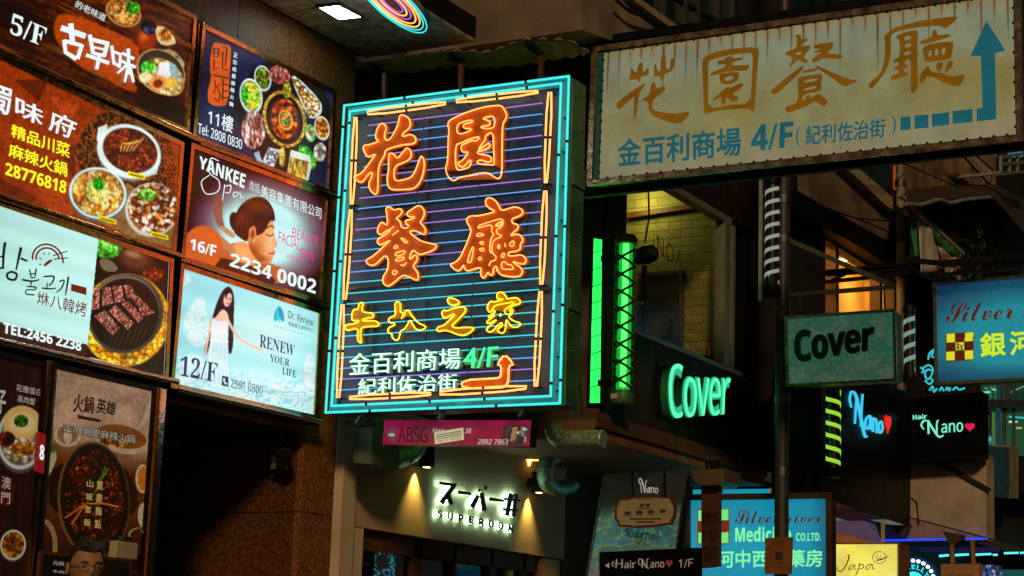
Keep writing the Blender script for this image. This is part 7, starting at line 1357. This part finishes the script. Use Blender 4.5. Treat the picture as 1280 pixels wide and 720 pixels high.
mb = MB()
for (x0, x1, y, w) in ((525, 550, 268, .02), (560, 588, 266, .02), (424, 465, 318, .022), (500, 540, 314, .022), (574, 614, 312, .022), (652, 690, 306, .022), (518, 596, 288, .006), (416, 474, 336, .005), (496, 544, 332, .005), (572, 616, 330, .005), (455, 660, 356, .010), (500, 612, 376, .010)): p, q = zq_((x0, y), (x1, y-2)); mb.beam(PPq.at(*p, .0262), PPq.at(*q, .0262), .001, w)
mb.obj('price_lines', K_P, t); mb = MB(); MB().beam(PPq.at(790, 625)+[0, .02, 0], PPq.at(789, 590)+[0, .02, 0], .012).obj('hanger', BLACK, t); MB().beam(PPq.at(830, 622)+[0, .02, 0], PPq.at(829, 588)+[0, .02, 0], .012).obj('hanger', BLACK, t)
# vertical coffee room board
PK = PY(12.5); qk = [(876.5, 606.5), (899.5, 605), (899, 708), (877, 710)]; t = thing('vertical_board', 'tall narrow dark brown hanging board with vertical Chinese characters', 'sign', PK.at(888, 710)); mb = MB(); mb.prism([PK.at(*p) for p in qk], (0, .04, 0)); mb.obj('board', mat('red_brown_board', (.085, .03, .016, 1), .6, 0, .3, 10), t)
for k, ch in enumerate('咖啡室'): y = 640+k*20.5; text('lettering', ch, PK, [(878.5, y), (898, y-1), (897.5, y+18), (878.5, y+19)], mat('near_black_ink', (.012, .008, .006, 1), .6), t, bold=.02)
for x in (882, 895): MB().beam(PK.at(x, 606)+[0, .02, 0], (PK.at(x, 606)[0], 12.52, z_bay-.125), .015).obj('hanger', BLACK, t)
t = thing('lamp_canopy', 'rounded dull metal canopy box above the vertical brown board', 'canopy box', PK.at(884, 600)); P5 = PY(12.4); mb = MB(); q5_ = [(863, 588), (905, 586), (905, 601), (898, 606), (880, 607), (868, 602)]; mb.prism([P5.at(*p) for p in q5_], (0, .3, 0)); mb.obj('box', mat('dull_khaki_metal', (.13, .11, .07, 1), .5, .3), t); mb = MB(); p = P5.at(884, 587); mb.box((p[0]-.03, 12.5, p[2]-.01), (p[0]+.03, 12.56, z_bay-.121)); mb.obj('stem', BLACK, t)
# Silver river pharmacy lightbox, lower right
PM2 = PY(13.5); zm = Z(850, 600, 6); qm2 = [(863.5, 625.5), (1033.5, 623.5), (1034, 740), (863.5, 740)]
t = thing('pharmacy_lightbox', 'cyan pharmacy lightbox with red script at street level behind the pole', 'lightbox', PM2.at(950, 740)); mb = MB(); mb.prism([PM2.at(*p, -.004) for p in qm2], (0, .2, 0)); mb.obj('cabinet', STEEL, t); frame_on(PM2, qm2, .045, .03, mat('dark_brown_frame', (.06, .03, .018, 1), .5, 0, .3, 8), t, off=-.003)
c = Canvas(PM2, qm2, 260, 180); c.fill((14, 128, 158)); g = np.clip(1.1-np.hypot((c.u-.45)/.75, (c.v-.5)/.75), 0, 1); c.mix(g*.8, (22, 160, 186)); c.mix(np.clip((c.u-.88)*8, 0, 1)*.7, (10, 84, 108)); c.poly(zm((127, 217), (372, 215), (372, 480), (127, 482)), (112, 34, 12))
for x0, y0 in ((135, 225), (300, 222), (135, 395), (300, 392), (218, 308)): c.poly(zm((x0, y0), (x0+62, y0-1), (x0+62, y0+80), (x0, y0+81)), (120, 235, 130))
c.noise(.6, .06, 2); c.obj('printed_panel', P_LIT, t)
E_LG = emis('light_green_ink', C(130, 245, 165), 1.0)
def scr(st, sx, sy, ox, oy, x0, y0): return [[((x-x0)*sx+ox, (y-y0)*sy+oy, w*sx*.9) for x, y, w in s] for s in st]
text('script_lettering', 'Silver', PM2, zm((413, 226), (735, 224), (735, 325), (413, 328)), R_INK, t, st='scriptb'); text('script_lettering', 'river', PM2, zm((803, 262), (1060, 258), (1060, 315), (803, 320)), R_INK, t, st='scriptb')
text('lettering', 'Medicine', PM2, zm((415, 352), (836, 350), (834, 462), (415, 465)), E_LG, t, bold=.035); text('lettering', 'CO.LTD.', PM2, zm((872, 397), (1058, 395), (1058, 457), (872, 459)), E_LG, t, bold=.015); text('lettering', '銀河中西大藥房', PM2, zm((150, 530), (1070, 520), (1068, 652), (150, 662)), E_LG, t, bold=.025)
P6 = PY(13.6); MB().beam(P6.at(900, 616), P6.at(900, 585), .03).obj('hanger', BLACK, t); MB().beam(P6.at(1010, 615), P6.at(1010, 590), .03).obj('hanger', BLACK, t)
t = thing('lit_sign', 'cyan and orange lit sign edge showing above the street level pharmacy lightbox', 'sign', PY(14.2).at(960, 622)); P7 = PY(14.2)
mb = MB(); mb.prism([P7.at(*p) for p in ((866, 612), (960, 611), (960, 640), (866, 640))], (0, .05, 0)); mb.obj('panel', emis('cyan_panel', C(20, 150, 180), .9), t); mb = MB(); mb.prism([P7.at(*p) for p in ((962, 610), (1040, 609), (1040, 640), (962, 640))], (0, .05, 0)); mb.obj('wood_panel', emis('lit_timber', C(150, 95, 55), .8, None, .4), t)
# =================================================================== grey bay soffit, lower right
t = thing('concrete_bay', 'grey cracked concrete bay under the square black sign, edged with a blue light line', 'building bay', PY(16.3).at(1180, 660)); P8 = PY(16.25)
mb = MB(); mb.prism([P8.at(*p) for p in ((1138, 574), (1233, 567), (1233.5, 671.5), (1138, 646))], (0, .25, 0)); mb.obj('front_panel', mat('pale_grey_render', (.46, .41, .34, 1), .85, 0, .25, 5, .15, 60), t)
mb = MB(); mb.beam(P8.at(1163, 576, .012), P8.at(1190, 586, .012), .03, .03); mb.beam(P8.at(1190, 586, .012), P8.at(1238, 613, .012), .035, .035); mb.obj('tar_strip', mat('tar_black', (.02, .016, .012, 1), .8), t); mb = MB(); mb.tube([P8.at(*p, .006) for p in ((1139, 622), (1146, 628), (1149, 655))], .006); mb.obj('crack', mat('tar_black', (.02, .016, .012, 1), .8), t)
mb = MB(); mb.prism([P8.at(*p, -.02) for p in ((1086, 655), (1138, 648), (1232, 672.5), (1232, 675), (1088, 676))], (0, .2, 0)); mb.obj('lower_panel', mat('pinkish_render', (.36, .24, .17, 1), .85, 0, .25, 6), t)
mb = MB(); mb.prism([PY(16.2).at(*p) for p in ((1088, 674.5), (1234, 672), (1234, 674), (1088, 677))], (0, .02, 0)); mb.obj('light_line', emis('blue_led', C(20, 60, 235), 1.6), t)
mrb = mat('rusty_bracket', (.05, .03, .02, 1), .7); mb = MB(); mb.prism([PY(16.1).at(*p) for p in ((1112, 650), (1136, 655), (1130, 671), (1120, 668))], (0, .1, 0)); mb.obj('bracket', mrb, t); mb = MB(); mb.prism([PY(16.0).at(*p) for p in ((1178, 664), (1202, 668), (1201, 675), (1190, 684), (1186, 680))], (0, .12, 0)); mb.obj('bracket', mat('rusty_bracket', (.05, .03, .02, 1), .7), t)
P10 = PX(-5.05); t = thing('shop_ceiling', 'pale green lit ceiling edge above the yellow sign', 'ceiling edge', P10.at(1085, 650)); P11 = PY(15.6)  # shop light on these faces put in as emission
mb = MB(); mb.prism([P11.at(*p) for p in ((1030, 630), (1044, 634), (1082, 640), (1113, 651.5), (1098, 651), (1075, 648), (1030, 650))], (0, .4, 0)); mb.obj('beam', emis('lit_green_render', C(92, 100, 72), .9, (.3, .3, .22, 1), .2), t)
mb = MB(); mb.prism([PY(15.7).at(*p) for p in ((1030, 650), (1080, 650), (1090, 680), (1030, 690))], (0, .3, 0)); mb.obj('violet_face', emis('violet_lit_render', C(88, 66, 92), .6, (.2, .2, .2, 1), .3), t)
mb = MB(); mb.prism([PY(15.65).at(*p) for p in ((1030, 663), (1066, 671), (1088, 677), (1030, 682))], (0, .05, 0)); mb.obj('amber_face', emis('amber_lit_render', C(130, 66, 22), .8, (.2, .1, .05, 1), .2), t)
# Japanese restaurant sign
PJ = PY(15.0); qj = [(1043, 680.5), (1122, 680.3), (1122, 750), (1043, 750)]; zj = Z(1020, 640, 9); t = thing('restaurant_lightbox', 'bright yellow lightbox with black brush script', 'lightbox', PJ.at(1085, 740)); mb = MB(); mb.prism([PJ.at(*p, -.004) for p in ((1036, 679.5), (1124, 679.3), (1124, 750), (1036, 750))], (0, .28, 0)); mb.obj('cabinet', mat('brown_sign_side', (.18, .09, .05, 1), .6), t); frame_on(PJ, qj, .012, .012, mat('pale_rail', (.35, .36, .33, 1), .6, .1), t, off=-.003)
c = Canvas(PJ, [(1036, 680.5), (1122, 680.3), (1122, 750), (1036, 750)], 120, 90); c.fill((244, 226, 92)); c.noise(.04, .12, 3); c.mix(np.clip(fbm(c.X*.05, c.Y*.05, 7)-.4, 0, 1), (250, 244, 170)); c.obj('printed_panel', P_LIT, t)
mb = MB(); brush(mb, [zj(*s) for s in ([(205, 580, 8), (200, 620, 8)], [(212, 548, 8), (222, 543, 8)], [(362, 480, 16), (372, 510, 15), (345, 590, 13), (300, 655, 12), (260, 668, 12), (238, 640, 9), (245, 605, 5)], [(440, 600, 8), (400, 600, 9), (368, 640, 9), (395, 645, 8), (440, 598, 7), (435, 645, 8), (462, 640, 5)], [(495, 575, 12), (480, 640, 11), (448, 718, 10)], [(490, 600, 7), (530, 590, 9), (535, 625, 9), (490, 645, 8)], [(635, 590, 9), (590, 595, 10), (562, 640, 10), (590, 645, 8), (638, 590, 7), (640, 640, 10), (668, 635, 5)])]+[zj(*[(715+76*math.cos(a_), 512+66*math.sin(a_), 7) for a_ in np.linspace(R_(-60), R_(290), 22)])]+[zj(*s) for s in ([(680, 545, 12), (735, 535, 16), (790, 510, 10), (825, 515, 4)], [(690, 535, 7), (672, 490, 5)], [(705, 530, 7), (700, 475, 5)], [(722, 528, 7), (740, 480, 5)])], PJ); mb.obj('brush_lettering', E_BLK, t)
t2 = thing('sign_rods', 'twin pale hanger rods holding the yellow lightbox', 'hanger rod', PY(15.05).at(1104, 679)); mb = MB()
for x in (1102.5, 1105): MB().beam(PY(15.05).at(x, 679), PY(15.05).at(x, 652), .012).obj('rod', mat('pale_rod', (.6, .55, .35, 1), .5), t2)
# neon roundel with bulbs
PR = PY(17.6); ctr = (1142, 727); rad_ = 25; t = thing('neon_roundel', 'round blue sign ringed with white bulbs and turquoise arc lettering', 'neon sign', PR.at(*ctr))
MB().prism([PR.at(ctr[0]+31*math.cos(a), ctr[1]+31*math.sin(a)) for a in np.linspace(0, 2*math.pi, 40, endpoint=False)], (0, .1, 0)).obj('disc', emis('deep_blue_disc', C(6, 30, 62), .8), t)
for a in range(0, 360, 15): p = PR.at(ctr[0]+26*math.cos(R_(a)), ctr[1]+26*math.sin(R_(a)), .02); MB().lathe(p+[0, .02, 0], p-[0, .025, 0], [(0, .014), (.5, .017), (1, .008)], 10).obj('bulb', emis('cool_bulb', C(190, 245, 255), 3), t)
for k, ch in enumerate('PARCELLY'):
    a = R_(-172+k*20.5); r1, r0 = 21.5, 15.5; d_ = R_(7.5); qd = [(ctr[0]+r*math.cos(x), ctr[1]+r*math.sin(x)) for r, x in ((r1, a-d_), (r1, a+d_), (r0, a+d_), (r0, a-d_))]; text('lettering', ch, PR, qd, emis('turquoise_ink', C(50, 220, 215), 1.2), t, bold=.02)
MB().prism([PR.at(ctr[0]+12.5*math.cos(a), ctr[1]+12.5*math.sin(a), .012) for a in np.linspace(0, 2*math.pi, 30, endpoint=False)], (0, .01, 0)).obj('lamp_face', emis('turquoise_lamp', C(60, 230, 215), 1.3), t)
# hanging beige sign on two rods
PO = PY(15.8); t = thing('hanging_sign', 'small orange beige sign hanging on two rods', 'sign', PO.at(1200, 740)); mb = MB(); mb.prism([PO.at(*p) for p in ((1176, 705), (1224, 704.5), (1224, 745), (1176, 745))], (0, .12, 0)); mb.obj('board', mat('orange_beige_board', (.45, .26, .13, 1), .7, 0, .12, 10), t)
mcr = mat('copper_rod', (.4, .22, .1, 1), .5, .3); MB().beam(PO.at(1188.8, 704)+[0, .06, 0], PO.at(1187.8, 680)+[0, .06, 0], .03).obj('rod', mcr, t); MB().beam(PO.at(1214.8, 704)+[0, .06, 0], PO.at(1213.5, 675)+[0, .06, 0], .03).obj('rod', mcr, t); text('lettering', 'OLIVER', PO, [(1184, 718), (1216, 717.5), (1216, 724), (1184, 724.5)], K_P, t)
# far street level shops: dark fronts, light strips, lit salon windows
P12 = PX(XT-.3); t = thing('street_shopfront', 'dark street level shopfronts with small cyan light strips', 'shop', PX(XT-.5).at(1230, 700)); MB().box((XT-.9, yt0, .14), (XT-.35, 45, zlow)).box((XT-3, yt0, zlow-.2), (XT-.9, 45, zlow)).obj('front', mat('blue_black_front', (.006, .008, .014, 1), .4, 0, .5, 2), t)
P13 = PX(XT+.15); mb = MB()
for a, b in (((1175, 695), (1185, 694)), ((1193, 694), (1210, 693)), ((1217, 693.5), (1238, 692.5)), ((1256, 691.5), (1272, 691)), ((1276, 691), (1300, 690)), ((1242, 693.5), (1246, 693.5))): mb.beam(P13.at(*a), P13.at(*b), .02, .022)
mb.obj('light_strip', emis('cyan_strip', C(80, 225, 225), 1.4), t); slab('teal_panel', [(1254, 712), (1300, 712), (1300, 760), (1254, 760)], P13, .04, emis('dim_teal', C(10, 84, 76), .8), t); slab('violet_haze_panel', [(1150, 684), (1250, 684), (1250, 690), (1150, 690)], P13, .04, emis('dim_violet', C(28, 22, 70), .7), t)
c = Canvas(P13, [(1227, 706), (1252, 706), (1252, 745), (1227, 745)], 50, 60); c.fill((24, 20, 24)); c.cells(np.ones(c.X.shape), [(20, 16, 20), (40, 34, 40), (30, 80, 190), (90, 60, 45), (150, 170, 220)], 3.5, 3, rim=.4); c.obj('display', printed('display_print', .7), t)
PSW = PX(XT+.1); t = thing('salon_window', 'green lit upper salon window above the deep blue panel', 'window', PSW.at(1255, 560)); c = Canvas(PSW, [(1226, 468), (1300, 458), (1300, 575), (1226, 562)], 120, 140); c.fill((12, 40, 30)); c.noise(.08, .6, 3); zw = Z(1200, 470, 4.235)
c.poly(zw((112, 55), (190, 50), (190, 130), (112, 135)), (20, 92, 62)); c.cells(c.pmask(zw((112, 60), (190, 60), (190, 130), (112, 130))), [(20, 120, 80), (8, 40, 30), (60, 170, 110), (10, 60, 44)], 2, 5); c.poly(zw((122, 190), (165, 190), (165, 290), (122, 290)), (8, 16, 12)); c.poly(zw((128, 205), (155, 205), (155, 275), (128, 275)), (50, 74, 44)); c.poly(zw((168, 190), (185, 190), (185, 370), (168, 370)), (70, 110, 52)); c.ell(*zw((155, 340))[0], 5, 6, (36, 104, 112)); c.ell(*zw((155, 335))[0], 3, 3, (80, 170, 170)); c.poly(zw((215, 200), (340, 190), (340, 430), (215, 380)), (28, 84, 52), 0, .8, 2); c.poly(zw((190, 50), (215, 50), (215, 380), (190, 380)), (16, 58, 66))
for a, b, w, cc in (((120, 88), (155, 84), 2.2, (190, 250, 225)), ((225, 215), (245, 218), 2, (50, 200, 215)), ((262, 215), (340, 222), 2, (60, 215, 225)), ((262, 243), (300, 242), 2.4, (225, 245, 210)), ((300, 275), (325, 275), 2, (230, 190, 110)), ((270, 85), (338, 55), 1.2, (140, 190, 170)), ((220, 190), (228, 372), .8, (80, 120, 100)), ((172, 70), (188, 74), 1.8, (150, 240, 200))): c.line(zw(a, b), w, cc)
c.obj('pane', printed('salon_view', .85), t); mb = MB()
for a, b, w in (((1226, 505), (1300, 506), .09), ((1250, 470), (1249, 560), .04), ((1262, 470), (1261, 560), .03)): mb.beam(PSW.at(*a, .05), PSW.at(*b, .05), w)
mb.obj('window_frame', mat('grey_blue_frame', (.07, .10, .11, 1), .5, .2), t)
P14 = PX(XT+.3); slab('panel', [(1231, 558), (1262, 559), (1262, 622), (1231, 621)], P14, .15, mat('deep_blue_panel', (.03, .16, .30, 1), .5, 0, .2, 8), t); slab('grey_pier', [(1262.5, 556), (1273, 560), (1273, 623), (1262.5, 623)], P14, .16, mat('grey_render', (.27, .245, .21, 1), .85, 0, .25, 5, .15, 60), t); slab('steel_panel', [(1273.5, 570), (1300, 570), (1300, 617), (1273.5, 617)], PX(XT+.25), .1, STEEL, t)
# cyan neon scribble signs behind the blue box
PS = PY(17.0); zsn = Z(1120, 380, 3.6); t = thing('neon_script_sign', 'small cyan neon script sign behind the blue pharmacy lightbox', 'neon sign', PS.at(1170, 495)); mb = MB()
for st in ([(145, 250), (150, 225), (165, 210), (172, 205), (160, 235), (175, 240)], [(120, 290), (145, 275), (165, 290), (160, 320), (140, 340), (130, 310), (145, 295), (160, 300)], [(130, 345), (150, 360), (165, 345), (150, 330)], [(110, 285), (125, 300), (115, 310)], [(150, 390), (165, 370), (170, 395), (185, 380)], [(195, 392), (205, 375), (215, 392)], [(225, 390), (230, 375), (240, 390), (245, 375)], [(255, 388), (270, 375), (285, 385), (310, 378)]):
    mb.tube([PS.at(*p) for p in catmull(zsn(*st), 5)], .009, False, 6)
mb.obj('neon_tube', emis('neon_cyan_far', C(40, 190, 200), 1.0), t); mb = MB(); mb.beam(PS.at(1160, 440)+[0, .03, 0], PS.at(1158, 500)+[0, .03, 0], .02); mb.beam(PS.at(1155, 489)+[0, .03, 0], PS.at(1215, 487)+[0, .03, 0], .02); mb.beam(PS.at(1158, 487)+[0, .03, 0], (XT+.001, 17.03, PS.at(1158, 487)[2]), .02); mb.obj('frame', BLACK, t)
# service cables strung along the walls
def cable(pts, lab, r=.007):
    o = MB().tube(catmull([np.array(p) for p in pts], 8), r).obj('service_cable', CABLE); tag(o, lab, 'cable', 'service cables over the street')
Pq = PX(XT+.4)
cable([Pq.at(990, 236), Pq.at(1060, 270), Pq.at(1150, 282), Pq.at(1300, 318)], 'thin black cable sagging under the concrete spandrel towards the flags'); cable([Pq.at(1040, 262), Pq.at(1100, 285), Pq.at(1200, 330), Pq.at(1300, 336)], 'lower thin black cable crossing above the lit window'); cable([Pq.at(1075, 190), Pq.at(1130, 205), Pq.at(1200, 235)], 'thin black cable across the tan wall')
cable([PY(9.5).at(718, 150), PY(9.5).at(727, 300), PY(9.5).at(722, 430), PY(9.5).at(728, 520)], 'black cable running down the right side of the neon sign'); cable([PX(-5.0).at(943, -10), PX(-5.0).at(952, 18), PX(-5.0).at(958, 36)], 'pale thin cable dropping to the top of the big white sign', .006)
